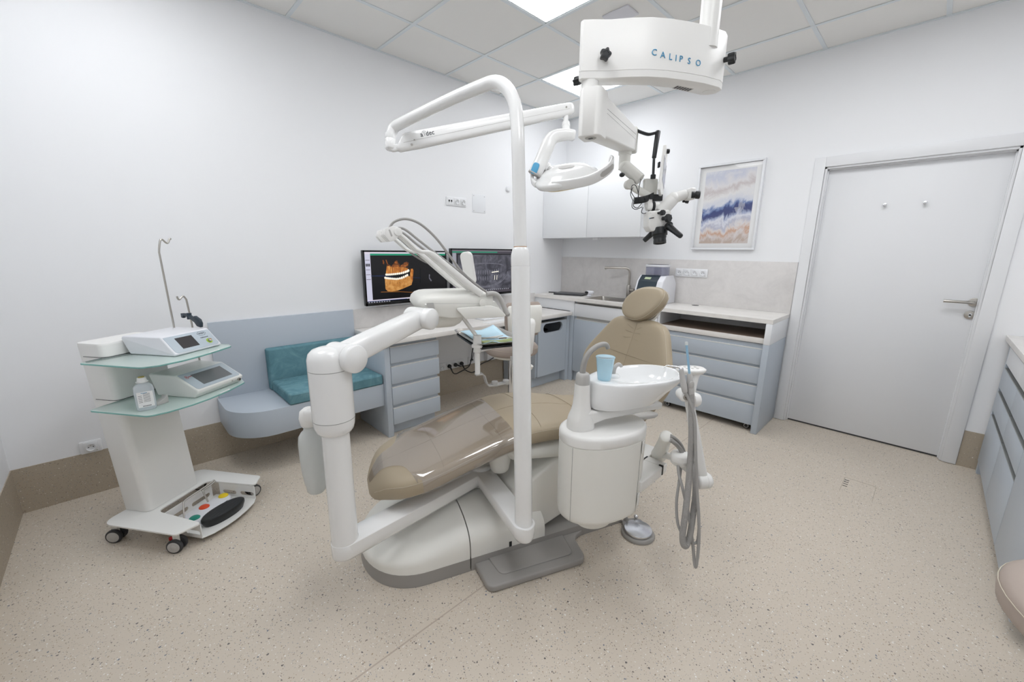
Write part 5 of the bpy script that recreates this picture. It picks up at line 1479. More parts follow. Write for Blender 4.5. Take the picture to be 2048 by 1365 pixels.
g.use('hose'); g.tube([q + Z3 * 0.01, q + Z3 * 0.04, q + bk * 0.03 + Z3 * 0.07, q + bk * 0.10 - sdv * 0.02 + Z3 * 0.09], 0.006, 12, 5); g.tube([q + Z3 * 0.01 + bk * 0.006, q + Z3 * 0.045 + bk * 0.012 + sdv * 0.008, q + bk * 0.05 + Z3 * 0.06, q + bk * 0.11 - sdv * 0.01 + Z3 * 0.07], 0.0045, 12, 5); g.build('cable_stub', t, 50)

# ================================================================== ceiling-hung microscope
ms = thing('dental_microscope', 'white ceiling-hung microscope with black grips and a curved arm box', 'microscope', (2.425, -2.26, 1.75))
MZ0, MZ1 = 1.93, 2.108
col = Vector((2.403, -2.227, 0))
g = G().use('plastic'); g.lathe(col, (0, 0, 1), [(2.05, 0.033), (2.745, 0.033), (2.7455, 0.06), (2.759, 0.06)], 32); g.build('ceiling_column', ms, 45)
near = [(2.1135, -2.572), (2.122, -2.585), (2.137, -2.590), (2.160, -2.571), (2.205, -2.527), (2.258, -2.489), (2.306, -2.446), (2.347, -2.393), (2.384, -2.330), (2.419, -2.259), (2.444, -2.185)]
far = [(2.440, -2.152), (2.415, -2.135), (2.385, -2.140), (2.366, -2.160), (2.349, -2.205), (2.311, -2.310), (2.272, -2.376), (2.218, -2.432), (2.165, -2.473), (2.135, -2.500), (2.115, -2.535)]
outl = near + far
cen = Vector((sum(p[0] for p in outl) / len(outl), sum(p[1] for p in outl) / len(outl)))
def inset(z, k):
    # small inward offset along the local normal
    n_ = len(outl); out = []
    for i in range(n_):
        a_ = Vector(outl[i - 1]); b_ = Vector(outl[(i + 1) % n_]); t_ = (b_ - a_).normalized(); nn = Vector((-t_.y, t_.x))
        p = Vector(outl[i]) + nn * k
        out.append(Vector((p.x, p.y, z)))
    return out
g = G().use('plastic'); g.loft([inset(z, k) for z, k in ((MZ0, 0.006), (MZ0 + 0.003, 0.001), (MZ0 + 0.022, 0.0), (MZ0 + 0.0225, 0.0015), (MZ0 + 0.0245, 0.0015), (MZ0 + 0.025, 0.0), (MZ1 - 0.004, 0.0), (MZ1 - 0.001, 0.001), (MZ1, 0.004))]); bx = g.build('arm_box', ms, 40)
g = G().use('inkblue')
for ch, P, d in (('C', (2.320, -2.437, 2.004), (0.62, 0.784)), ('A', (2.338, -2.412, 1.998), (0.58, 0.81)), ('L', (2.353, -2.388, 1.9945), (0.53, 0.85)), ('I', (2.362, -2.369, 1.993), (0.48, 0.87)), ('P', (2.371, -2.352, 1.9925), (0.46, 0.89)), ('S', (2.385, -2.323, 1.990), (0.42, 0.91)), ('O', (2.398, -2.287, 1.989), (0.37, 0.93))):
    # stand each letter on the nearest facet of the curved face
    best = None
    for a_, b_ in zip(near, near[1:]):
        a_ = Vector(a_); b_ = Vector(b_); e_ = b_ - a_; f_ = max(0, min(1, (Vector(P[:2]) - a_).dot(e_) / e_.length_squared)); c_ = a_ + e_ * f_
        if best is None or (c_ - Vector(P[:2])).length < best[0]: best = ((c_ - Vector(P[:2])).length, c_, e_.normalized())
    d = Vector((best[2].x, best[2].y, 0)); nn = Vector((d.y, -d.x, 0)); g.text(ch, 0.027, Vector((best[1].x, best[1].y, P[2])) + nn * 0.0012, d, Z3, 0.0006)
g.build('lettering', bx, 0)
def star_knob(name, P, nrm, r=0.0165):
    P = Vector(P); nrm = Vector(nrm).normalized(); a_, b_ = frame(nrm)
    g = G().use('black'); g.cyl(P - nrm * 0.002, P + nrm * 0.016, r * 0.52, n=18)
    def star(h, s): return [P + nrm * h + a_ * ((r + 0.0028 * cos(5 * t_)) * s * cos(t_)) + b_ * ((r + 0.0028 * cos(5 * t_)) * s * sin(t_)) for t_ in [2 * pi * k / 40 for k in range(40)]]
    g.loft([star(0.012, 0.9), star(0.015, 1.0), star(0.03, 1.0), star(0.034, 0.93), star(0.0345, 0.5), star(0.033, 0.45)])
    return g.build(name, ms, 45)
star_knob('lock_knob', (2.190, -2.5405, 1.994), (0.74, -0.67, 0)); star_knob('lock_knob', (2.446, -2.172, 2.022), (0.96, 0.1, 0)); star_knob('lock_knob', (2.114, -2.55, 1.945), (-1, -0.1, 0), 0.013)
g = G().use('ink'); q = Vector((2.352, -2.262, MZ0 + 0.0065)); dd = Vector((0.38, 0.92, 0)).normalized(); ss = Vector((dd.y, -dd.x, 0))
g.use('greysoft'); g.prism([q + dd * x + ss * y - Z3 * 0.0069 for x, y in ((-0.045, -0.013), (0.03, -0.013), (0.03, 0.013), (-0.045, 0.013))], Z3 * 0.001)
g.use('ink')
for k in range(6): g.prism([q + dd * x + ss * y - Z3 * 0.0073 for x, y in ((-0.042 + 0.012 * k, -0.010), (-0.036 + 0.012 * k, -0.010), (-0.036 + 0.012 * k, 0.010), (-0.042 + 0.012 * k, 0.010))], Z3 * 0.0006)
g.build('type_plate', bx, 0)
g = G().use('plastic'); g.lathe(Vector((2.402, -2.172, MZ0 - 0.0012)), (0, 0, 1), [(0, 0.022), (0.0015, 0.0225), (0.008, 0.0225)], 28); g.build('bottom_cap', bx)
# pivot tube and balance arm
pv = Vector((2.142, -2.545, 0))
g = G().use('plastic'); g.lathe(pv, (0, 0, 1), [(1.885, 0.0335), (1.9, 0.0335), (1.9005, 0.030), (1.932, 0.030)], 32); g.build('pivot', ms, 45)
h0 = Vector((2.158, -2.548, 1.826)); h1 = Vector((1.9964, -2.0313, 1.86))
ad = (h1 - h0); ad.z = 0; ad.normalize(); asd = Vector((ad.y, -ad.x, 0))
g = G().use('plastic')
def ring_box(P, w, t_, b_, fr=0.0):
    return [P + asd * x + Z3 * z for x, z in round_poly([(-w, b_), (w, b_), (w, t_), (-w, t_)], 0.008, 3)]
hz = []
for z, k in ((1.748, 0.93), (1.751, 1.0), (1.895, 1.0), (1.902, 0.96)):
    hz.append([Vector((h0.x, h0.y, z)) + asd * (p.x * k) + ad * (p.y * k) for p in round_poly([(-0.041, -0.034), (0.041, -0.034), (0.041, 0.05), (-0.041, 0.05)], [0.022, 0.022, 0.004, 0.004], 6)])
g.loft(hz); hs = g.build('arm_housing', ms, 40)
g = G().use('greysoft'); q = Vector((h0.x, h0.y, 1.748)); g.lathe(q, (0, 0, -1), [(-0.001, 0.02), (0.001, 0.02), (0.0012, 0.016), (0.0013, 0.001)], 24); g.use('black'); g.box((-0.008, -0.004, -0.0025), (0.008, 0.004, 0), 0, 1, Matrix.Translation(q)); g.build('bottom_port', hs)
g = G().use('plastic')
p_a = h0 + ad * 0.045; p_b = h1 + Vector((0, 0, 0))
rings = []
for f, hh in ((0, 0.068), (0.02, 0.068), (0.97, 0.050), (1.0, 0.050)):
    P = p_a.lerp(p_b, f); rings.append([P + asd * p.x + Z3 * p.y for p in round_poly([(-0.038, -hh), (0.038, -hh), (0.038, hh), (-0.038, hh)], 0.008, 3)])
g.loft(rings); ba = g.build('balance_arm', ms, 40)
g = G().use('seamline')
for s in (0.038,):
    for f in (0.38,):
        g.tube([p_a.lerp(p_b, 0.01) + asd * s + Z3 * 0.068 * f, p_a.lerp(p_b, 0.97) + asd * s + Z3 * 0.05 * f], 0.0007, 6); g.tube([p_a.lerp(p_b, 0.01) + asd * s + Z3 * 0.012, p_a.lerp(p_b, 0.97) + asd * s - Z3 * 0.002], 0.0005, 6)
g.build('panel_seam', ba)
g = G().use('plasticwarm'); rings = [[p_b + ad * d_ + asd * p.x + Z3 * p.y for p in round_poly([(-0.04 * k, -0.056 * k), (0.04 * k, -0.056 * k), (0.04 * k, 0.056 * k), (-0.04 * k, 0.056 * k)], 0.01, 4)] for d_, k in ((0.0, 1.0), (0.022, 1.0), (0.03, 0.94), (0.031, 0.7))]
g.loft(rings); g.build('arm_end_cap', ms, 45)
# lower linkage
def D3(*a): return Vector(a)
g = G().use('plasticwarm')
l0 = Vector((2.0027, -2.0598, 1.7964)); l1 = Vector((2.0125, -2.0684, 1.738)); l2 = Vector((2.0829, -2.0452, 1.6768))
g.lathe(l0, (0, 0, -1), [(-0.012, 0.03), (0.004, 0.03), (0.005, 0.026), ((l0 - l1).length + 0.008, 0.026)], 28)
g.sphere(l1, 0.0265, 20, 14); g.cyl(l1, l2, 0.0285, 0.0265, n=28, bev=0.003); g.build('drop_link', ms, 50)
g = G().use('black'); q = Vector((2.0203, -2.1023, 1.6981)); g.sphere(q, 0.0125, 16, 12, scale=(1, 1, 0.8)); g.build('locking_knob', ms)
q0 = Vector((2.0441, -2.0763, 1.6578)); q1 = Vector((2.1415, -2.0407, 1.5946))
g = G().use('plasticwarm'); g.cyl(q0 - camf * 0.02, q0 + camf * 0.02, 0.021, n=28, bev=0.004); rbar(g, q0 + camf * 0.004, q1 + camf * 0.004, camf, Z3, 0.036, 0.030); 
q2 = Vector((2.113, -2.009, 1.6477)); g.box((-0.030, -0.018, -0.036), (0.030, 0.018, 0.034), 0.006, 3, Matrix.Translation(q2) @ Matrix(((camr.x, camf.x, 0, 0), (camr.y, camf.y, 0, 0), (0, 0, 1, 0), (0, 0, 0, 1)))); g.build('side_link', ms, 50)
CM = Matrix(((camr.x, camf.x, 0, 0), (camr.y, camf.y, 0, 0), (0, 0, 1, 0), (0, 0, 0, 1)))
g = G().use('black'); qa = Vector((2.105, -2.1276, 1.5769)); qb = Vector((2.1602, -2.064, 1.5994))
rings = []
for k in range(9):
    f = k / 8; p = qa.lerp(qb, f) - Z3 * 0.006 * sin(pi * f) - camf * 0.02 * sin(pi * f); rings.append(super_ring(p, Z3, camf, 0.0145, 0.010, 4, 14))
g.loft(rings)
for f in (0.3, 0.55, 0.8):
    p = qa.lerp(qb, f) - camf * 0.03; g.box((-0.008, -0.004, -0.010), (0.008, 0.004, 0.010), 0.002, 2, Matrix.Translation(p - Z3 * 0.004) @ CM)
g.build('control_hub', ms, 45)
g = G().use('black')
for pts in (((2.1137, -2.1311, 1.5843), (2.1022, -2.149, 1.6107), (2.0991, -2.1434, 1.6385), (2.1067, -2.1273, 1.6416), (2.119, -2.1235, 1.6138), (2.1218, -2.1206, 1.5909)), ((2.1162, -2.101, 1.6707), (2.1192, -2.1178, 1.6311), (2.123, -2.127, 1.5902)), ((2.1067, -2.1396, 1.5799), (2.1114, -2.1519, 1.5492), (2.1254, -2.1409, 1.5386), (2.1394, -2.1156, 1.5502)), ((2.1105, -2.1371, 1.5756), (2.118, -2.1513, 1.553), (2.129, -2.1352, 1.5451), (2.1365, -2.1131, 1.5674)), ((2.0977, -2.1317, 1.6337), (2.1002, -2.1531, 1.6042), (2.1101, -2.145, 1.575)), ((2.1428, -2.1128, 1.5481), (2.1418, -2.1207, 1.5265), (2.1533, -2.1102, 1.5223), (2.161, -2.0825, 1.5387))):
    g.tube(pts, 0.0016, 8, 5)
g.build('cables', ms, 60)
# body, tilting head, optics
g = G().use('plastic'); q = Vector((2.1461, -2.093, 1.5536)); q_ = Vector((2.1786, -2.0596, 1.5541)); g.cyl(q, q + (q_ - q) * 0.55, 0.0195, n=28, bev=0.004); g.cyl(q - Z3 * 0.004 + camr * 0.012, q + Z3 * 0.035 + camr * 0.006, 0.017, n=24); g.build('tilt_joint', ms, 50)
g = G().use('black'); p = q.lerp(q_, 0.55); d_ = (q_ - q).normalized(); g.lathe(p, d_, [(0, 0.0195), (0.001, 0.021), (0.010, 0.021), (0.011, 0.0195)], 36); g.build('tilt_ring', ms)
g = G().use('plastic'); g.cyl(p + d_ * 0.011, p + d_ * 0.03, 0.0185, n=28); bcn = Vector((2.1868, -2.0698, 1.4957))
prof_ = round_poly([(-0.048, 0.034), (0.040, 0.040), (0.052, 0.03), (0.050, -0.03), (0.035, -0.046), (-0.030, -0.052), (-0.045, -0.03)], [0.006, 0.01, 0.01, 0.012, 0.012, 0.012, 0.01], 4)
g.prism([bcn + camr * p_.x + Z3 * p_.y + camf * 0.04 for p_ in prof_], camf * -0.08, 0.009, 3); mb = g.build('microscope_body', ms, 45)
g = G().use('ink'); q = bcn - camf * 0.0405 - camr * 0.033 + Z3 * 0.004; g.prism([q + camr * x + Z3 * z for x, z in ((-0.008, -0.003), (0.010, 0.0), (0.010, 0.004), (-0.008, 0.001))], camf * -0.0006); g.use('inkblue'); g.prism([q + camr * x + Z3 * z for x, z in ((-0.011, -0.0035), (-0.0085, -0.003), (-0.0085, 0.001), (-0.011, 0.0005))], camf * -0.0006); g.build('maker_mark', mb, 0)
fn = (-camf * 0.85 + camr * 0.52).normalized()
def mknob(P, r):
    P = Vector(P); g = G().use('black'); a_, b_ = frame(fn); g.cyl(P - fn * 0.02, P, r * 0.5, n=14)
    def st_(h, s): return [P + fn * h + a_ * ((r + 0.0012 * cos(7 * t_)) * s * cos(t_)) + b_ * ((r + 0.0012 * cos(7 * t_)) * s * sin(t_)) for t_ in [2 * pi * k / 42 for k in range(42)]]
    g.loft([st_(0, 0.92), st_(0.002, 1), st_(0.014, 1), st_(0.017, 0.9)]); return g.build('adjusting_knob', ms, 45)
mknob((2.2244, -2.104, 1.521), 0.0105); mknob((2.2471, -2.0954, 1.4977), 0.0165)
g = G().use('black'); oz = Vector((2.2087, -2.0739, 1.4585)); od = (Vector((2.2202, -2.0827, 1.3939)) - oz).normalized(); OL = (Vector((2.2202, -2.0827, 1.3939)) - oz).length
g.lathe(oz, od, [(0, 0.0315), (0.004, 0.033), (OL * 0.45, 0.0325), (OL * 0.5, 0.028), (OL * 0.62, 0.028), (OL * 0.66, 0.0262), (OL * 0.78, 0.0262), (OL * 0.80, 0.027), (OL, 0.027), (OL, 0.022), (OL - 0.004, 0.021), (OL - 0.004, 0.001)], 40); g.build('objective', ms, 40)
for n_, (p0, p1, r0, r1) in enumerate(((Vector((2.2473, -2.0755, 1.4677)), Vector((2.321, -2.1027, 1.4215)), 0.0135, 0.0108), (Vector((2.1694, -2.045, 1.4456)), Vector((2.1291, -2.0548, 1.4061)), 0.0125, 0.0108))):
    g = G().use('black'); d_ = (p1 - p0); L = d_.length; g.lathe(p0, d_, [(-0.004, r0 * 1.0), (0.0, r0 * 1.5), (0.005, r0 * 1.55), (0.008, r0 * 1.1), (L * 0.5, (r0 + r1) / 2), (L - 0.004, r1), (L, r1 * 0.85), (L + 0.001, 0.001)], 24); g.build('grip', ms, 50)
g = G().use('plastic'); b0 = Vector((2.1938, -2.0523, 1.5283)); b1 = Vector((2.235, -2.0208, 1.587))
g.cyl(b0, b1, 0.030, 0.027, n=30, bev=0.005); g.sphere(b1, 0.0265, 20, 14); b2 = Vector((2.2776, -1.986, 1.6054)); g.cyl(b1, b2, 0.0225, 0.021, n=26, bev=0.006); g.box((-0.012, -0.04, -0.026), (0.014, 0.04, 0.024), 0.008, 3, Matrix.Translation(Vector((2.2818, -1.9748, 1.6041))) @ CM); g.build('binocular_tube', ms, 50)
for P, Q in ((Vector((2.3077, -2.0094, 1.5965)), Vector((2.3373, -1.994, 1.5955))), (Vector((2.2509, -1.9606, 1.587)), Vector((2.2744, -1.9522, 1.5838)))):
    g = G().use('black'); d_ = (Q - P); L = d_.length; g.lathe(P, d_, [(0, 0.0135), (L * 0.35, 0.0135), (L * 0.38, 0.0125), (L * 0.45, 0.0125), (L * 0.48, 0.0155), (L * 0.9, 0.0165), (L, 0.0145), (L + 0.001, 0.011), (L - 0.003, 0.009), (L - 0.003, 0.001)], 28); g.build('eyepiece', ms, 45)
# camera screen on its black support arm
g = G().use('black')
a0 = Vector((1.9806, -2.0266, 1.9254))
g.cyl(a0 - Z3 * 0.02, a0 + Z3 * 0.016, 0.0075, n=16)
rings = []
for p in catmull([Vector(x) for x in ((1.991, -2.0288, 1.9082), (2.0096, -2.0168, 1.9092), (2.04, -2.0055, 1.8932), (2.0729, -1.9908, 1.8796), (2.0966, -1.9806, 1.8815), (2.1101, -1.9654, 1.8861))], 4): rings.append(super_ring(p, Z3, camf, 0.0055, 0.011, 4, 12))
g.loft(rings)
r0 = Vector((2.1078, -1.9663, 1.8905)); r1 = Vector((2.12, -2.0066, 1.7708)); r2 = Vector((2.1368, -2.0327, 1.6809))
g.cyl(r0, r1, 0.0115, 0.0095, n=18, bev=0.002); g.cyl(r1, r2, 0.0058, n=14); g.cyl(r2 + Z3 * 0.014, r2 - Z3 * 0.004, 0.0115, n=16, bev=0.002); g.build('screen_support', ms, 50)
g = G().use('plastic')
t0 = Vector((2.1837, -2.0405, 1.5976)); t1_ = Vector((2.1679, -1.994, 1.7948))
ty = (t1_ - t0).normalized(); tn = (-camf * 0.42 + camr * 0.88 - Z3 * 0.05); tn = (tn - ty * tn.dot(ty)).normalized(); tx = ty.cross(tn).normalized()
TL = (t1_ - t0).length
tc_ = (t0 + t1_) / 2
rp = round_poly([(-0.075, -TL / 2), (0.055, -TL / 2), (0.055, TL / 2 - 0.045), (0.03, TL / 2), (-0.06, TL / 2)], 0.008, 4)
g.prism([tc_ + tx * p_.x + ty * p_.y - tn * 0.008 for p_ in rp], tn * 0.013, 0.003); sc_ = g.build('screen_frame', ms, 45)
g = G().use(mat('grey_glass_screen', (176, 178, 186), 0.08)); g.prism([tc_ + tx * x + ty * y + tn * 0.005 for x, y in ((-0.066, -TL / 2 + 0.05), (0.046, -TL / 2 + 0.05), (0.046, TL / 2 - 0.05), (-0.066, TL / 2 - 0.05))], tn * 0.0012); g.build('screen', sc_, 0)
g = G().use('black'); q = Vector((2.1764, -2.0013, 1.7903)); g.cyl(q - camr * 0.008, q + camr * 0.01, 0.010, n=16, bev=0.002); q = Vector((2.1689, -2.0427, 1.5923)); g.box((-0.022, -0.012, -0.014), (0.022, 0.012, 0.014), 0.003, 2, Matrix.Translation(q) @ CM); q = Vector((2.1512, -2.0151, 1.736)); g.box((-0.004, -0.01, -0.012), (0.003, 0.01, 0.012), 0.002, 2, Matrix.Translation(q) @ CM); g.build('screen_clamp', sc_, 45)

# ================================================================== equipment cart
CA = Vector((0.81, 0.588, 0)).normalized(); CB = Vector((-CA.y, CA.x, 0)); CO = Vector((0.6, -4.0, 0))
def K(a, b, z): return CO + CA * a + CB * b + Z3 * z
CROT = atan2(CA.y, CA.x)
ct = thing('equipment_cart', 'white wheeled equipment cart with two green glass shelves by the left wall', 'cart', K(0.2, 0.22, 0), CROT)
g = G().use('plastic')
colp = round_poly([(-0.03, 0.075), (0.115, 0.075), (0.115, 0.335), (-0.03, 0.335)], [0.02, 0.03, 0.012, 0.02], 6)
def lean(z): return -0.07 * (z - 0.112) / 0.82
g.loft([[K(p.x + lean(z), p.y, z) for p in colp] for z in (0.112, 0.925)]); 
g.loft([[K(0.0425 + lean(z) + (p.x - 0.0425) * s, 0.205 + (p.y - 0.205) * s, z) for p in colp] for z, s in ((0.924, 1.0), (0.933, 0.995), (0.935, 0.98))]); g.build('column', ct, 40)
g = G().use('plastic')
bp = round_poly([(-0.02, -0.03), (0.385, -0.032), (0.425, 0.06), (0.14, 0.095), (0.14, 0.365), (0.425, 0.378), (0.385, 0.462), (-0.02, 0.462)], [0.05, 0.02, 0.014, 0.035, 0.035, 0.014, 0.02, 0.05], 6)
g.prism([K(p.x, p.y, 0.1015) for p in bp], Z3 * 0.0085, 0.002); g.build('base_plate', ct, 40)
# pedal tray hung under the base
g = G().use('plastic')
tp = [(0.175, 0.066), (0.415, 0.060), (0.438, 0.10), (0.452, 0.16), (0.456, 0.22), (0.450, 0.29), (0.437, 0.345), (0.418, 0.376), (0.175, 0.372)]
g.prism([K(a, b, 0.024) for a, b in tp], Z3 * 0.003); 
g.build('pedal_tray', ct, 30)
def slotted(P0, P1, z0, z1, slots, th=0.003):
    """upright sheet from P0 to P1 with stadium slots given as (start, end) along it, at a quarter of its height"""
    d = (P1 - P0); L = d.length; d.normalize(); nn = Vector((d.y, -d.x, 0))
    zs0, zs1 = z0 + (z1 - z0) * 0.22, z0 + (z1 - z0) * 0.50
    g = G().use('plastic')
    def bx(x0, x1, za, zb):
        if x1 - x0 < 1e-5: return
        g.prism([P0 + d * x0 + Z3 * za, P0 + d * x1 + Z3 * za, P0 + d * x1 + Z3 * zb, P0 + d * x0 + Z3 * zb], nn * th)
    bx(0, L, z0, zs0); bx(0, L, zs1, z1)
    cur = 0
    for s0_, s1_ in slots:
        bx(cur, s0_, zs0, zs1); cur = s1_
        # rounded ends
        r = (zs1 - zs0) / 2; zc_ = (zs0 + zs1) / 2
        for cx, sg in ((s0_ + r, -1), (s1_ - r, 1)):
            arc = [(cx + sg * r * cos(t_), zc_ + r * sin(t_)) for t_ in [-pi / 2 + pi * k / 8 for k in range(9)]]
            poly = arc + [(cx + sg * r, zs1), (cx + sg * r, zs0)]
            half1 = [(cx + sg * r * cos(t_), zc_ + r * sin(t_)) for t_ in [0 + pi / 2 * k / 5 for k in range(6)]] + [(cx + sg * r, zs1)]
            half2 = [(cx + sg * r * cos(t_), zc_ - r * sin(t_)) for t_ in [0 + pi / 2 * k / 5 for k in range(6)]] + [(cx + sg * r, zs0)]
            for hh in (half1, half2): g.prism([P0 + d * x + Z3 * z for x, z in hh], nn * th)
    bx(cur, L, zs0, zs1)
    return g
slotted(K(0.205, 0.372, 0), K(0.418, 0.378, 0), 0.026, 0.1012, ((0.02, 0.10), (0.125, 0.205))).build('tray_side', ct, 30)
slotted(K(0.205, 0.067, 0), K(0.418, 0.060, 0), 0.026, 0.1012, ((0.02, 0.10), (0.125, 0.205))).build('tray_side', ct, 30)
slotted(K(0.175, 0.09, 0), K(0.175, 0.35, 0), 0.026, 0.1012, ((0.015, 0.12), (0.14, 0.245))).build('tray_back', ct, 30)
for a, b, ang in ((0.005, 0.005, 0.35), (0.345, 0.0, 0.3), (0.345, 0.44, 1.2), (0.0, 0.44, 0.6)):
    c = K(a, b, 0.033)
    ad_ = (CB * -cos(ang) + CA * sin(ang)).normalized()        # wheel axle
    g = G()
    for s in (-1, 1):
        g.use('rubber'); g.lathe(c + ad_ * (0.017 * s - 0.009), ad_, [(0, 0.025), (0.001, 0.031), (0.005, 0.033), (0.013, 0.033), (0.017, 0.031), (0.018, 0.025)], 30)
        g.use('greysoft'); q = c + ad_ * ((0.0265) * s); g.lathe(q, ad_ * s, [(-0.002, 0.0255), (0.0005, 0.025), (0.0015, 0.022), (0.0015, 0.012), (0.0025, 0.011), (0.003, 0.001)], 28)
    wheel = g.build('castor', ct, 45)
    g = G().use('plasticwarm'); g.box((-0.011, -0.0085, 0.0), (0.011, 0.0085, 0.055), 0.003, 2, Matrix.Translation(c) @ Matrix.Rotation(atan2(ad_.y, ad_.x) + pi / 2, 4, 'Z')); g.cyl(c + Z3 * 0.05, c + Z3 * 0.069, 0.013, n=18); g.build('castor_fork', wheel, 40)
g = G().use(mat('red_brake_tab', (196, 40, 44), 0.4)); q = K(0.345, 0.0, 0.06); g.box((-0.009, -0.012, -0.006), (0.009, 0.012, 0.006), 0.003, 2, Matrix.Translation(q - CA * 0.022)); g.build('brake_tab', ct)
for zz, pts, in ((0.8655, [(0.03, -0.012), (0.345, -0.012), (0.385, 0.03), (0.408, 0.12), (0.409, 0.20), (0.403, 0.29), (0.385, 0.395), (0.335, 0.425), (0.03, 0.425)]), (0.6655, [(0.065, -0.036), (0.368, -0.036), (0.404, 0.02), (0.428, 0.11), (0.434, 0.19), (0.430, 0.29), (0.403, 0.425), (0.345, 0.468), (0.065, 0.468)])):
    rp = round_poly(pts, [0.02, 0.03, 0.03, 0.05, 0.1, 0.1, 0.03, 0.02, 0.02], 4)
    g = G().use('shelfglass'); g.prism([K(p.x, p.y, zz) for p in rp], Z3 * 0.0075, 0.0012)
    sh = g.build('glass_shelf', ct, 30)
    me = sh.data; me.materials.append(M['glassedge'])
    for f in me.polygons:
        if abs(f.normal.z) < 0.8: f.material_index = 1
    g = G().use('paperwhite'); q = K(0.403 if zz > 0.8 else 0.428, 0.285, zz + 0.0077); g.prism([q + CB * x + CA * y for x, y in ((-0.03, -0.008), (0.03, -0.014), (0.03, -0.004), (-0.03, 0.0))], Z3 * 0.0003)
    g.use('greysoft')
    for k in range(5): g.prism([q + CB * (x + 0.009 * k) + CA * (-0.007 + y) for x, y in ((-0.022, -0.002), (-0.017, -0.002), (-0.017, 0.002), (-0.022, 0.002))], Z3 * 0.0006)
    g.build('maker_label', sh, 0)
g = G().use('rubber')
for zz in (0.873, 0.673): g.prism([K(p.x + lean(zz), p.y, zz) for p in round_poly([(0.0, 0.0735), (0.1162, 0.0735), (0.1162, 0.3365), (0.0, 0.3365)], [0, 0.03, 0.012, 0], 6)], Z3 * 0.002)
g.build('shelf_gasket', ct)

# ---- upper control unit
def device(name, label, b0, b1, z0, prof, bodym, front_i, r=0.012):
    """side profile (a, z) pushed across b; returns thing and the slanted front's frame"""
    t = thing(name, label, 'medical device', K(sum(p[0] for p in prof) / len(prof), (b0 + b1) / 2, z0), CROT)
    g = G().use(bodym); rp = round_poly(prof, r, 5); g.prism([K(p.x, b0, p.y) for p in rp], CB * (b1 - b0), 0.006, 3); g.build('housing', t, 40)
    p0 = K(prof[front_i][0], 0, prof[front_i][1]); p1 = K(prof[front_i + 1][0], 0, prof[front_i + 1][1])
    up = (p0 - p1); L = up.length; up.normalize(); nn = CB.cross(up).normalized()
    return t, p0, p1, up, nn, L
prof1 = [(0.085, 0.8745), (0.044, 0.957), (0.262, 0.960), (0.334, 0.882), (0.322, 0.8745)]
t, p0, p1, up, nn, L = device('control_unit', 'upper white control unit with a small dark screen on the cart', 0.152, 0.392, 0.874, prof1, 'devwhite', 2)
def F1(b, h, off=0.0): return p1 + CB * b + up * h + nn * off
g = G().use('devicegrey'); rp = round_poly([(0.160, 0.006), (0.384, 0.006), (0.384, L - 0.008), (0.160, L - 0.008)], [0.014, 0.014, 0.003, 0.003], 4); g.prism([F1(p.x, p.y, -0.0005) for p in rp], nn * 0.0022, 0.0008); g.build('front_panel', t)
g = G().use('screenoff'); g.prism([F1(b, h, 0.0015) for b, h in ((0.203, 0.022), (0.286, 0.022), (0.286, 0.084), (0.203, 0.084))], nn * 0.0008); g.build('screen', t, 0)
g = G().use('ink'); q = F1(0.338, 0.082, 0.0017)
g.tube([q + CB * (0.021 * cos(a) * (1 + 0.08 * cos(6 * a))) + up * (0.0115 * sin(a) * (1 + 0.08 * cos(6 * a))) for a in [2 * pi * k / 36 for k in range(37)]], 0.0006, 6)
g.text('W&H', 0.0125, q + nn * 0.0002, CB, up, 0.0004); g.text('implantmed', 0.0085, F1(0.336, 0.058, 0.0019), CB, up, 0.0004); g.build('lettering', t, 0)
g = G().use(mat('lime_ring', (176, 210, 60), 0.4)); q = F1(0.345, 0.033, 0.0016); g.lathe(q, nn, [(0, 0.0135), (0.0012, 0.0135), (0.0014, 0.009)], 26, cap=False); g.use('steel'); g.cyl(q, q + nn * 0.012, 0.0082, n=20, bev=0.002); g.use('copper'); g.cyl(q + nn * 0.012, q + nn * 0.0124, 0.0045, n=14); g.build('connector', t)
# ---- lower control unit
prof2 = [(0.172, 0.6745), (0.137, 0.778), (0.284, 0.776), (0.398, 0.712), (0.394, 0.697), (0.372, 0.6745)]
t, p0, p1, up, nn, L = device('control_unit', 'lower cream control unit with a wide dark screen on the bottom glass shelf', 0.170, 0.425, 0.674, prof2, 'devcream', 2, 0.008)
g = G().use('devicegrey'); rp = round_poly([(0.178, 0.008), (0.417, 0.008), (0.417, L - 0.004), (0.178, L - 0.004)], [0.012, 0.012, 0.003, 0.003], 4); g.prism([F1(p.x, p.y, -0.0005) for p in rp], nn * 0.002, 0.0008); g.build('front_panel', t)
g = G().use(mat('grey_glass', (112, 114, 116), 0.06)); g.prism([F1(b, h, 0.0014) for b, h in ((0.225, 0.026), (0.385, 0.026), (0.385, 0.106), (0.225, 0.106))], nn * 0.0008); g.build('screen', t, 0)
g = G().use('inkred'); q = F1(0.200, 0.098, 0.0016)
for k, r_ in ((0, 0.0042), (1, 0.0055)): g.tube([q + CB * (r_ * cos(a)) + up * (0.005 - 0.0095 * k + r_ * 0.9 * sin(a)) for a in [2 * pi * j / 16 for j in range(17)]], 0.0009, 6)
for k in range(6): g.prism([q + CB * (0.007 + 0.0032 * k + x) + up * y for x, y in ((0, -0.002), (0.0024, -0.002), (0.0024, 0.002), (0, 0.002))], nn * 0.0004)
g.build('logo', t, 0)
g = G().use('steel'); q = K(0.395, 0.398, 0.697); g.cyl(q, q + CA * 0.008, 0.0085, n=20, bev=0.002); g.use('black'); g.cyl(q + CA * 0.008, q + CA * 0.0084, 0.005, n=14); g.build('connector', t)
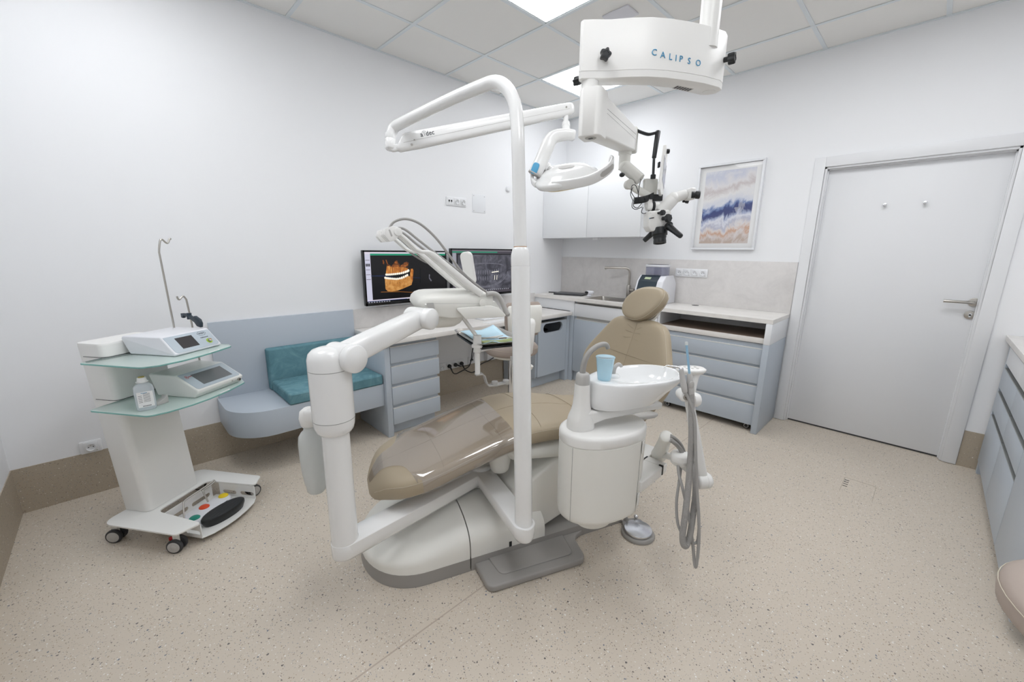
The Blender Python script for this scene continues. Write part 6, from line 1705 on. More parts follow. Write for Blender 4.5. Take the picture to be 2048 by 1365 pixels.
g = G().use('greysoft'); q = K(0.3955, 0.36, 0.700); g.cyl(q, q + CA * 0.0012, 0.004, n=14); g.build('button', t)
# ---- irrigation hooks
def hook(name, label, pts, r=0.0042):
    g = G().use('steel'); g.tube(pts, r, 12, 5); return meta(g.build(name, None, 60), label, 'hook rod')
hook('irrigation_stand', 'tall thin steel rod with a double hook above the upper control unit', [K(0.1, 0.362, 0.9595), K(0.1, 0.358, 1.1), K(0.1, 0.353, 1.30), K(0.1, 0.353, 1.335), K(0.1, 0.364, 1.378), K(0.1, 0.372, 1.390), K(0.1, 0.380, 1.388), K(0.1, 0.392, 1.376), K(0.1, 0.402, 1.374), K(0.1, 0.410, 1.386), K(0.1, 0.414, 1.394), K(0.1, 0.421, 1.394)])
hook('irrigation_stand', 'short thin steel rod with a small hook behind the upper control unit', [K(0.150, 0.432, 0.674), K(0.14, 0.432, 0.78), K(0.132, 0.430, 0.95), K(0.13, 0.424, 1.08), K(0.13, 0.421, 1.098), K(0.13, 0.412, 1.112), K(0.13, 0.404, 1.112), K(0.13, 0.388, 1.100), K(0.13, 0.380, 1.103), K(0.13, 0.377, 1.116)])
g = G().use('slate'); q = K(0.13, 0.424, 1.006)
hd_ = (Vector((0.8795, -3.5569, 1.0243)) - Vector((0.7161, -3.6271, 1.0522))).normalized()
def hold(x, z): return q + hd_ * x + Z3 * z
hs_ = hd_.cross(Z3).normalized()
for pl_2 in ([(-0.058, 0.006), (-0.058, -0.016), (-0.045, -0.016), (-0.034, 0.0), (0.0, -0.004), (0.045, -0.018), (0.062, -0.034), (0.088, -0.034), (0.094, -0.012), (0.086, 0.006), (0.05, 0.016), (0.044, 0.004), (0.0, 0.012), (-0.03, 0.012)],):
    g.prism([hold(x, z) - hs_ * 0.008 for x, z in pl_2], hs_ * 0.016, 0.003)
g.cyl(q - Z3 * 0.012, q + Z3 * 0.02, 0.011, n=16); meta(g.build('handpiece_holder', None, 45), 'dark slate handpiece cradle clipped to the short steel rod', 'holder')
# ---- saline bottle and small rest on the lower shelf
bq = K(0.292, 0.025, 0.673); t = thing('saline_bottle', 'clear soft plastic saline bottle with printed label on the lower shelf', 'bottle', bq, CROT)
g = G().use('bottleclear'); fx_ = (CA * 0.82 - CB * 0.57).normalized(); fy_ = Z3.cross(fx_)
g.loft([super_ring(bq + Z3 * z, fx_, fy_, a, b, 3, 36) for z, a, b in ((0.0005, 0.018, 0.022), (0.002, 0.022, 0.030), (0.008, 0.024, 0.0335), (0.09, 0.024, 0.0335), (0.105, 0.0225, 0.031), (0.115, 0.016, 0.021), (0.119, 0.011, 0.012), (0.126, 0.011, 0.011))]); g.build('bottle_body', t, 50)
g = G().use('paperwhite'); g.lathe(bq, (0, 0, 1), [(0.122, 0.013), (0.123, 0.0205), (0.126, 0.0205), (0.127, 0.0165), (0.141, 0.015), (0.143, 0.012), (0.1435, 0.001)], 28); g.use(mat('gold_foil', (200, 176, 84), 0.3, metal=0.6)); g.cyl(bq + Z3 * 0.1436, bq + Z3 * 0.146, 0.011, n=22); g.build('bottle_cap', t, 45)
g = G().use('paperwhite'); L0 = bq + fx_ * 0.0244
g.prism([L0 + fy_ * y + Z3 * z for y, z in ((-0.026, 0.018), (0.026, 0.018), (0.026, 0.085), (-0.026, 0.085))], fx_ * 0.0006); lb_ = g.build('label', t, 0)
g = G().use('ink')
for k in range(8): g.prism([L0 + fx_ * 0.0007 + fy_ * y + Z3 * (0.076 - 0.005 * k + z) for y, z in ((-0.006, 0), (0.016, 0), (0.016, 0.0012), (-0.006, 0.0012))], fx_ * 0.0002)
for k in range(5): g.prism([L0 + fx_ * 0.0007 + fy_ * y + Z3 * (0.068 - 0.007 * k + z) for y, z in ((-0.022, 0), (-0.010, 0), (-0.010, 0.0016), (-0.022, 0.0016))], fx_ * 0.0002)
for k in range(7): g.prism([L0 + fx_ * 0.0007 + fy_ * (y + 0.004 * k) + Z3 * z for y, z in ((-0.012, 0.021), (-0.0095, 0.021), (-0.0095, 0.025), (-0.012, 0.025))], fx_ * 0.0002)
g.use('inkblue'); g.prism([L0 + fx_ * 0.0007 + fy_ * y + Z3 * z for y, z in ((-0.012, 0.079), (0.008, 0.079), (0.008, 0.081), (-0.012, 0.081))], fx_ * 0.0002)
g.build('print', lb_, 0)
q = Vector((0.7815, -3.7603, 0.6735)); g = G().use('greysoft')
g.prism([q + CB * x + Z3 * z - CA * 0.012 for x, z in ((-0.028, 0), (0.026, 0), (0.026, 0.034), (0.02, 0.036), (0.012, 0.024), (0.0, 0.022), (-0.006, 0.018), (-0.028, 0.014))], CA * 0.026, 0.003); meta(g.build('handpiece_rest', None, 45), 'small grey notched plastic rest beside the saline bottle', 'holder')
# ---- foot control with three coloured buttons
pq = thing('foot_pedal', 'white foot control with a black pedal and three coloured buttons in the cart base', 'foot pedal', K(0.32, 0.22, 0.027), CROT)
g = G().use('devwhite')
kid = round_poly([(0.215, 0.15), (0.235, 0.112), (0.30, 0.105), (0.345, 0.13), (0.335, 0.18), (0.315, 0.24), (0.325, 0.32), (0.29, 0.355), (0.245, 0.345), (0.215, 0.25)], 0.03, 5)
g.loft([[K(0.275 + (p.x - 0.275) * s, 0.23 + (p.y - 0.23) * s, z) for p in kid] for z, s in ((0.0275, 1.0), (0.045, 1.0), (0.053, 0.96), (0.056, 0.88))]); g.build('pedal_body', pq, 50)
for nm, a, b in (('btn_green', 0.288, 0.143), ('btn_red', 0.256, 0.226), ('btn_yellow', 0.268, 0.328)):
    g = G().use(nm); g.lathe(K(a, b, 0.054), (0, 0, 1), [(0, 0.023), (0.004, 0.023), (0.008, 0.019), (0.010, 0.010), (0.0104, 0.001)], 28); g.build({'btn_green': 'green_button', 'btn_red': 'orange_button', 'btn_yellow': 'yellow_button'}[nm], pq, 50)
g = G().use('black')
def ped(z, s, sh=0.0): return super_ring(K(0.374 + sh, 0.222, z), (CB * 0.975 + CA * 0.13).normalized(), (CA * 0.99 - CB * 0.13).normalized(), 0.108 * s, 0.048 * s, 2.1, 40)
g.loft([ped(0.0275, 0.9), ped(0.040, 0.95), ped(0.050, 1.0), ped(0.062, 1.0), ped(0.067, 0.96), ped(0.068, 0.85)]); pd = g.build('pedal', pq, 50)
g = G().use('rubber')
for k in range(5): g.tube([K(0.340 + 0.016 * k, 0.222 + s_ * sqrt(max(0, 1 - ((k - 2) * 0.016 / 0.046) ** 2)) * 0.085, 0.0682) for s_ in (-1, 1)], 0.001, 6)
g.build('grip_ribs', pd)
g = G().use('steel'); g.tube([K(0.30, 0.118, 0.035), K(0.262, 0.118, 0.036), K(0.250, 0.122, 0.045), K(0.215, 0.160, 0.112), K(0.210, 0.168, 0.12), K(0.205, 0.20, 0.122), K(0.20, 0.31, 0.122), K(0.195, 0.355, 0.125)], 0.0038, 10, 4); g.tube([K(0.195, 0.355, 0.125), K(0.203, 0.345, 0.118), K(0.205, 0.28, 0.114), K(0.210, 0.272, 0.11), K(0.235, 0.268, 0.055)], 0.0038, 10, 4); g.build('carrying_wire', pq, 60)

# ================================================================== monitors
EST = 0.82
def emi(name, rgb, s=1.0):
    m = mat(name, (4, 4, 5), 0.16, emit=rgb, estr=EST * s); M[name] = m; return name
emi('scr_black', (10, 10, 12)); emi('scr_bar', (196, 196, 214)); emi('scr_green', (36, 140, 108)); emi('scr_line', (232, 232, 240)); emi('scr_blue', (30, 58, 110)); emi('scr_tooth', (246, 240, 226)); emi('scr_dark', (70, 66, 74)); emi('scr_task', (22, 24, 28)); emi('scr_pink', (214, 206, 220)); emi('scr_mid', (108, 104, 112)); emi('scr_amber', (176, 112, 50)); emi('scr_icon', (150, 150, 160))
def emi_noise(name, stops, scale, detail=6, dist=0.6, sc=(1, 1, 1)):
    m = mat(name, (4, 4, 5), 0.16); n, l, p = nodes(m)
    c = ramp(m, noise(m, coords(m, sc), scale, detail, 0.65, dist), stops); l.new(c, p.inputs['Emission Color']); p.inputs['Emission Strength'].default_value = EST; M[name] = m
emi_noise('scr_bone', [(0.25, (92, 44, 12)), (0.42, (176, 104, 40)), (0.58, (214, 150, 74)), (0.75, (236, 196, 130))], 26, 6, 0.8, (1, 1, 0.45))
emi_noise('scr_jaw', [(0.25, (120, 72, 28)), (0.45, (184, 126, 62)), (0.62, (206, 154, 88)), (0.8, (228, 190, 132))], 22, 6, 0.5)
emi_noise('scr_wisp', [(0.35, (20, 12, 8)), (0.5, (120, 64, 24)), (0.7, (190, 116, 52))], 34, 6, 1.2)
emi_noise('scr_xray', [(0.25, (34, 34, 40)), (0.45, (66, 66, 74)), (0.6, (92, 92, 102)), (0.8, (130, 130, 142))], 9, 5, 0.9)
emi_noise('scr_xlight', [(0.25, (78, 78, 88)), (0.6, (108, 108, 118)), (0.85, (140, 140, 150))], 20, 4, 0.4)
def monitor(label, y0, y1, z0, z1, x=0.105):
    t = thing('monitor', label, 'monitor', (0.05, (y0 + y1) / 2, z0), 0, 'monitors over the desk')
    g = G().use('black'); g.box((x - 0.036, y0, z0), (x - 0.001, y1, z1), 0.004, 2); g.build('monitor_case', t, 40)
    g = G().use('blackgloss'); b = 0.012
    for a, c in (((y0, z0), (y1, z0 + 0.022)), ((y0, z1 - b), (y1, z1)), ((y0, z0), (y0 + b, z1)), ((y1 - b, z0), (y1, z1))):
        g.box((x - 0.002, a[0], a[1]), (x + 0.001, c[0], c[1]), 0.0006)
    g.build('bezel', t, 40)
    g = G().use('black'); ym = (y0 + y1) / 2; zm = (z0 + z1) / 2; g.box((0.0, ym - 0.06, zm - 0.06), (0.012, ym + 0.06, zm + 0.06), 0.003); g.box((0.012, ym - 0.025, zm - 0.025), (x - 0.035, ym + 0.025, zm + 0.025), 0.003); g.build('wall_bracket', t, 40)
    return t
class Scr(G):
    """flat shapes on a screen at depth x, each drawn a hair above the last"""
    def __init__(s, x): G.__init__(s); s.x = x; s.k = 0
    def shape(s, m, pts):
        s.use(m); s.k += 1; xx = s.x + 0.00002 * s.k
        s.poly([(xx, p[0], p[1]) for p in pts])
    def rect(s, m, y0, z0, y1, z1): s.shape(m, [(y0, z0), (y1, z0), (y1, z1), (y0, z1)])
    def quad_line(s, m, a, b, w):
        d = (Vector(b) - Vector(a)).normalized(); nn = Vector((-d.y, d.x)) * w / 2; a = Vector(a); b = Vector(b)
        s.shape(m, [a - nn, b - nn, b + nn, a + nn])
A0, A1, B0_, B1_ = -2.478, -1.728, 0.928, 1.347
t = monitor('left monitor showing an orange 3-D jaw scan on black', A0, A1, B0_, B1_)
s = Scr(0.1042)
s.rect('scr_black', A0 + 0.011, B0_ + 0.02, A1 - 0.011, B1_ - 0.011)
s.rect('scr_bar', A0 + 0.012, B0_ + 0.034, A0 + 0.056, B1_ - 0.028)
s.rect('scr_pink', A0 + 0.012, B1_ - 0.028, A1 - 0.3, B1_ - 0.013); s.rect('scr_line', A1 - 0.3, B1_ - 0.022, A1 - 0.012, B1_ - 0.013)
s.rect('scr_green', A0 + 0.056, B1_ - 0.038, A1 - 0.012, B1_ - 0.024)
s.rect('scr_pink', A0 + 0.012, B0_ + 0.034, A1 - 0.012, B0_ + 0.044); s.rect('scr_blue', A0 + 0.012, B0_ + 0.032, A1 - 0.4, B0_ + 0.036)
for k in range(5): s.rect('scr_mid', A0 + 0.016, B1_ - 0.075 - 0.036 * k, A0 + 0.050, B1_ - 0.071 - 0.036 * k)
for k in range(3):
    for j in range(2): s.rect('scr_task', A0 + 0.017 + 0.012 * k, B1_ - 0.108 - 0.012 * j, A0 + 0.026 + 0.012 * k, B1_ - 0.099 - 0.012 * j)
for k in range(9): s.rect('scr_icon', A0 + 0.02 + 0.021 * k, B0_ + 0.0225, A0 + 0.032 + 0.021 * k, B0_ + 0.0305)
s.quad_line('scr_blue', *[(-2.4264, 1.1572), (-1.9952, 1.1251)], 0.002); s.quad_line('scr_blue', *[(-2.4266, 1.1546), (-2.2788, 1.159)], 0.0015)
s.shape('scr_wisp', [(-2.3248, 1.273), (-2.3159, 1.2756), (-2.3086, 1.2529), (-2.3123, 1.2395), (-2.3221, 1.2464)])
s.shape('scr_wisp', [(-2.2984, 1.2755), (-2.291, 1.2768), (-2.2797, 1.2431), (-2.2524, 1.2264), (-2.2283, 1.2519), (-2.216, 1.2681), (-2.2007, 1.2693), (-2.194, 1.2515), (-2.1681, 1.2304), (-2.1397, 1.2508), (-2.1195, 1.2589), (-2.0977, 1.2503), (-2.105, 1.2308), (-2.1296, 1.2172), (-2.1846, 1.2128), (-2.2533, 1.2115), (-2.2945, 1.2069), (-2.2902, 1.2405)])
s.shape('scr_bone', [(-2.2911, 1.2271), (-2.2748, 1.2268), (-2.2453, 1.2181), (-2.1995, 1.2213), (-2.1532, 1.2163), (-2.1219, 1.2115), (-2.1064, 1.2028), (-2.0994, 1.1843), (-2.1239, 1.1737), (-2.1871, 1.1671), (-2.2485, 1.1635), (-2.3007, 1.1652), (-2.3013, 1.1801)])
s.shape('scr_bone', [(-2.0824, 1.2022), (-2.0645, 1.2032), (-2.0571, 1.1874), (-2.0637, 1.152), (-2.0693, 1.1021), (-2.082, 1.0776), (-2.1028, 1.0822), (-2.1007, 1.1248), (-2.0893, 1.1599)])
s.shape('scr_jaw', [(-2.3138, 1.1439), (-2.2948, 1.1405), (-2.2504, 1.1306), (-2.2049, 1.1247), (-2.1576, 1.1341), (-2.1131, 1.1508), (-2.0936, 1.1388), (-2.0742, 1.1024), (-2.0806, 1.0725), (-2.1136, 1.0613), (-2.1623, 1.0454), (-2.21, 1.0326), (-2.2564, 1.0283), (-2.2939, 1.032), (-2.3122, 1.051), (-2.3126, 1.0921)])
s.shape('scr_black', [(-2.2565, 1.1555), (-2.2262, 1.1559), (-2.1876, 1.1574), (-2.1402, 1.1643), (-2.1013, 1.1773), (-2.099, 1.1588), (-2.125, 1.1512), (-2.1572, 1.1425), (-2.2044, 1.1344), (-2.2349, 1.1369)])
up_ = [(-2.2994, 1.1624), (-2.2846, 1.1619), (-2.2682, 1.1621), (-2.2516, 1.1629), (-2.2349, 1.1638), (-2.218, 1.1646), (-2.201, 1.1662), (-2.1839, 1.1677), (-2.1667, 1.17), (-2.1492, 1.1737), (-2.1316, 1.1781), (-2.1154, 1.1833), (-2.104, 1.1886)]
lo_ = [(-2.3098, 1.1383), (-2.2966, 1.1351), (-2.2834, 1.1332), (-2.2685, 1.1313), (-2.252, 1.1293), (-2.2354, 1.1273), (-2.2187, 1.1259), (-2.2017, 1.1266), (-2.1845, 1.1288), (-2.1671, 1.1323), (-2.1495, 1.138), (-2.1317, 1.1451), (-2.117, 1.1523)]
for pts, dz in ((up_, 1), (lo_, -1)):
    for i, (y, z) in enumerate(pts):
        h = 0.0125 if i < 9 else 0.015
        s.shape('scr_tooth', [(y + 0.0088 * cos(a), z + h * 0.72 * sin(a)) for a in [2 * pi * k / 10 for k in range(10)]])
        if 1 < i < 12: s.quad_line('scr_bone' if dz < 0 else 'scr_wisp', (y + 0.007, z + dz * 0.012), (y + 0.005, z + dz * 0.055), 0.0028)
s.quad_line('scr_amber', *[(-2.3532, 1.0301), (-2.195, 1.0232)], 0.003); s.quad_line('scr_amber', *[(-2.195, 1.0232), (-2.059, 1.0091)], 0.0025)
s.quad_line('scr_task', *[(-1.9916, 1.2074), (-1.997, 1.0845)], 0.002)
s.shape('scr_xlight', [(-1.912, 1.153), (-1.9016, 1.1512), (-1.9061, 1.1248), (-1.8843, 1.1002), (-1.8934, 1.0916), (-1.9134, 1.1176)])
s.build('screen', t, 0)
A0, A1, B0_, B1_ = -1.678, -0.930, 0.932, 1.370
t = monitor('right monitor showing a grey panoramic dental x-ray', A0, A1, B0_, B1_)
s = Scr(0.1042)
s.rect('scr_dark', A0 + 0.011, B0_ + 0.02, A1 - 0.011, B1_ - 0.011)
s.rect('scr_mid', A0 + 0.012, B1_ - 0.024, A1 - 0.012, B1_ - 0.013); s.rect('scr_green', A0 + 0.012, B1_ - 0.036, A1 - 0.2, B1_ - 0.026)
s.rect('scr_icon', A0 + 0.014, B0_ + 0.2, A0 + 0.055, B1_ - 0.04); s.rect('scr_task', A0 + 0.062, B0_ + 0.045, A1 - 0.012, B1_ - 0.045)
s.rect('scr_xray', A0 + 0.075, B0_ + 0.05, A1 - 0.016, B1_ - 0.055)
cy_, cz_ = (A0 + A1) / 2 + 0.02, (B0_ + B1_) / 2 + 0.01
def arc(m, y_r, z_r, zc, a0, a1, w, n=16):
    P = [(cy_ + y_r * cos(radians(a0 + (a1 - a0) * k / n)), zc + z_r * sin(radians(a0 + (a1 - a0) * k / n))) for k in range(n + 1)]
    for a, b in zip(P, P[1:]): s.quad_line(m, a, b, w)
arc('scr_xlight', 0.24, 0.03, cz_ + 0.045, 10, 170, 0.009); arc('scr_xlight', 0.30, 0.17, cz_ + 0.02, 190, 350, 0.012); arc('scr_xlight', 0.27, 0.15, cz_ + 0.01, 200, 340, 0.006)
s.quad_line('scr_xlight', (cy_, cz_ + 0.12), (cy_, cz_ + 0.06), 0.008)
for k in range(15):
    f = (k - 7) / 7; y = cy_ + 0.20 * f; z = cz_ - 0.02 - 0.018 * (1 - f * f)
    for dz in (0.028, -0.028): s.shape('scr_xlight', [(y + 0.0085 * cos(a), z + dz + 0.022 * sin(a)) for a in [2 * pi * j / 10 for j in range(10)]])
for yy in (0.12, 0.15): s.quad_line('scr_tooth', (cy_ + yy, cz_ - 0.04), (cy_ + yy - 0.004, cz_ - 0.085), 0.006); 
s.quad_line('scr_tooth', (cy_ + 0.08, cz_ - 0.012), (cy_ + 0.17, cz_ - 0.004), 0.009)
for k in range(24): s.rect('scr_icon', A0 + 0.09 + 0.026 * k, B0_ + 0.047, A0 + 0.103 + 0.026 * k, B0_ + 0.056)
for k in range(9): s.rect('scr_mid', A0 + 0.02 + 0.021 * k, B0_ + 0.0225, A0 + 0.032 + 0.021 * k, B0_ + 0.0305)
s.build('screen', t, 0)

# ================================================================== things on the desk and worktop
g = G().use('socket'); kbq = (0.30, -1.33, 0.7455)
t = thing('keyboard', 'white computer keyboard on the pale stone desk', 'keyboard', kbq)
g.box((0.24, -1.53, 0.7455), (0.375, -1.12, 0.757), 0.003); g.build('keyboard_base', t, 40)
g = G().use('paperwhite')
for i in range(5):
    for j in range(15): g.box((0.248 + 0.0245 * i, -1.523 + 0.0265 * j, 0.757), (0.268 + 0.0245 * i, -1.501 + 0.0265 * j, 0.7605), 0.0015, 1)
g.build('keys', t, 30)
g = G().use('paperwhite'); q = Vector((0.43, -1.60, 0.7453)); g.prism([q + Vector(p) for p in ((0, 0, 0), (0.08, 0.01, 0), (0.05, 0.30, 0), (-0.03, 0.29, 0))], Z3 * 0.002); meta(g.build('paper_sheet', None, 0), 'white paper sheet on the desk edge below the instrument head', 'paper')
t = thing('desk_phone', 'light grey phone on the desk behind the lamp pole', 'phone', (0.20, -1.10, 0.7455), 0.4)
g = G().use('devicegrey'); g.prism([(0.12, -1.14, 0.7455), (0.27, -1.14, 0.7455), (0.27, -1.14, 0.757), (0.12, -1.14, 0.80)], (0, 0.10, 0), 0.006); g.build('phone_base', t, 40)
g = G().use('greysoft'); rbar(g, (0.13, -1.165, 0.806), (0.265, -1.165, 0.778), (0, 1, 0), Z3, 0.036, 0.028); g.use('hose'); g.tube([(0.26, -1.165, 0.77), (0.28, -1.14, 0.755), (0.30, -1.09, 0.75), (0.29, -1.02, 0.749), (0.22, -0.99, 0.749)], 0.003, 8, 4); g.build('handset', t, 50)
t = thing('laptop', 'closed dark grey laptop on the worktop left of the sink', 'laptop', (0.32, -0.235, 0.8885))
lp = [Vector(p) for p in ((0.1751, -0.3765, 0.889), (0.5372, -0.2454, 0.889), (0.2569, 0.18, 0.889), (-0.1074, 0.0132, 0.889))]
lc = Vector((0.325, -0.235, 0.889)); lr_ = Vector((0.95, 0.30, 0)).normalized(); lf = Vector((-0.30, 0.95, 0)).normalized()
lw, ld = 0.165, 0.105
g = G().use('rubber'); g.prism([lc + lr_ * p.x + lf * p.y for p in round_poly([(-lw, -ld), (lw, -ld), (lw, ld), (-lw, ld)], 0.01, 4)], Z3 * 0.010, 0.002); g.build('laptop_base', t, 40)
g = G().use(mat('dark_lid', (74, 76, 80), 0.35)); g.prism([lc + Z3 * 0.011 + lr_ * p.x + lf * p.y for p in round_poly([(-lw, -ld), (lw, -ld), (lw, ld), (-lw, ld)], 0.01, 4)], Z3 * 0.007, 0.002); g.build('laptop_lid', t, 40)
g = G().use('black'); g.cyl((0.035, -0.27, 0.896), (0.16, -0.20, 0.896), 0.006, 0.005, n=14, bev=0.001); meta(g.build('pen', None, 50), 'black marker pen lying beside the closed laptop', 'pen')
t = thing('handheld_device', 'small white and black rounded device between laptop and sink', 'device', (0.565, -0.22, 0.8885), 0.3)
cq = Vector((0.565, -0.225, 0.889)); g = G().use('devwhite'); g.lathe(cq, (0, 0, 1), [(0, 0.022), (0.003, 0.03), (0.010, 0.032), (0.014, 0.024), (0.018, 0.016), (0.028, 0.014)], 28); g.build('stand', t, 50)
g = G().use('devwhite'); g.loft([super_ring(cq + Z3 * z + lr_ * 0.004, lr_, lf, a, b, 2.4, 28) for z, a, b in ((0.026, 0.03, 0.018), (0.03, 0.042, 0.026), (0.042, 0.047, 0.03), (0.054, 0.042, 0.027), (0.06, 0.026, 0.016))]); hd2 = g.build('device_head', t, 50)
g = G().use('black'); g.loft([super_ring(cq + Z3 * z + lr_ * (-0.02) - lf * 0.012, lr_, lf, a, b, 2.4, 20) for z, a, b in ((0.029, 0.018, 0.014), (0.036, 0.026, 0.0195), (0.049, 0.026, 0.0195), (0.0545, 0.018, 0.012))]); g.build('dark_visor', hd2, 50)
# dispenser
t = thing('dispenser', 'white countertop machine with dark curved front and clear tank by the splashback', 'appliance', (1.27, -0.19, 0.8885))
X0, X1 = 1.145, 1.405
side = round_poly([(-0.335, 0.8885), (-0.33, 1.02), (-0.30, 1.095), (-0.245, 1.145), (-0.10, 1.148), (-0.055, 1.10), (-0.03, 1.07), (-0.03, 0.8885)], [0.008, 0.04, 0.05, 0.03, 0.01, 0.03, 0.02, 0.008], 5)
g = G().use('devwhite'); g.prism([(X0, p.x, p.y) for p in side], (X1 - X0, 0, 0), 0.008, 3); g.build('body', t, 40)
fr = round_poly([(-0.3375, 0.90), (-0.3325, 1.02), (-0.302, 1.0975), (-0.246, 1.1475)], [0, 0.04, 0.05, 0], 6)
g = G().use('slate')
rows = [[(x, p.x, p.y) for p in fr] for x in (X0 + 0.022, X1 - 0.055)]
rows2 = [[(x, p.x + 0.012, p.y - 0.004) for p in fr] for x in (X0 + 0.022, X1 - 0.055)]
g.loft([[Vector((x, p.x, p.y)) for p in fr] + [Vector((x, p.x + 0.014, p.y - 0.006)) for p in reversed(fr)] for x in (X0 + 0.02, X0 + 0.024, X1 - 0.06, X1 - 0.056)]); dp = g.build('front_panel', t, 35)
g = G().use('lcd'); fa, fb = Vector((0, -0.3005, 1.0995)), Vector((0, -0.262, 1.1335)); nn = Vector((0, -0.66, 0.75)) * 0.0035
g.prism([Vector((x, 0, 0)) + fa.lerp(fb, k) + nn for x, k in ((1.215, 0.25), (1.275, 0.25), (1.275, 0.8), (1.215, 0.8))], nn * 0.35); g.build('display', dp, 0)
g = G().use('tank'); tk = (1.285, -0.185)
def tkr(z, s=1.0): return super_ring((tk[0], tk[1], z), (1, 0, 0), (0, 1, 0), 0.098 * s, 0.075 * s, 4, 32)
g.loft([tkr(z, s) for z, s in ((1.149, 0.97), (1.152, 1.0), (1.225, 1.0), (1.225, 0.96), (1.155, 0.96))]); g.build('clear_tank', t, 40)
g = G().use('tank'); g.cyl((1.265, -0.185, 1.15), (1.265, -0.185, 1.222), 0.014, n=18); g.cyl((1.30, -0.185, 1.15), (1.30, -0.185, 1.222), 0.020, n=18); g.build('inner_columns', t, 50)
g = G().use('devwhite'); g.loft([tkr(z, s) for z, s in ((1.224, 1.02), (1.226, 1.04), (1.24, 1.04), (1.243, 1.0))]); g.use('rubber'); g.loft([tkr(z, s) for z, s in ((1.243, 0.9), (1.2455, 0.88))]); g.build('tank_lid', t, 40)

# ================================================================== under the desk: plugs, cables, duct
g = G().use('socket'); g.box((0.001, -1.22, 0.255), (0.06, -0.975, 0.40), 0.003); meta(g.build('cable_box', None, 40), 'white cable box on the wall under the desk behind the stool', 'cable box')
g = G().use('black'); g.box((0.002, -1.33, 0.36), (0.05, -1.06, 0.42), 0.005); meta(g.build('power_adapter', None, 40), 'black power adapter fixed under the desk above the data ports', 'adapter')
pl3 = []
for i, (y, z, lab) in enumerate(((-1.6685, 0.280, 'black mains plug under the desk, leftmost of the three'), (-1.597, 0.280, 'black mains plug under the desk, middle of the three'), (-1.5255, 0.280, 'black mains plug under the desk, rightmost, with the cable going up'))):
    t = thing('mains_plug', lab, 'plug', (0.02, y, z - 0.02), 0, 'black mains plugs under the desk')
    g = G().use('black'); P = Vector((0.0205, y, z)); g.lathe(P, (1, 0, 0), [(0, 0.016), (0.002, 0.0185), (0.016, 0.0185), (0.022, 0.015), (0.024, 0.002)], 24); g.build('plug_body', t, 50)
    g = G().use('black'); dn = [Vector((0.034, y + 0.006, z - 0.012)), Vector((0.044, y + 0.010, z - 0.03)), Vector((0.042, y + 0.02, z - 0.052))]
    if i == 1: dn = [Vector((0.036, y + 0.008, z)), Vector((0.046, y + 0.03, z - 0.012)), Vector((0.046, y + 0.05, z - 0.02))]
    g.tube(dn, [0.009, 0.007, 0.0045], 12, 4); g.build('cable_sleeve', t, 50)
def cable(label, pts, r=0.0042):
    g = G().use('black'); g.tube(pts, r, 10, 6); meta(g.build('power_cable', None, 60), label, 'cable', 'black cables under the desk')
cable('black cable sagging from the leftmost plug along the skirting', [(0.042, -1.6485, 0.228), (0.042, -1.63, 0.205), (0.042, -1.60, 0.196), (0.042, -1.55, 0.206), (0.042, -1.50, 0.214), (0.042, -1.46, 0.190), (0.042, -1.41, 0.168), (0.042, -1.365, 0.176), (0.042, -1.33, 0.208), (0.042, -1.28, 0.236), (0.068, -1.20, 0.262), (0.068, -1.12, 0.288), (0.066, -1.04, 0.318), (0.064, -1.0, 0.30), (0.064, -0.955, 0.28)], 0.005)
cable('black cable rising from the rightmost plug to the desk top', [(0.042, -1.5055, 0.228), (0.046, -1.49, 0.226), (0.05, -1.45, 0.245), (0.05, -1.425, 0.30), (0.05, -1.405, 0.40), (0.05, -1.375, 0.47), (0.05, -1.37, 0.55), (0.05, -1.385, 0.64), (0.05, -1.395, 0.7095)], 0.005)
cable('thin black cable from the middle plug to the power adapter', [(0.046, -1.547, 0.26), (0.05, -1.51, 0.256), (0.056, -1.45, 0.262), (0.058, -1.40, 0.36), (0.058, -1.36, 0.52), (0.056, -1.345, 0.46), (0.052, -1.335, 0.41), (0.046, -1.3305, 0.40)], 0.003)

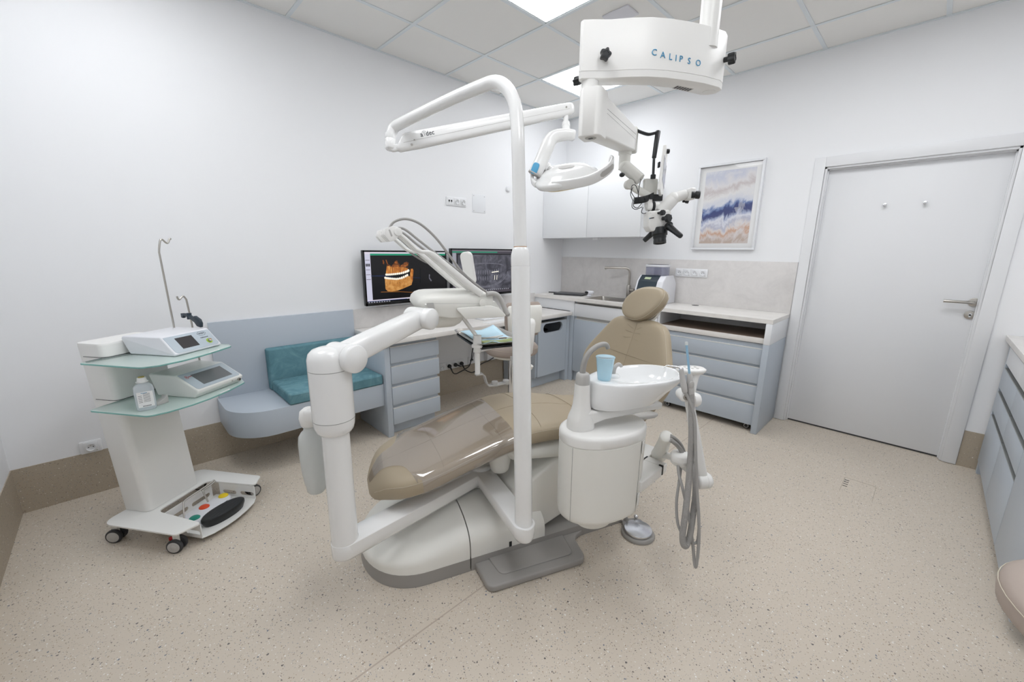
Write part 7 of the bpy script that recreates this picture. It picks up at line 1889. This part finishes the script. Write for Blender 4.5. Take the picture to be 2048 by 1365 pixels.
# ================================================================== stools
def stool(label, sx, sy, top, r, face, back=True):
    """face: direction the sitter looks, as an angle"""
    t = thing('stool', label, 'stool', (sx, sy, 0), face, 'taupe dentist stools')
    c = Vector((sx, sy, 0)); f = Vector((cos(face), sin(face), 0)); s = Vector((-f.y, f.x, 0))
    g = G().use('taupe')
    def rg(z, k): return super_ring(c + Z3 * z, f, s, r * k, r * k * 1.03, 2.2, 48)
    g.loft([rg(z, k) for z, k in ((top - 0.085, 0.86), (top - 0.082, 0.94), (top - 0.068, 0.99), (top - 0.045, 1.0), (top - 0.022, 0.985), (top - 0.008, 0.93), (top, 0.80), (top - 0.003, 0.4), (top - 0.004, 0.05))]); se = g.build('seat', t, 60)
    g = G().use('thread'); q = rg(top - 0.028, 0.998); g.tube(q + [q[0]], 0.0011, 6); g.build('stitching', se)
    g = G().use('plasticwarm'); g.loft([rg(z, k) for z, k in ((top - 0.115, 0.5), (top - 0.11, 0.74), (top - 0.094, 0.84), (top - 0.086, 0.86))]); g.build('seat_shell', t, 60)
    g = G().use('chrome'); g.cyl(c + Z3 * 0.10, c + Z3 * (top - 0.112), 0.025, n=24); g.build('gas_column', t, 50)
    g = G().use('greybase'); g.lathe(c, (0, 0, 1), [(0.06, 0.04), (0.065, 0.045), (0.11, 0.035), (0.14, 0.03)], 24); g.build('base_hub', t, 50)
    for k in range(5):
        a = face + 0.3 + 2 * pi * k / 5; d = Vector((cos(a), sin(a), 0)); e = c + d * 0.25
        g = G().use('greybase'); rbar(g, c + Z3 * 0.085 + d * 0.03, e + Z3 * 0.066, Z3, Z3.cross(d), 0.028, 0.045, 0.02, 0.03); leg = g.build('leg', t, 50)
        g = G(); ax_ = Vector((-d.y, d.x, 0)); w = e + Z3 * 0.0255
        for q in (-1, 1): g.use('rubber'); g.cyl(w + ax_ * (0.014 * q) - ax_ * 0.008, w + ax_ * (0.014 * q) + ax_ * 0.008, 0.025, n=20, bev=0.004)
        g.use('black'); g.cyl(w, w + Z3 * 0.034, 0.008, n=12); g.cyl(w - ax_ * 0.008, w + ax_ * 0.008, 0.006, n=10); g.build('castor', leg, 45)
    if back:
        b0 = c - f * (r + 0.028)
        def bk(z, d, w, h_): return super_ring(b0 + Z3 * z - f * d, s, f, w, h_, 4, 28)
        g = G().use('taupe'); g.loft([bk(z, d, w, h) for z, d, w, h in ((top + 0.09, -0.025, 0.10, 0.018), (top + 0.10, -0.022, 0.125, 0.026), (top + 0.2, -0.018, 0.142, 0.030), (top + 0.30, -0.014, 0.142, 0.030), (top + 0.335, -0.012, 0.136, 0.028), (top + 0.35, -0.010, 0.12, 0.018))]); g.build('back_cushion', t, 55)
        g = G().use('plasticwarm'); g.loft([bk(z, d, w, h) for z, d, w, h in ((top + 0.12, 0.018, 0.11, 0.010), (top + 0.13, 0.02, 0.130, 0.014), (top + 0.26, 0.024, 0.138, 0.016), (top + 0.32, 0.024, 0.136, 0.014), (top + 0.33, 0.022, 0.126, 0.008))]); sh = g.build('back_shell', t, 50)
        g = G().use('ink'); q = b0 + Z3 * (top + 0.272) - f * 0.0405; g.tube([q + s * (0.012 * cos(radians(20 + 14 * k))) + Z3 * (0.006 * sin(radians(20 + 14 * k))) for k in range(11)], 0.0008, 6); g.text('a-dec', 0.014, q - Z3 * 0.003, -s, Z3, 0.0004); g.build('brand_mark', sh, 0)
        g = G().use('plastic')
        rg2 = [(top + 0.235, 0.034, 0.055, 0.012), (top + 0.228, 0.05, 0.062, 0.022), (top + 0.20, 0.06, 0.066, 0.026), (top + 0.10, 0.058, 0.060, 0.024), (top - 0.02, 0.052, 0.050, 0.022), (top - 0.03, 0.05, 0.046, 0.018)]
        g.loft([bk(*q) for q in rg2]); g.build('back_support', t, 50)
        g = G().use('steel'); 
        for q in (-1, 1): g.box((-0.010, -0.004, 0), (0.010, 0.004, 0.10), 0.001, 1, Matrix.Translation(b0 - f * 0.05 + s * 0.022 * q + Z3 * (top - 0.12)) @ Matrix.Rotation(face + pi / 2, 4, 'Z'))
        g.build('back_slider', t, 40)
        g = G().use('plasticwarm'); g.loft([bk(*q) for q in ((top - 0.118, 0.046, 0.056, 0.03), (top - 0.125, 0.046, 0.06, 0.034), (top - 0.15, 0.035, 0.055, 0.03), (top - 0.18, 0.01, 0.04, 0.02))]); rbar(g, b0 - f * 0.03 + Z3 * (top - 0.15), c + Z3 * (top - 0.115), s, Z3, 0.05, 0.025); g.build('back_bracket', t, 50)
        g = G().use('greysoft'); p = b0 + s * 0.07 - f * 0.02 + Z3 * (top - 0.06); g.tube([b0 - f * 0.03 + Z3 * (top - 0.14) + s * 0.04, b0 - f * 0.01 + s * 0.085 + Z3 * (top - 0.11), b0 + s * 0.095 + Z3 * (top - 0.05)], 0.009, 12, 4); g.build('lever', t, 50)
    return t
stool('taupe dentist stool with white backrest shell pulled up to the desk', 0.805, -1.61, 0.635, 0.205, radians(158))
stool('taupe round stool seat cut off by the right edge of the photo', 3.575, -2.385, 0.60, 0.25, radians(200), False)
